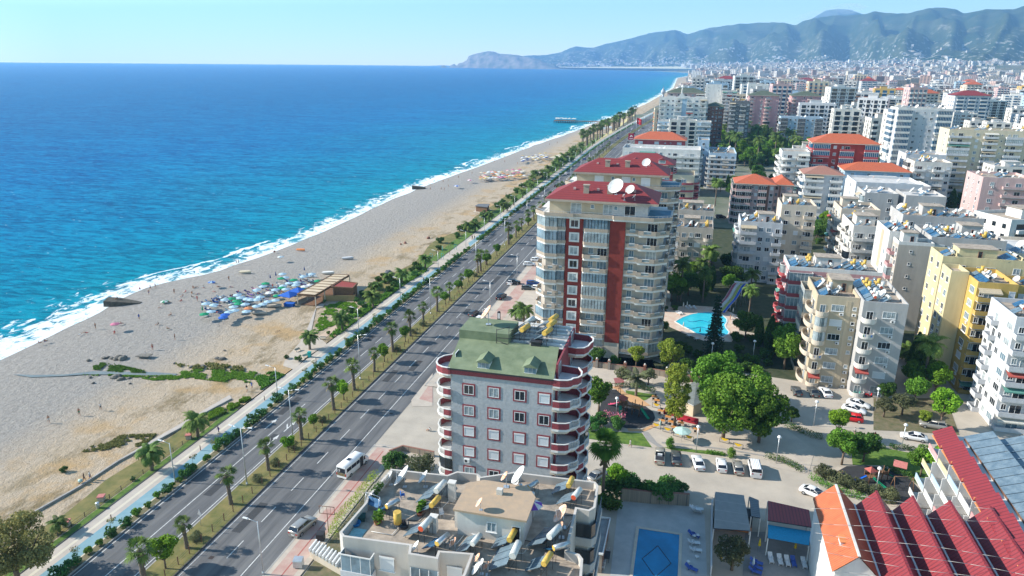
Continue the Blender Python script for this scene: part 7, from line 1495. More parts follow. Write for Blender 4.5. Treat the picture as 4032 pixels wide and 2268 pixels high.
car('sedS','g',700,650,60,'dark car parked behind the near block corner'); car('hatB','g',960,735,80,'blue-windowed car hidden behind the oleanders',None); car('suvK','e',1700,535,15,'dark red car in the shade behind the beige blocks')
car('suvK','c',2000,570,82,'black people carrier on the seafront road near the tower'); car('hatG','c',1775,705,80,'dark green car on the landside lane'); car('hatW','c',1830,750,82,'white hatchback beside the dark green car'); car('hatW','c',2080,450,85,'white car at the kerb by the tower')
car('hatW','e',140,925,15,'white car parked on the tower forecourt edge'); car('suvK','e',10,1075,15,'dark car at the forecourt kerb'); car('hatB','e',170,1080,15,'dark blue car parked by the tower'); car('hatG','e',130,1120,12,'grey car parked by the tower'); car('hatW','e',215,1120,12,'white and blue car parked by the tower'); car('hatW','e',200,890,12,'white car parked close to the tower corner')
for i,(cr_,x,y,k,rz) in enumerate([('r',1965,665,'suvK',85),('r',2020,655,'hatB',85),('r',2042,568,'hatW',85),('r',2255,460,'hatW',85),('v',455,765,'hatW',88),('v',255,755,'sedW',86),('v',620,690,'hatW',85)]): car(k,cr_,x,y,rz,f"distant car on the seafront road, {nth(i+1)} going away",'distant cars on the seafront road')
for i in range(10): put(('hatW','sedG','hatB','suvK')[i%4],(RN.choice((-12,-7,3,7))+rx(470+i*42),470+i*42+RN.uniform(-8,8),0),f"far car on the seafront road beyond the pier, {nth(i+1)} going away",rad(90),1,'far cars on the seafront road')
# scooters and bicycles
def bike(): 
    b=MB()
    for x in (-.5,.5): b.lathe([(.30,-.02),(.34,-.02),(.34,.02),(.30,.02),(.30,-.02)],18,0,(0,0,0)); 
    k=18*5
    for w,x in ((0,-.5),(1,.5)):
        for i in range(w*k,(w+1)*k): a,c,z=b.v[i]; b.v[i]=(x+a,z,.34+c)
    b.path([(-.5,0,.34),(-.15,0,.35),(-.2,0,.8),(.35,0,.85),(.5,0,.34)],.025,5,0); b.path([(-.15,0,.35),(.35,0,.8)],.025,5,0); b.box(-.3,-.08,.86,-.08,.08,.9,0); b.tube((.35,-.25,1.0),(.35,.25,1.0),.02,.02,5,0); b.tube((.35,0,.8),(.35,0,1.0),.02,.02,5,0); return b.mesh('bicycle',[M_dark])
BK=bike()
for cr_,x,y,rz,lab in (('c',185,855,.3,'bicycle standing on the sand below the umbrellas'),('k',700,300,.1,'left bicycle ridden along the park street'),('k',865,340,.1,'right bicycle ridden along the park street'),('c',1372,440,1.4,'bicycle ridden on the promenade')): p=at(cr_,x,y); tag(obj('bicycle',BK,None,(p[0],p[1],.03),rz),lab,'bicycle')
def scooter(c):
    b=MB(); 
    for x in (-.6,.6): b.tube((x,-.07,.25),(x,.07,.25),.25,.25,14,1)
    b.add([(-.85,-.16,.5),(0,-.18,.5),(0,.18,.5),(-.85,.16,.5),(-.8,-.14,.78),(-.1,-.14,.74),(-.1,.14,.74),(-.8,.14,.78)],[(3,2,1,0),(4,5,6,7),(0,1,5,4),(1,2,6,5),(2,3,7,6),(3,0,4,7)],0); b.box(-.1,-.15,.25,.4,.15,.32,0); b.add([(.4,-.2,.3),(.4,.2,.3),(.6,.15,1.0),(.6,-.15,1.0),(.47,-.2,.3),(.47,.2,.3),(.66,.15,1.0),(.66,-.15,1.0)],[(0,3,2,1),(4,5,6,7),(0,1,5,4),(2,3,7,6)],0); b.tube((.58,-.3,1.05),(.58,.3,1.05),.025,.025,5,1); return b.mesh('scooter',[c,M_dark])
for c,x,y,lab in ((mat('scooter_green',(.10,.35,.28),.4),725,1150,'green-white scooter at the foot of the grey block'),(CARR,820,1165,'red scooter at the foot of the grey block')): p=at('m',x,y); tag(obj('scooter',scooter(c),None,(p[0],p[1],0),.2,s_ if False else None),lab,'scooter')
# ---------------- people ----------------
def fig(name,J,E,skin,cloth,hair,kind='stand'):
    me=bpy.data.meshes.new(name); me.from_pydata([j[:3] for j in J],E,[]); o=bpy.data.objects.new(name,me); COL.objects.link(o)
    md=o.modifiers.new('s','SKIN'); 
    for i,j in enumerate(J): me.skin_vertices[0].data[i].radius=(j[3],j[3]*(j[4] if len(j)>4 else .8)); 
    me.skin_vertices[0].data[0].use_root=True
    o.modifiers.new('d','SUBSURF').levels=1
    dg=bpy.context.evaluated_depsgraph_get(); m2=bpy.data.meshes.new_from_object(o.evaluated_get(dg)); bpy.data.objects.remove(o); m2.name=name
    return m2
def posed(pose):
    if pose=='stand': J=[(0,0,.95,.15,.7),(0,0,1.15,.14,.7),(0,0,1.40,.17,.6),(0,0,1.53,.055,1),(0,.0,1.60,.085,1.1),(0,0,1.72,.075,1.1),(.09,0,.85,.095,1),(.11,.02,.48,.065,1),(.12,0,.08,.045,1),(.12,-.12,.04,.045,.7),(-.09,0,.85,.095,1),(-.12,-.03,.48,.065,1),(-.13,.05,.08,.045,1),(-.13,-.08,.04,.045,.7),(.2,0,1.38,.06,1),(.26,0,1.10,.042,1),(.24,-.12,.86,.035,1),(-.2,0,1.38,.06,1),(-.27,.02,1.10,.042,1),(-.25,-.1,.88,.035,1)]
    elif pose=='walk': J=[(0,0,.94,.15,.7),(0,0,1.15,.14,.7),(0,-.02,1.40,.17,.6),(0,-.03,1.53,.055,1),(0,-.04,1.60,.085,1.1),(0,-.04,1.72,.075,1.1),(.09,0,.84,.095,1),(.1,-.16,.5,.065,1),(.1,-.22,.08,.045,1),(.1,-.34,.05,.045,.7),(-.09,0,.84,.095,1),(-.1,.08,.48,.065,1),(-.1,.32,.12,.045,1),(-.1,.24,.04,.045,.7),(.2,0,1.38,.06,1),(.25,.16,1.12,.042,1),(.25,.12,.88,.035,1),(-.2,0,1.38,.06,1),(-.25,-.12,1.12,.042,1),(-.22,-.3,.98,.035,1)]
    elif pose=='sit': J=[(0,0,.13,.15,.9),(0,.04,.35,.14,.7),(0,.06,.60,.16,.6),(0,.05,.74,.055,1),(0,.03,.82,.085,1.1),(0,.03,.93,.075,1.1),(.1,-.05,.13,.095,1),(.14,-.38,.42,.065,1),(.13,-.62,.06,.045,1),(.13,-.74,.05,.045,.7),(-.1,-.05,.13,.095,1),(-.14,-.42,.30,.065,1),(-.13,-.75,.06,.045,1),(-.13,-.86,.06,.045,.7),(.2,.06,.58,.06,1),(.24,-.1,.36,.042,1),(.2,-.32,.4,.035,1),(-.2,.06,.58,.06,1),(-.28,.2,.34,.042,1),(-.26,.26,.06,.035,1)]
    else: J=[(0,0,.13,.14,.8),(0,.22,.13,.13,.8),(0,.45,.13,.16,.6),(0,.6,.14,.055,1),(0,.68,.15,.085,1.1),(0,.8,.15,.075,1.1),(.09,-.1,.12,.09,1),(.12,-.48,.14,.06,1),(.12,-.85,.08,.045,1),(.12,-.92,.12,.045,.7),(-.09,-.1,.12,.09,1),(-.16,-.42,.34,.06,1),(-.12,-.75,.08,.045,1),(-.12,-.85,.08,.045,.7),(.2,.43,.12,.055,1),(.34,.3,.08,.042,1),(.36,.05,.06,.035,1),(-.2,.43,.12,.055,1),(-.38,.55,.08,.042,1),(-.2,.78,.08,.035,1)]
    E=[(0,1),(1,2),(2,3),(3,4),(4,5),(0,6),(6,7),(7,8),(8,9),(0,10),(10,11),(11,12),(12,13),(2,14),(14,15),(15,16),(2,17),(17,18),(18,19)]
    return J,E
SKIN=mat('skin',(.42,.22,.14),.7,.08,3); HAIR=mat('hair_dark',(.03,.02,.015),.8)
CL={k:mat('cloth_'+k,c,.9) for k,c in dict(red=(.5,.03,.03),blue=(.04,.10,.35),white=(.72,.72,.70),black=(.02,.02,.025),green=(.05,.25,.12),pink=(.6,.2,.35),orange=(.7,.25,.04),purple=(.12,.04,.25)).items()}
BODY={}
for k in ('stand','walk','sit','lie'): J,E=posed(k); BODY[k]=fig('body',J,E,0,0,0)
def person(pose,loc,rz,lab,top=None,bot='blue',grp=None,z=0):
    key=('P',pose,top,bot)
    def f():
        me=BODY[pose].copy(); me.materials.clear()
        for m_ in (SKIN,CL[top] if top else SKIN,CL[bot],HAIR): me.materials.append(m_)
        for p_ in me.polygons:
            c=p_.center
            if pose in('stand','walk'): v=3 if (c.z>1.66 or (c.z>1.58 and c.y>.02)) else (1 if c.z>1.02 and c.z<1.5 and abs(c.x)<.24 else (2 if .72<c.z<=1.02 and abs(c.x)<.2 else 0))
            elif pose=='sit': v=3 if c.z>.88 or (c.z>.8 and c.y>.08) else (1 if .25<c.z<.7 and c.y>-.08 and abs(c.x)<.24 else (2 if c.z<.27 and c.y>-.15 else 0))
            else: v=3 if c.y>.74 else (1 if .1<c.y<.56 and abs(c.x)<.24 else (2 if -.2<c.y<=.1 else 0))
            p_.material_index=v; p_.use_smooth=True
        return me
    o=obj('person',cached(key,f),None,(loc[0],loc[1],z),rz); return tag(o,lab,'person',grp)
def pp(cr_,x,y,pose,lab,top=None,bot='blue',rz=None,z=0,grp=None): p=at(cr_,x,y,z); return person(pose,p,RN.uniform(0,6) if rz is None else rz,lab,top,bot,grp,z)
pp('b',823,98,'walk','person in white top and dark shorts walking on the grey sand','white','black',1.2); pp('b',648,140,'walk','thin person in green shorts running on the grey sand',None,'green',1.0); pp('b',400,200,'walk','person in a light swimsuit walking, left one on the lower sand',None,'white',1.0); pp('b',690,680,'walk','person in grey pushing a pram along the low wall','black','black',2.2); pp('b',738,665,'walk','person with a dark backpack beside the pram','white','blue',-.8); pp('b',1785,290,'walk','person in dark blue walking on the promenade','purple','blue',-.4)
pp('a',1427,905,'stand','person in dark shorts standing on the open sand',None,'black'); pp('a',1245,988,'stand','person standing near the stones on the sand',None,'red'); pp('a',780,815,'stand','person standing near the surf at left',None,'black'); pp('a',1135,740,'stand','person in blue standing beside a towel','blue','blue'); pp('a',1215,540,'walk','bather wading in the foam right of the concrete wreck',None,'blue'); pp('a',1228,500,'walk','second bather in the foam right of the wreck',None,'black',z=-.5); pp('a',1268,485,'walk','third bather in the foam right of the wreck',None,'black',z=-.5); pp('a',1422,530,'stand','person at the wet edge of the sand',None,'black'); pp('a',1867,425,'walk','person walking above the umbrellas',None,'black'); pp('a',1928,290,'walk','left one of two people walking in the shallows',None,'black'); pp('a',1948,290,'walk','right one of two people walking in the shallows',None,'black'); pp('a',2015,1330,'walk','left walker on the path by the green weeds','black','white'); pp('a',2055,1305,'walk','right walker in blue on the path by the green weeds','blue','blue'); pp('a',1610,590,'walk','person in red by the first umbrellas','red','red'); pp('a',1478,595,'sit','person in a red chair on the sand','red','red'); pp('a',955,575,'sit','person crouching on the concrete wreck','black','black',z=1.0)
for i,(x,y,ps) in enumerate([(365,925,'sit'),(385,920,'sit'),(320,940,'sit'),(935,855,'sit'),(965,785,'sit'),(985,780,'sit'),(1290,785,'sit'),(1365,822,'sit'),(1395,705,'sit'),(1310,645,'sit'),(1183,1030,'sit'),(1140,498,'sit'),(1380,600,'lie'),(1515,520,'sit'),(1595,480,'lie'),(1575,485,'sit'),(1660,485,'sit'),(1610,535,'lie'),(1565,530,'sit'),(1780,475,'lie'),(1885,478,'lie'),(1565,565,'sit'),(1720,445,'sit'),(1745,450,'sit'),(650,865,'lie'),(700,850,'lie'),(1745,515,'lie'),(1490,555,'sit')]):
    pp('a',x,y,ps,f"{'sitting' if ps=='sit' else 'lying'} sunbather on the grey sand, {nth(i+1)} of the scattered ones",RN.choice((None,None,'red','black','white')),RN.choice(list(CL)),grp='scattered sunbathers on the sand')
for i,(cr_,x,y) in enumerate([('r',982,690),('r',978,662),('r',1065,690),('r',1088,692),('r',1120,668),('r',1200,598),('r',1305,565),('r',1480,475),('r',1560,475),('r',1570,730),('r',1305,1070),('r',1325,1070),('r',1470,555),('r',1660,490),('r',1910,340),('r',1970,325),('r',2250,215),('r',1120,622),('r',1080,632),('r',1375,585)]): pp(cr_,x,y,'stand' if i%2 else 'walk',f"tiny distant beach walker, {nth(i+1)} going away along the shore",None,'black',grp='distant people on the beach')
pp('g',963,400,'walk','person in a white shirt walking on the street below the front lawn','white','white',1.2); pp('g',825,165,'stand','person in dark blue standing in the first playground','blue','blue'); pp('k',600,620,'sit','person in a pink top crouching at the second playground','pink','blue'); pp('k',1268,845,'walk','person in a white top and orange shorts on the path','white','orange'); pp('d',1415,268,'sit','person bending by the kerb beside the rounded balconies','white','black'); pp('c',1367,440,'stand','cyclist on the promenade',None,'black'); pp('c',1765,90,'walk','left one of two distant promenade walkers','black','black'); pp('c',1782,90,'walk','right one of two distant promenade walkers','black','black'); pp('k',705,300,'stand','cyclist in white on the park street','white','black'); pp('k',868,335,'stand','cyclist in red on the park street','red','black'); pp('f',1778,330,'stand','person in red shorts by the curvy pool edge',None,'red')
p=at('b',660,700); b=MB().lathe([(.25,.45),(.38,.6),(.36,.85),(.1,.9)],12,0,(0,0,0)); b.box(-.3,-.25,.1,-.2,.25,.2,1).box(.2,-.25,.1,.3,.25,.2,1).tube((-.25,0,.15),(.25,0,.9),.02,.02,5,1); smallmesh('pram','pale green and grey pram on the dry verge','pram',b,[M_pgreen,M_dark],(p[0],p[1],0))
# ---------------- street lamps ----------------
def lamp(key,h,arms,lab='x'):
    t=thing('street_lamp',lab,'street lamp',(0,-500,0)); MB().tube((0,0,0),(0,0,h),.11,.06,8).tube((0,0,0),(0,0,.5),.18,.16,8).build('pole',[M_rail],t)
    for s in arms: 
        MB().tube((0,0,h-.15),(s*1.6,0,h+.25),.05,.035,6).build('arm',[M_rail],t)
        MB().add([(s*1.4,-.16,h+.18),(s*2.3,-.13,h+.26),(s*2.3,.13,h+.26),(s*1.4,.16,h+.18),(s*1.5,-.1,h+.3),(s*2.2,-.08,h+.36),(s*2.2,.08,h+.36),(s*1.5,.1,h+.3)],[(3,2,1,0),(4,5,6,7),(0,1,5,4),(1,2,6,5),(2,3,7,6),(3,0,4,7)]).build('lamp_head',[M_frame],t)
    PROTO[key]=learn(t)
lamp('lamp2',11.0,(-1,1)); lamp('lamp1',7.6,(-1,)); lamp('lampR',8.8,(1,)); t=thing('street_lamp','x','street lamp',(0,-500,0)); MB().tube((0,0,0),(0,0,4.6),.07,.05,8).build('pole',[M_rail],t); MB().lathe([(.02,4.4),(.3,4.55),(.34,4.7),(.2,4.9),(.02,4.95)],12).build('lamp_head',[M_frame],t); PROTO['lampP']=learn(t)
ml=[at('b',2055,718)[1],at('d',245,352)[1],at('c',888,1238)[1],at('c',1453,702)[1],at('c',1815,357)[1]]; y=ml[-1]+40
while y<1000: ml.append(y); y+=40
for i,y in enumerate(ml): put('lamp2',(-3.4+rx(y),y,.1),f"tall twin-arm lamp of the road median, {nth(i+1)} from the photo's bottom",0,1,'twin-arm lamps of the road median')
pl_=[at('b',1425,682)[1],at('c',205,1400)[1],at('c',785,865)[1],at('c',1193,602)[1],at('c',1500,357)[1],at('c',1743,178)[1]]; y=pl_[-1]+26
while y<720: pl_.append(y); y+=27
for i,y in enumerate(pl_): put('lamp1',(-16.05+rx(y),y,.03),f"single-arm promenade lamp beside the cycle path, {nth(i+1)} from the photo's bottom",0,1,'promenade lamps')
for i,(c_,x,y) in enumerate([('d',60,1440),('c',1908,667),('e',40,1052)]): p=at(c_,x,y); put('lampR',(p[0],p[1],.1),f"white lamp post on the landside pavement, {nth(i+1)} from the photo's bottom",math.pi,1,'landside pavement lamps')
for i,(c_,x,y) in enumerate([('f',1500,1410),('k',370,225),('k',65,530),('k',1085,425),('k',870,800),('m',870,1290),('f',1620,690),('f',845,1165),('f',1960,670)]): p=at(c_,x,y); put('lampP',(p[0],p[1],.03),f"small park lamp in the courtyard area, {nth(i+1)} of those",RN.uniform(0,6),1.15,'park lamps of the courtyard')
# median fence
t=thing('wire_fence','thin wire fence on rusty posts along the east side of the median','fence',(-1.0,70,0)); pm_=MB().box(-.05,-.05,0,.05,.05,1.35).mesh('post',[M_rust])
for i in range(96): obj('post',pm_,t,(0,i*2.7+RN.uniform(-.2,.2),.14))
b=MB()
for z in (.5,.9,1.25): b.tube((0,0,z),(0,258,z),.012,.012,4)
b.build('wire',[M_dark],t)
t=thing('wire_fence','low black mesh fence between the verge grass and the dry strip','fence',(-23.1,40,0)); b=MB()
for z in (.4,.8): b.tube((0,0,z),(0,76,z),.02,.02,4)
b.build('wire',[M_dark],t); pm_=MB().box(-.04,-.04,0,.04,.04,.9).mesh('post',[M_dark])
for i in range(30): obj('post',pm_,t,(0,i*2.6,.02))
# small street furniture
for i,(c_,x,y) in enumerate([('b',910,995),('b',1635,425),('c',70,1400),('c',490,1085)]): p=at(c_,x,y); smallmesh('bollard',f"dark bollard on the promenade edge, {nth(i+1)} from bottom",'bollard',MB().tube((0,0,0),(0,0,.9),.08,.07,8).lathe([(.01,1.05),(.1,.98),(.08,.9)],8),[M_rust],(p[0],p[1],.03),group='promenade bollards')
for i,(c_,x,y,rz) in enumerate([('c',545,905,.2),('c',405,1050,1.1),('c',1455,285,.1),('c',340,1000,1.2)]):
    p=at(c_,x,y); smallmesh('bench',f"pale bench beside the promenade, {nth(i+1)} of four",'bench',MB().box(-.8,-.22,.4,.8,.22,.46).box(-.8,.2,.46,.8,.26,.85).box(-.7,-.2,0,-.6,.2,.4).box(.6,-.2,0,.7,.2,.4),[P_['beige']],(p[0],p[1],.03),rz)
for i,(x,y) in enumerate([(830,835),(545,1040),(1540,330)]):
    p=at('b',x,y); smallmesh('litter_bin',f"stone-pink square bin with a red lid on the verge, {nth(i+1)} from left",'bin',MB().box(-.45,-.45,0,.45,.45,.8,0).box(-.55,-.55,.8,.55,.55,.95,1),[P_['beige'],mat('salmon_sheet',(.55,.20,.18))],(p[0],p[1],.03),.4)
p=at('b',800,895); smallmesh('litter_bin','grey metal bin at the lawn edge','bin',MB().lathe([(.01,1.0),(.3,.98),(.32,.9),(.28,0)],12),[M_rail],(p[0],p[1],.03)); p=at('c',437,1048); smallmesh('litter_bin','turquoise bin at the promenade corner','bin',MB().box(-.35,-.35,0,.35,.35,1.3).box(-.4,-.4,1.3,.4,.4,1.4),[mat('turquoise_plastic',(.02,.38,.36),.5)],(p[0],p[1],.03))
p=at('b',1640,1045); b=MB().tube((0,0,0),(0,0,2.6),.04,.04,6,0); b.add([(-.5,-.03,2.0),(.5,-.03,2.0),(0,-.03,3.0),(-.5,.03,2.0),(.5,.03,2.0),(0,.03,3.0)],[(0,1,2),(5,4,3),(0,3,4,1),(1,4,5,2),(2,5,3,0)],0); smallmesh('road_sign','triangular road sign seen from behind on the median','road sign',b,[M_rail],(p[0],p[1],.1),-.3)
p=at('d',592,1100); b=MB().tube((0,0,0),(0,0,3.4),.06,.06,6).tube((-1.2,0,3.4),(1.2,0,3.4),.05).tube((-1.2,0,4.7),(1.2,0,4.7),.05).tube((-1.2,0,3.4),(-1.2,0,4.7),.05).tube((1.2,0,3.4),(1.2,0,4.7),.05).tube((0,0,3.4),(0,0,4.7),.03).tube((-.6,0,3.4),(-.6,0,4.7),.02).tube((.6,0,3.4),(.6,0,4.7),.02); smallmesh('billboard_frame','empty rusty billboard frame on the pink pavement','sign frame',b,[M_rust],(p[0],p[1],.1),.1)
p=at('c',1980,770); b=MB().box(-.55,-.35,0,.55,.35,.9,0).box(-.45,-.18,.9,.45,.18,3.2,0).box(-.35,-.2,1.3,.35,-.181,2.9,1).lathe([(.01,3.5),(.4,3.35),(.46,3.2)],8,0); smallmesh('totem_sign','black hotel totem sign with white lettering behind the green roof','sign',b,[M_dark,M_frame],(p[0],p[1],.1),.1)
for i,(x,y,s) in enumerate([(530,1160,1),(350,1380,1.1)]): p=at('d',x,y); smallmesh('waste_container',f"{['dark green lidded','grey metal wheeled'][i]} waste container beside the pink pavement",'waste container',MB().box(-.6,-.45,.15,.6,.45,1.1).add([(-.62,-.47,1.1),(.62,-.47,1.1),(.62,.47,1.3),(-.62,.47,1.3),(-.6,-.4,1.25),(.6,-.4,1.25),(.6,.4,1.42),(-.6,.4,1.42)],[(3,2,1,0),(4,5,6,7),(0,1,5,4),(1,2,6,5),(2,3,7,6),(3,0,4,7)]),[M_dark if i==0 else M_rail],(p[0],p[1],.1),.2,s)
b=MB(); P7=[at('d',x,y) for x,y in ((440,1300),(500,1230),(740,1370),(700,1449))]; b.prism(P7,-.05,1.2,0)
for i in range(9): u=i/9; a=(P7[1][0]+(P7[2][0]-P7[1][0])*u,P7[1][1]+(P7[2][1]-P7[1][1])*u); b.box(a[0]-.1,a[1]-2.2,1.2,a[0]+.12,a[1],1.75,1)
tag(b.build('slatted_terrace',[P_['beige'],M_frame]),'low beige terrace with white slats left of the near block','terrace'); hedge('bush_hedge','yellow-green bushes between the pavement and the near block','d',[(620,1140),(680,1000),(830,830),(980,640)],1.6,1.6,L_yel,170)
struct('block_side_garden',MB().sheet([(17.5,50),(35,50),(35,96),(17.5,96)],-.005),M_soil)
tree('ole','d',1130,590,'broad green bush at the side street, left one',1.25); tree('olivebush','d',1340,600,'olive-toned bush at the side street, right one',1.5); tree('ole','d',1190,560,'third bush behind the two side-street bushes',1.0); brickwall('boundary_wall','low stone wall with rocks behind the side-street bushes','d',[(1090,470),(1200,430),(1450,480)],1.0,M_stone)
struct('street_corner_pavement',MB().sheet([at('c',x,y) for x,y in ((1275,1449),(1265,1400),(1440,1180),(1440,1449))],.03),M_pave); struct('street_corner_pink',MB().sheet([at('c',x,y) for x,y in ((1330,1390),(1400,1290),(1440,1250),(1440,1420))],.036),M_pink)
# ---------------- beach ----------------
UC={k:mat('canvas_'+k,c,.8) for k,c in dict(pale=(.42,.58,.68),white=(.72,.72,.70),blue=(.02,.12,.50),green=(.01,.30,.14),yellow=(.62,.45,.16),pink=(.62,.2,.30),orange=(.6,.24,.1),navy=(.03,.08,.25),cream=(.70,.62,.48)).items()}
sb=MB().box(-.32,-.95,.28,.32,.35,.36,0).add([(-.32,.35,.3),(.32,.35,.3),(.32,.9,.7),(-.32,.9,.7),(-.32,.35,.36),(.32,.35,.36),(.32,.88,.76),(-.32,.88,.76)],[(0,3,2,1),(4,5,6,7),(0,1,5,4),(1,2,6,5),(2,3,7,6),(3,0,4,7)],0)
for x in(-.28,.24): sb.box(x,-.9,0,x+.05,-.85,.28,1).box(x,.3,0,x+.05,.35,.28,1)
BED=[sb.mesh('sunbed',[c,P_['white']]) for c in (UC['navy'],UC['pale'],UC['white'],MATS['purple_cloth'],UC['pink'])]
rn=random.Random(77)
u1=[(215,270,'pale'),(275,280,'pale'),(200,350,'green'),(255,330,'pale'),(360,240,'pale'),(410,232,'green'),(450,250,'green'),(455,205,'pale'),(478,225,'pale'),(465,270,'green'),(515,275,'pale'),(425,295,'pale'),(525,330,'pale'),(390,335,'pale'),(435,322,'pale'),(345,375,'blue'),(360,355,'blue'),(530,235,'pale'),(560,240,'pale'),(605,165,'pale'),(650,140,'pale'),(670,117,'green'),(630,220,'pale'),(605,240,'pale'),(700,188,'white'),(745,165,'pale'),(760,210,'green'),(745,245,'pale'),(805,135,'pale'),(795,150,'green'),(825,160,'pale'),(850,115,'pale'),(900,130,'pale'),(910,110,'pale'),(800,45,'pale'),(790,78,'green'),(820,72,'pale'),(885,90,'green'),(960,65,'pale'),(1025,45,'pale'),(970,140,'white'),(1010,130,'white'),(955,160,'green'),(1070,97,'green'),(540,305,'orange'),(600,290,'pale'),(650,275,'pale'),(690,255,'pale')]
for i,(x,y,c) in enumerate(u1):
    p=at('z7',x,y+4,2.3); tag(obj('beach_umbrella',parasol(1.35,UC[c],UC['green' if c=='green' else c],8,2.0,.45),None,(p[0],p[1],0),rn.uniform(0,1)),f"{c} beach umbrella of the near cluster, {nth(i+1)} roughly from left to right",'beach umbrella','beach umbrellas by the near beach bar')
for i,(x,y) in enumerate([(850,205),(920,175)]): p=at('z7',x,y,2.6); tag(obj('canopy_tent',parasol(3.4,UC['blue'],UC['blue'],4,2.3,1.0),None,(p[0],p[1],0),.6),f"{['left','right'][i]} large square bright blue canopy beside the beach bar",'canopy')
n=0
while n<130:
    u=rn.random(); x=200+u*840+rn.uniform(-20,20); yc=330-u*230; y=yc+rn.uniform(-55,58)
    if x>790 and y>150+ (1000-x)*.3: continue
    p=at('z7',x,y); n+=1; tag(obj('sunbed',BED[rn.choice((0,0,1,1,2,3,4) if rn.random()<.3 else (0,1,2))],None,(p[0],p[1],0),1.6+rn.uniform(-.25,.25)),f"sunbed among the near bar umbrellas, {nth(n)} in no strict order",'sunbed','sunbeds by the near beach bar')
    if n%3==0: person('lie' if n%2 else 'sit',(p[0]+rn.uniform(-.1,.1),p[1]),1.6 if n%2 else rn.uniform(0,6),f"sunbather among the near bar umbrellas beside the {nth(n)} sunbed",rn.choice((None,'red','black','blue')),rn.choice(list(CL)),'sunbathers by the near beach bar',.3)
for i,(x,y) in enumerate([(710,105),(752,85),(970,45),(650,190),(500,310),(640,290),(770,180)]): closedparasol('z7',x,y+8,f"folded dark beach umbrella, {nth(i+1)} of the near cluster",0,UC['navy'],1.1,'folded beach umbrellas')
def boat(lab,cr_,x,y,rz,c1,c2,L_=4.2,w=1.5):
    b=MB(); S=[]; 
    for k in range(9):
        u=k/8; ww=w/2*math.sin(math.pi*min(1,.25+u*.75))**.6*(1 if u<.95 else .2); xx=(u-.5)*L_; zt=.75+.25*u
        S.append([(xx,-ww,zt),(xx,-ww*.7,.2),(xx,0,.05),(xx,ww*.7,.2),(xx,ww,zt),(xx,ww*.8,zt-.02),(xx,0,.35),(xx,-ww*.8,zt-.02)])
    b.add([q for s in S for q in s],[(i*8+j,i*8+(j+1)%8,i*8+(j+1)%8+8,i*8+j+8) for i in range(8) for j in range(8)],0,True); b.add(S[0],[tuple(range(8))],0)
    b.box(-.3,-w*.4,.5,0,w*.4,.56,1); p=at(cr_,x,y); smallmesh('rowing_boat',lab,'boat',b,[c1,c2],(p[0],p[1],0),rz)
MW=P_['white']; boat('white-cream boat lying on the sand above the umbrellas','a',2000,365,.1,P_['cream'],MW); boat('white boat behind the beach bar pergola','c',590,370,.2,MW,P_['cream']); boat('grey boat in front of the umbrellas, right one','z7',625,365,.2,P_['warmgrey'],M_dark); boat('pink-covered boat in front of the umbrellas, left one','z7',740,310,.3,P_['warmgrey'],UC['pink']); boat('small blue and white boat on the empty sand','c',748,250,.3,P_['palegrey'],UC['blue']); boat('orange-brown kayak on the sand','c',365,182,0,P_['orange'],P_['orange'],3.6,.7)
p=at('z7',855,300); smallmesh('sunbed_stack','bright blue covered stack beside the bar','stack',MB().box(-1.4,-.8,0,1.4,.8,.8).box(-1.5,-.9,.8,1.5,.9,.95),[UC['blue']],(p[0],p[1],0),.1)
for i,(cr_,x,y,c,c2) in enumerate([('a',935,760,'pink','pink'),('a',1725,420,'pale','blue'),('a',1338,572,'green','white'),('c',200,215,'pale','white')]): p=at(cr_,x,y+8,2.3 if i!=2 else 1.0); tag(obj('beach_umbrella',parasol(1.2,UC[c],UC[c2],8,2.0 if i!=2 else .5,.4),None,(p[0],p[1],0)),['pink','turquoise','low green','pale blue'][i]+' lone umbrella on the open sand','beach umbrella')
p=at('a',1655,690); closedparasol('a',1655,700,'dark green folded tent at the left end of the umbrellas',0,UC['green'],1.2)
# bar
PB=[at('c',*q_,3.6) for q_ in ((335,532),(482,545),(762,378),(625,372))]; t=thing('beach_bar','long beach bar with a cream slatted pergola roof','beach bar',(PB[0][0],PB[0][1],0)); q=[(x-PB[0][0],y-PB[0][1]) for x,y in PB]
MB().prism(q,3.35,3.6,0).build('roof',[mat('cream_canvas',(.62,.50,.35),.9,.1,.6)],t); b=MB(); b.wall(q,3.1,3.75,.2,0,True)
for i in range(8):
    u=(i+.0)/8; a=(q[0][0]+(q[3][0]-q[0][0])*u,q[0][1]+(q[3][1]-q[0][1])*u); c=(q[1][0]+(q[2][0]-q[1][0])*u,q[1][1]+(q[2][1]-q[1][1])*u); b.tube((*a,3.7),(*c,3.7),.09,.09,4)
b.build('roof_beam',[M_wood],t)
for u in (0,.25,.5,.75,1):
    for e0,e1 in ((0,3),(1,2)): x=q[e0][0]+(q[e1][0]-q[e0][0])*u; y=q[e0][1]+(q[e1][1]-q[e0][1])*u; MB().box(x-.12,y-.12,0,x+.12,y+.12,3.1).build('post',[P_['beige']],t)
MB().prism([(x*.9+.5,y*.9+.8) for x,y in q],0,.12,0).build('deck',[M_wood],t)
PB=[at('c',*q_,3.8) for q_ in ((610,475),(790,487),(830,445),(690,425))]; t=thing('bar_kitchen','small wooden kitchen hut with a flat red roof behind the beach bar','beach hut',(PB[0][0],PB[0][1],0)); q=[(x-PB[0][0],y-PB[0][1]) for x,y in PB]
MB().prism(q,3.5,3.7,0).wall(q,3.4,4.0,.25,0,True).build('roof_edge',[M_wood],t); MB().prism([(x*.9+.6,y*.9+.3) for x,y in q],3.7,3.78,0).build('roof',[mat('brick_red_felt',(.30,.06,.05),.9,.1)],t); MB().prism([(x*.85+.8,y*.85+.4) for x,y in q],0,3.5,0).build('wall',[M_wood],t)
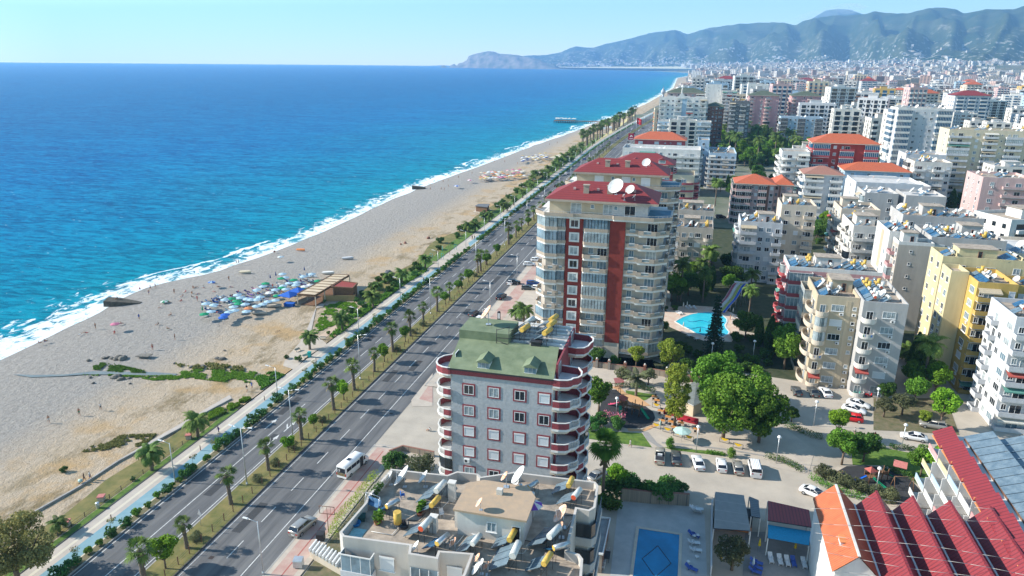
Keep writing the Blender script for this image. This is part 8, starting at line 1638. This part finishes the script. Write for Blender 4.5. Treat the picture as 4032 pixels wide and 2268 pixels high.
b=MB().wall([at('c',545,590),at('c',810,590),at('c',815,540)],0,1.8,.1,0); tag(b.build('bamboo_fence',[stripes('bamboo',(.45,.30,.14),(.30,.19,.08),0,.3)]),'bamboo screen fence beside the beach bar','fence')
poly('beach_path','c',[(490,650),(545,640),(560,615),(520,612),(490,640),(400,860),(385,890),(440,890)],.04,M_prom); poly('beach_path_south','c',[(440,885),(370,885),(360,925),(240,1060),(220,1120),(310,1150),(420,1040),(560,960),(580,945),(520,890)],.035,M_pave)
poly('boardwalk_ramp','c',[(500,885),(660,780),(690,800),(560,895)],.045,gmat('pink_sand',(.55,.40,.30),(.5,.38,.28)))
poly('exercise_area','c',[(1400,300),(1470,200),(1580,130),(1720,100),(1745,150),(1640,230),(1500,330)],.03,M_pave)
for i,(x,y) in enumerate([(1430,250),(1480,220),(1520,190),(1580,160),(1625,175),(1580,210),(1520,250)]): p=at('c',x,y); smallmesh('exercise_frame',f"outdoor exercise frame on the paved bay, {nth(i+1)} of seven",'exercise frame',MB().tube((-.5,0,0),(-.5,0,2.2),.06).tube((.5,0,0),(.5,0,2.2),.06).tube((-.5,0,2.2),(.5,0,2.2),.06).tube((-.5,0,1.1),(.5,0,1.1),.05),[M_rust if i%2 else mat('turquoise_plastic',(.02,.38,.36),.5)],(p[0],p[1],.03),i)
# wreck, hut, rocks, pier
def rock(lab,loc,sz,seed,m=None,flat=.5,name='rock',cat='rock'):
    rn_=random.Random(seed); b=MB(); pr_=[]; N_=10
    for j in range(6):
        th_=math.pi*j/5
        pr_.append((max(.01,math.sin(th_)),-math.cos(th_)))
    b.lathe(pr_,N_,0); b.v=[(x*sz[0]*(1+.35*noise.noise(Vector((x*1.5+seed,y*1.5,z*1.5)))),y*sz[1]*(1+.35*noise.noise(Vector((x,y*1.7+seed,z)))),z*sz[2]*(1+.3*noise.noise(Vector((x*2,y*2,seed+z*1.0))))) for x,y,z in b.v]; b.s=[False]*len(b.s)
    return tag(b.build(name,[m or M_rockb],None,loc,rn_.uniform(0,3)),lab,cat)
M_rockb=mat('beach_rock',(.22,.20,.17),.95,.2,1.5,.6,col2=(.10,.095,.085)); M_conc=mat('wreck_concrete',(.13,.115,.09),.95,.25,.8,.6,col2=(.05,.045,.035))
W0=at('a',862,615,-.3); W1=at('a',1145,610,-.3); b=MB(); L_=math.hypot(W1[0]-W0[0],W1[1]-W0[1])
b.add([(0,-1.7,-.6),(L_*.35,-1.9,-.6),(L_,-.3,-.6),(L_,1.2,-.6),(L_*.35,2.2,-.6),(0,1.7,-.6),(.2,-1.6,1.3),(L_*.35,-1.8,1.1),(L_,-.3,.05),(L_,1.1,.05),(L_*.35,2,1.25),(.3,1.6,1.6)],[(5,4,3,2,1,0),(6,7,10,11),(7,8,9,10),(0,1,7,6),(1,2,8,7),(2,3,9,8),(3,4,10,9),(4,5,11,10),(5,0,6,11)],0)
me=b.mesh('concrete_wreck',[M_conc]); tag(obj('concrete_wreck',me,None,(W0[0],W0[1],-.2),math.atan2(W1[1]-W0[1],W1[0]-W0[0])),'dark tilted concrete bunker slab lying in the surf','concrete block')
W2=at('r',838,680,-.4); W3=at('r',942,680,-.4); L_=math.hypot(W3[0]-W2[0],W3[1]-W2[1]); b=MB().add([(0,-1.5,-.6),(L_,-1,-.6),(L_,1.5,-.6),(0,1.5,-.6),(0,-1.3,1.5),(L_,-.8,.6),(L_,1.3,.7),(0,1.3,1.7)],[(3,2,1,0),(4,5,6,7),(0,1,5,4),(1,2,6,5),(2,3,7,6),(3,0,4,7)],0); tag(b.build('concrete_wreck',[M_conc],None,(W2[0],W2[1],-.2),math.atan2(W3[1]-W2[1],W3[0]-W2[0])),'second far concrete slab in the surf with anglers on it','concrete block')
for i,(x,y,s) in enumerate([(845,1055,.6),(880,1050,.5),(910,1058,.6),(945,1065,.7),(965,1045,.8),(1000,1060,1.3),(720,1075,.6),(950,1210,1.2),(985,1230,.9),(1050,1222,.5),(735,1215,.4),(760,1260,.4),(1060,1265,.35),(1810,1065,.9),(1770,1060,.7),(1650,1125,.8),(1560,1130,.6),(1470,1110,.5),(1175,1050,.9),(1420,1100,.4),(1830,995,.4)]): p=at('a',x,y); rock(f"weathered rock near the stream mouth, {nth(i+1)} of the scattered stones",(p[0],p[1],.1),(s*1.1,s*.8,s*.5),i)
p=at('a',1178,1050); tag(MB().add([(-1.8,-1,.5),(1.8,-.8,.7),(1.7,1,.8),(-1.6,.9,.5),(-1.8,-1,.35),(1.8,-.8,.55),(1.7,1,.65),(-1.6,.9,.35)],[(0,1,2,3),(7,6,5,4),(0,4,5,1),(1,5,6,2),(2,6,7,3),(3,7,4,0)]).build('stone_slab',[M_rockb],None,(p[0],p[1],0)),'flat stone slab with a person sitting on it','stone slab')
for i,(cr_,x,y,s) in enumerate([('c',1075,370,1.6),('c',1405,80,.8),('c',1215,120,.7),('c',1180,130,.5),('c',150,190,.5)]): p=at(cr_,x,y); rock(f"dark {'driftwood heap' if i==0 else 'lump'} on the sand, {nth(i+1)} of five",(p[0],p[1],.2),(s,s*.8,s*.8),50+i,P_['brown'] if i else P_['darkgrey'])
PH=[at('r',*q_,3.0) for q_ in ((1328,815),(1425,825),(1445,800),(1355,798))]; t=thing('beach_hut','brown wooden hut with a flat dark roof on the sand','beach hut',(PH[0][0],PH[0][1],0)); q=[(x-PH[0][0],y-PH[0][1]) for x,y in PH]; MB().prism(q,2.9,3.1,0).build('roof',[P_['darkgrey']],t); cx_=sum(p[0] for p in q)/4; cy_=sum(p[1] for p in q)/4
MB().prism([((x-cx_)*.88+cx_,(y-cy_)*.88+cy_) for x,y in q],.3,2.89,0).build('wall',[M_wood],t); MB().prism([((x-cx_)*1.25+cx_,(y-cy_)*1.2+cy_) for x,y in q],0,.3,0).build('deck',[P_['beige']],t)
for lab,cr_,pts,z,cols in (('second beach bar with a grey canopy','r',[(1735,575),(1830,560),(1870,545),(1790,540)],3.4,None),('third beach bar with pale canvas roofs','r',[(1900,440),(1960,440),(2060,425),(1990,410)],3.6,None)):
    P=[at(cr_,x,y,z) for x,y in pts]; slabroof('beach_bar',lab,cr_,pts,z,P_['warmgrey'] if 'second' in lab else P_['cream'],True,.25,'beach bar')
for i,(cr_,x0_,x1_,y0_,y1_,n,cols,lab) in enumerate([('r',1370,1720,545,635,70,('white','yellow','cream','white','orange','pink'),'second cluster of beach umbrellas in white and yellow'),('r',1690,1900,415,492,42,('white','navy','yellow','white'),'third cluster of beach umbrellas near the pale bar'),('r',2290,2400,195,235,26,('white','pale'),'fourth far cluster of beach umbrellas')]):
    for k in range(n):
        u=rn.random(); x=x0_+(x1_-x0_)*u; y=y1_-(y1_-y0_)*(rn.random()*.65+.35*u)
        p=at(cr_,x,y); c=rn.choice(cols); tag(obj('beach_umbrella',parasol(1.4,UC[c],UC[c],8,2.0,.45),None,(p[0],p[1],0),rn.uniform(0,1)),f"{c} umbrella of the {lab}",'beach umbrella',lab)
        if k%2: tag(obj('sunbed',BED[k%3],None,(p[0]+1.5,p[1]-1,0),1.6),f"sunbed in the {lab}",'sunbed','sunbeds of the '+lab)
p=at('r',1187,652,2); tag(obj('beach_umbrella',parasol(1.9,UC['blue'],UC['white'],8,1.6,.6),None,(p[0],p[1],0)),'blue and white umbrella near the second concrete slab','beach umbrella'); p=at('r',1290,610,2); tag(obj('beach_umbrella',parasol(1.9,UC['pink'],UC['white'],8,1.8,.6),None,(p[0],p[1],0)),'pink and white umbrella beyond the blue one','beach umbrella')
b=MB(); q0=at('w',1385,975,0); q1=at('w',1590,985,0); q2=at('w',1900,975,0); zz=2.2
t=thing('pier','long thin pier on piles with an umbrella-covered platform over the sea','pier',(q1[0],q1[1],0)); w=(q1[0]-q0[0]); MB().box(-w,-7,zz-.4,0,7,zz).build('platform',[M_wood],t); MB().box(0,-2.3,zz-.7,q2[0]-q1[0]+14,2.3,zz).build('walkway',[M_wood],t)
b=MB()
for i in range(24): x=-w+i*(w+q2[0]-q1[0])/23; b.tube((x,-1,-2),(x,-1,zz),.15); b.tube((x,1,-2),(x,1,zz),.15)
for i in range(10):
    for y in (-6.5,6.5): b.tube((-w+i*w/9,y,-2),(-w+i*w/9,y,zz),.18)
b.build('pile',[M_dark],t); t['label']='long thin wooden pier on piles with a wide platform over the sea'
for i in range(26): tag(obj('beach_umbrella',parasol(1.7,UC['white'],UC['cream'],8,2.3,.7),None,(q1[0]-rn.uniform(.5,w-1),q1[1]+rn.uniform(-6,6),zz)),'white umbrella crowded on the pier platform','beach umbrella','umbrellas on the pier platform')
# flag and red advertising board
p=at('v',318,700,0); p=at('v',300,800,6); 
t=thing('flagpole','tall pole flying a red flag with white crescent and star','flag',(6+rx(0)+8,at('v',300,830,0)[1],0)); yy=at('v',300,830,0)[1]; xx=at('v',300,830,0)[0]; t.location=(xx,yy,0); hh=hgt('v',300,830,318,615); MB().tube((0,0,0),(0,0,hh),.18,.1,8).build('pole',[M_rail],t)
b=MB(); n=10; fw=hh*.27; fh_=hh*.32
for i in range(n): 
    a0_,a1_=i/n,(i+1)/n; f=lambda u: .5*math.sin(u*6); b.add([(fw*a0_,f(a0_),hh-fh_-.12*fw*a0_*3),(fw*a1_,f(a1_),hh-fh_-.12*fw*a1_*3),(fw*a1_,f(a1_),hh-.1-.36*fw*a1_),(fw*a0_,f(a0_),hh-.1-.36*fw*a0_)],[(0,1,2,3)],0)
b.build('flag_cloth',[mat('flag_red',(.62,.02,.03),.8)],t); b=MB(); c=(fw*.42,-.58,hh-fh_*.5-.18*fw)
pts=[(c[0]+fw*.17*math.cos(a),c[1],c[2]+fw*.17*math.sin(a)) for a in [rad(50+260*k/12) for k in range(13)]]; inn=[(c[0]+fw*.05+fw*.14*math.cos(a),c[1],c[2]+fw*.14*math.sin(a)) for a in [rad(50+260*k/12) for k in range(13)]]
b.add(pts+inn,[(k,k+1,14+k,13+k) for k in range(12)],0); s_=[(c[0]+fw*.24+fw*(.09 if k%2==0 else .04)*math.cos(rad(36*k)),c[1],c[2]+fw*(.09 if k%2==0 else .04)*math.sin(rad(36*k))) for k in range(10)]; b.add(s_+[(c[0]+fw*.24,c[1],c[2])],[(k,(k+1)%10,10) for k in range(10)],0); b.build('crescent_star',[P_['white']],t)
p=at('v',245,870,24); MB_=MB().box(-3.6,-.2,-4,3.6,.2,4,0).box(-.3,-.1,-12,.3,.1,-4,2); MB_.add([(-2.0,-.22,-.2),(-.2,-.22,2.2),(1.8,-.22,.6),(1.6,-.22,-1.0),(.2,-.22,.4),(-.8,-.22,-.9)],[(0,1,4,5),(1,2,3,4)],1); MB_.box(-2.2,-.22,-2.9,2.2,-.201,-2.2,1); smallmesh('advertising_board','dark red square board with a white bird-like mark above the orange-roofed hotel','sign',MB_,[mat('board_red',(.33,.015,.06),.6),P_['white'],M_rail],(p[0],p[1],26),0,.5)
# ---------------- the town beyond ----------------
FARP=[]
def farproto(seed):
    rn=random.Random(seed); w=rn.uniform(16,30); d=rn.uniform(13,20); nf=rn.choice((6,7,8,9,10,12)); fh=3.1; H=nf*fh; b=MB().box(-w/2,-d/2,0,w/2,d/2,H,0)
    nb=rn.choice((2,3,3,4)); cw=w/nb; bw=cw*rn.uniform(.5,.75); st=rn.random()
    for f in range(nf):
        z=f*fh
        for c in range(nb):
            x0=-w/2+c*cw+(cw-bw)/2; b.box(x0+.2,-d/2-.03,z+.2,x0+bw-.2,-d/2,z+2.6,1); b.box(x0,-d/2-1.3,z-.1,x0+bw,-d/2-.03,z+(.95 if st<.7 else .25),2)
            if cw-bw>3: b.box(x0+bw+.9,-d/2-.04,z+1,x0+bw+2.3,-d/2,z+2.4,1)
        for c in range(3):
            y0=-d/2+1.5+c*(d-3)/3; b.box(-w/2-.04,y0,z+1,-w/2,y0+1.4,z+2.4,1)
            if c==1 and st>.3: b.box(-w/2-1.2,y0-.8,z-.1,-w/2-.04,y0+2.6,z+.9,2)
    b.box(-w/2+.2,-d/2+.2,H,w/2-.2,d/2-.2,H+.05,3); b.wall([(-w/2,-d/2),(w/2,-d/2),(w/2,d/2),(-w/2,d/2)],H,H+1.0,.25,0,True); b.box(-w*.2,-d*.15,H,w*.12,d*.25,H+3,0); b.box(-w*.22,-d*.17,H+3,w*.14,d*.27,H+3.15,3)
    if rn.random()<.14: 
        k=rn.uniform(.35,.45); b.add([(-w/2-1,-d/2-1,H+1.05),(w/2+1,-d/2-1,H+1.05),(w/2+1,d/2+1,H+1.05),(-w/2-1,d/2+1,H+1.05),(-w*.15,0,H+5),(w*.15,0,H+5)],[(0,1,5,4),(1,2,5),(2,3,4,5),(3,0,4)],4)
    else:
        for i in range(rn.randint(4,9)):
            x=rn.uniform(-w/2+1.5,w/2-3); y=rn.uniform(-d/2+1,d/2-2); b.add([(x,y,H+.3),(x+1.8,y,H+1.5),(x+1.8,y+1.9,H+1.5),(x,y+1.9,H+.3)],[(0,1,2,3)],5); b.tube((x+2.1,y+.2,H+1.7),(x+2.1,y+1.8,H+1.7),.35,.35,7,0)
    return b,w,d,H
WALLC=['white','white','offwhite','white','palegrey','cream','offwhite','beige','rose','palegrey','white','sand','yellow','grey','blue']
rf=[M_roof,M_roofw]
for i in range(22):
    b,w,d,H=farproto(100+i); wl=WALLC[i%len(WALLC)]
    FARP.append((b.mesh('town_block',[P_[wl],G_dark if i%4 else G_teal,P_['white' if i%5 else 'orange'],rf[i%2],M_otile if i%2 else M_tile,M_pblue]),w,d,H,wl))
placed=[(a,b_,c,d_) for a,b_,c,d_,*_ in BL]
def free(x,y,w,d,gap=4):
    for a,b_,c,d_ in placed:
        if x-w/2-gap<b_ and x+w/2+gap>a and y-d/2-gap<d_ and y+d/2+gap>c: return False
    return True
def visible(x,y):
    q=Vector((x,y,10))-CAMP; z=q.dot(_F)
    if z<10: return False
    X_=FW/2+FP*q.dot(_R)/z; return -80<X_<FW+150
rn=random.Random(5); cand=[]
RESV=[(62,176,150,330),(96,118,330,620),(84,185,430,700),(58,96,300,440),(17,200,-60,200),(62,100,585,605)]
def reserved(x,y): return any(a<x<b_ and c<y<d_ for a,b_,c,d_ in [(r_[0],r_[1],r_[2],r_[3]) for r_ in RESV])
n=0; tries=0
while n<300 and tries<40000:
    tries+=1; y=rn.uniform(230,1750)**1.0; y=230+1650*rn.random()**1.35; xm=24+rx(y)+4 if y>300 else 160; x=xm+rn.random()*(y*.62+130-xm+60)
    if not visible(x,y) or reserved(x,y): continue
    if y<560 and x<95: continue
    i=rn.randrange(len(FARP)); me,w,d,H,wl=FARP[i]
    if y<700 and (wl in('yellow','sand','grey','blue') or H>30): continue
    if not free(x,y,w,d,5): continue
    placed.append((x-w/2,x+w/2,y-d/2,y+d/2)); cand.append((math.hypot(x-CAMX,y),x,y,i)); n+=1
cand.sort()
for k,(r_,x,y,i) in enumerate(cand):
    me,w,d,H,wl=FARP[i]; ang=rn.uniform(-.12,.12) if rn.random()<.7 else rn.uniform(-.5,.5); s=rn.uniform(.85,1.15); zs=rn.uniform(.8,1.25)*(1.15 if x<150+y*.15 else .95)
    o_=obj('town_block',me,None,(x,y,landh(x,y)-.1),ang,(s,s,zs)); tag(o_,f"{wl} apartment block in the town behind, {nth(k+1)} nearest of those",'apartment building','apartment blocks of the town behind')
# hill suburbs and the far bay: one mass
V=[];F_=[];MI=[]
def boxat(x,y,z,w,d,h,a,m_):
    ca,sa=math.cos(a),math.sin(a); k=len(V)
    for zz in (z-3,z+h):
        for u,v in ((-w,-d),(w,-d),(w,d),(-w,d)): V.append((x+(u*ca-v*sa)/2,y+(u*sa+v*ca)/2,zz))
    for f in ((4,5,6,7),(0,1,5,4),(1,2,6,5),(2,3,7,6),(3,0,4,7)): F_.append([q+k for q in f]); MI.append(m_ if f[0]!=4 or f[1]!=5 else 3)
n=0
while n<11500:
    u=rn.random(); r_=1500+7600*u**1.2; a=rn.uniform(-.02,.44) ; 
    x=CAMX+math.sin(a)*r_; y=math.cos(a)*r_
    if x<coast(y)+60: continue
    if r_>foot(max(a,a0))+300: continue
    if not visible(x,y): continue
    dn=noise.noise(Vector((x*.0011,y*.0011,5)))*.6+noise.noise(Vector((x*.005,y*.005,8)))*.4
    near=1 if x<coast(y)+1500 else .0
    if dn+.28+near*.3-.25*(r_/9000)<rn.random()*.55: n+=.15; continue
    w=rn.uniform(14,30); d=rn.uniform(12,20); h=rn.uniform(9,32)*(1.0 if x<coast(y)+1600 else .55); 
    if rn.random()<.03: h*=1.6
    if r_<2000 and not free(x,y,w,d,3): continue
    f0=foot(max(a,a0))-1; zz=landh(x,y) if r_<f0 else landh(CAMX+math.sin(a)*(f0),math.cos(a)*f0)
    boxat(x,y,zz,w,d,h,rn.uniform(-.5,.5),rn.choice((0,0,0,1,1,2))); n+=1
# strip of houses climbing the mountain foot and the headland town
for k in range(2600):
    t_=rn.random()**1.3; a=a0+(a1-a0)*t_*.75; f0=foot(a); r_=f0+rn.random()**1.8*(ridge(a)-f0)*.38; x=CAMX+math.sin(a)*r_; y=math.cos(a)*r_
    if noise.noise(Vector((a*40,r_*.002,1)))<.02: continue
    # height of the slope there
    j=(r_-f0)/(ridge(a)-f0)*NB/1.25; i=(a-a0)/(a1-a0)*NA; vi=int(i)*(NB+1)+int(j); zz=MV[vi][2]
    boxat(x,y,zz+4,rn.uniform(12,26),rn.uniform(10,16),rn.uniform(6,16),rn.uniform(-.6,.6),rn.choice((0,0,1)))
me=bpy.data.meshes.new('far_town'); me.from_pydata(V,[],F_)
def fmat(name,c,roof=False):
    m=bpy.data.materials.new(name); m.use_nodes=True; N=m.node_tree.nodes; L=m.node_tree.links; B=N['Principled BSDF']; B.inputs['Roughness'].default_value=.8; g=N.new('ShaderNodeNewGeometry'); kw=dict(N=N,L=L)
    sp=N.new('ShaderNodeSeparateXYZ'); L.new(g.outputs['Position'],sp.inputs[0]); fz=mth('FRACT',mth('DIVIDE',sp.outputs[2],3.1,**kw),**kw); fx=mth('FRACT',mth('DIVIDE',mth('ADD',sp.outputs[0],sp.outputs[1],**kw),4.2,**kw),**kw)
    wn=mth('MULTIPLY',mth('GREATER_THAN',fz,.42,**kw),mth('GREATER_THAN',fx,.4,**kw),**kw)
    cc=N.new('ShaderNodeHueSaturation'); cc.inputs['Color'].default_value=(*c,1); L.new(rng(g.outputs['Random Per Island'],0,1,.65,1.12,**kw),cc.inputs['Value'])
    L.new(mixc(wn,cc.outputs[0],(.06,.075,.09),**kw),B.inputs['Base Color']); return m
for m_ in (fmat('far_wall_white',(.76,.74,.71)),fmat('far_wall_cream',(.70,.62,.50)),fmat('far_wall_rose',(.60,.42,.36)),mat('far_roof',(.42,.34,.29),.9,.4,coord='World',scale=.01,col2=(.55,.22,.12))): me.materials.append(m_)
me.polygons.foreach_set('material_index',MI); tag(obj('far_town',me),kind='stuff')
# greenery in the town and on the hills
P=[]
while len(P)<26000:
    u=rn.random(); r_=480+5200*u**1.5; a=rn.uniform(0.0,.46); x=CAMX+math.sin(a)*r_; y=math.cos(a)*r_
    if x<coast(y)+75 or x<rx(y)+30: continue
    if noise.noise(Vector((x*.004,y*.004,2)))+noise.noise(Vector((x*.02,y*.02,4)))*.6<rn.uniform(-.1,.35): continue
    if r_<2000 and not free(x,y,2,2,1): continue
    if reserved(x,y) and y<560: continue
    s=rn.uniform(2.2,5.5)
    for k in range(3): P.append((x+rn.uniform(-s,s),y+rn.uniform(-s,s),landh(x,y)+rn.uniform(1,s*1.7)))
tag(obj('town_greenery',quads('town_greenery',leafquads(np.array(P),5.2),L_dark)),kind='stuff')
k=0
while k<150:
    y=rn.uniform(270,800); x=rn.uniform(100,120+y*.6)
    if not visible(x,y) or not free(x,y,5,5,.5) or (reserved(x,y) and y<300): continue
    k+=1; put(rn.choice(('leafy0','leafy2','leafy1','cypress','tallpalm')),(x,y,0),f"tree between the town blocks, {nth(k)} of the street trees there",None,rn.uniform(1.1,1.9),'trees between the town blocks')
# two minarets and far cranes
for i,xx in enumerate((955,983)):
    p=at('n' if 'n' in CR else 'F',0,0) if 0 else None
CR['n']=(2600,0,1.799)
for i,xx in enumerate((955,983)): p=at('n',xx,530,25); b=MB().tube((0,0,0),(0,0,58),2.0,1.5,10).tube((0,0,42),(0,0,43.5),3,3,10).lathe([(1.7,58),(1.2,63),(.05,74)],10); tag(b.build('minaret',[P_['white']],None,(p[0],p[1],0)),['left','right'][i]+' one of two slender white minarets in the far town','minaret')
for k,p_ in PROTO.items():
    if k not in used:
        for ch in list(KIDS.get(p_.name,[])):
            for g_ in KIDS.get(ch.name,[]): bpy.data.objects.remove(g_)
            bpy.data.objects.remove(ch)
        bpy.data.objects.remove(p_)
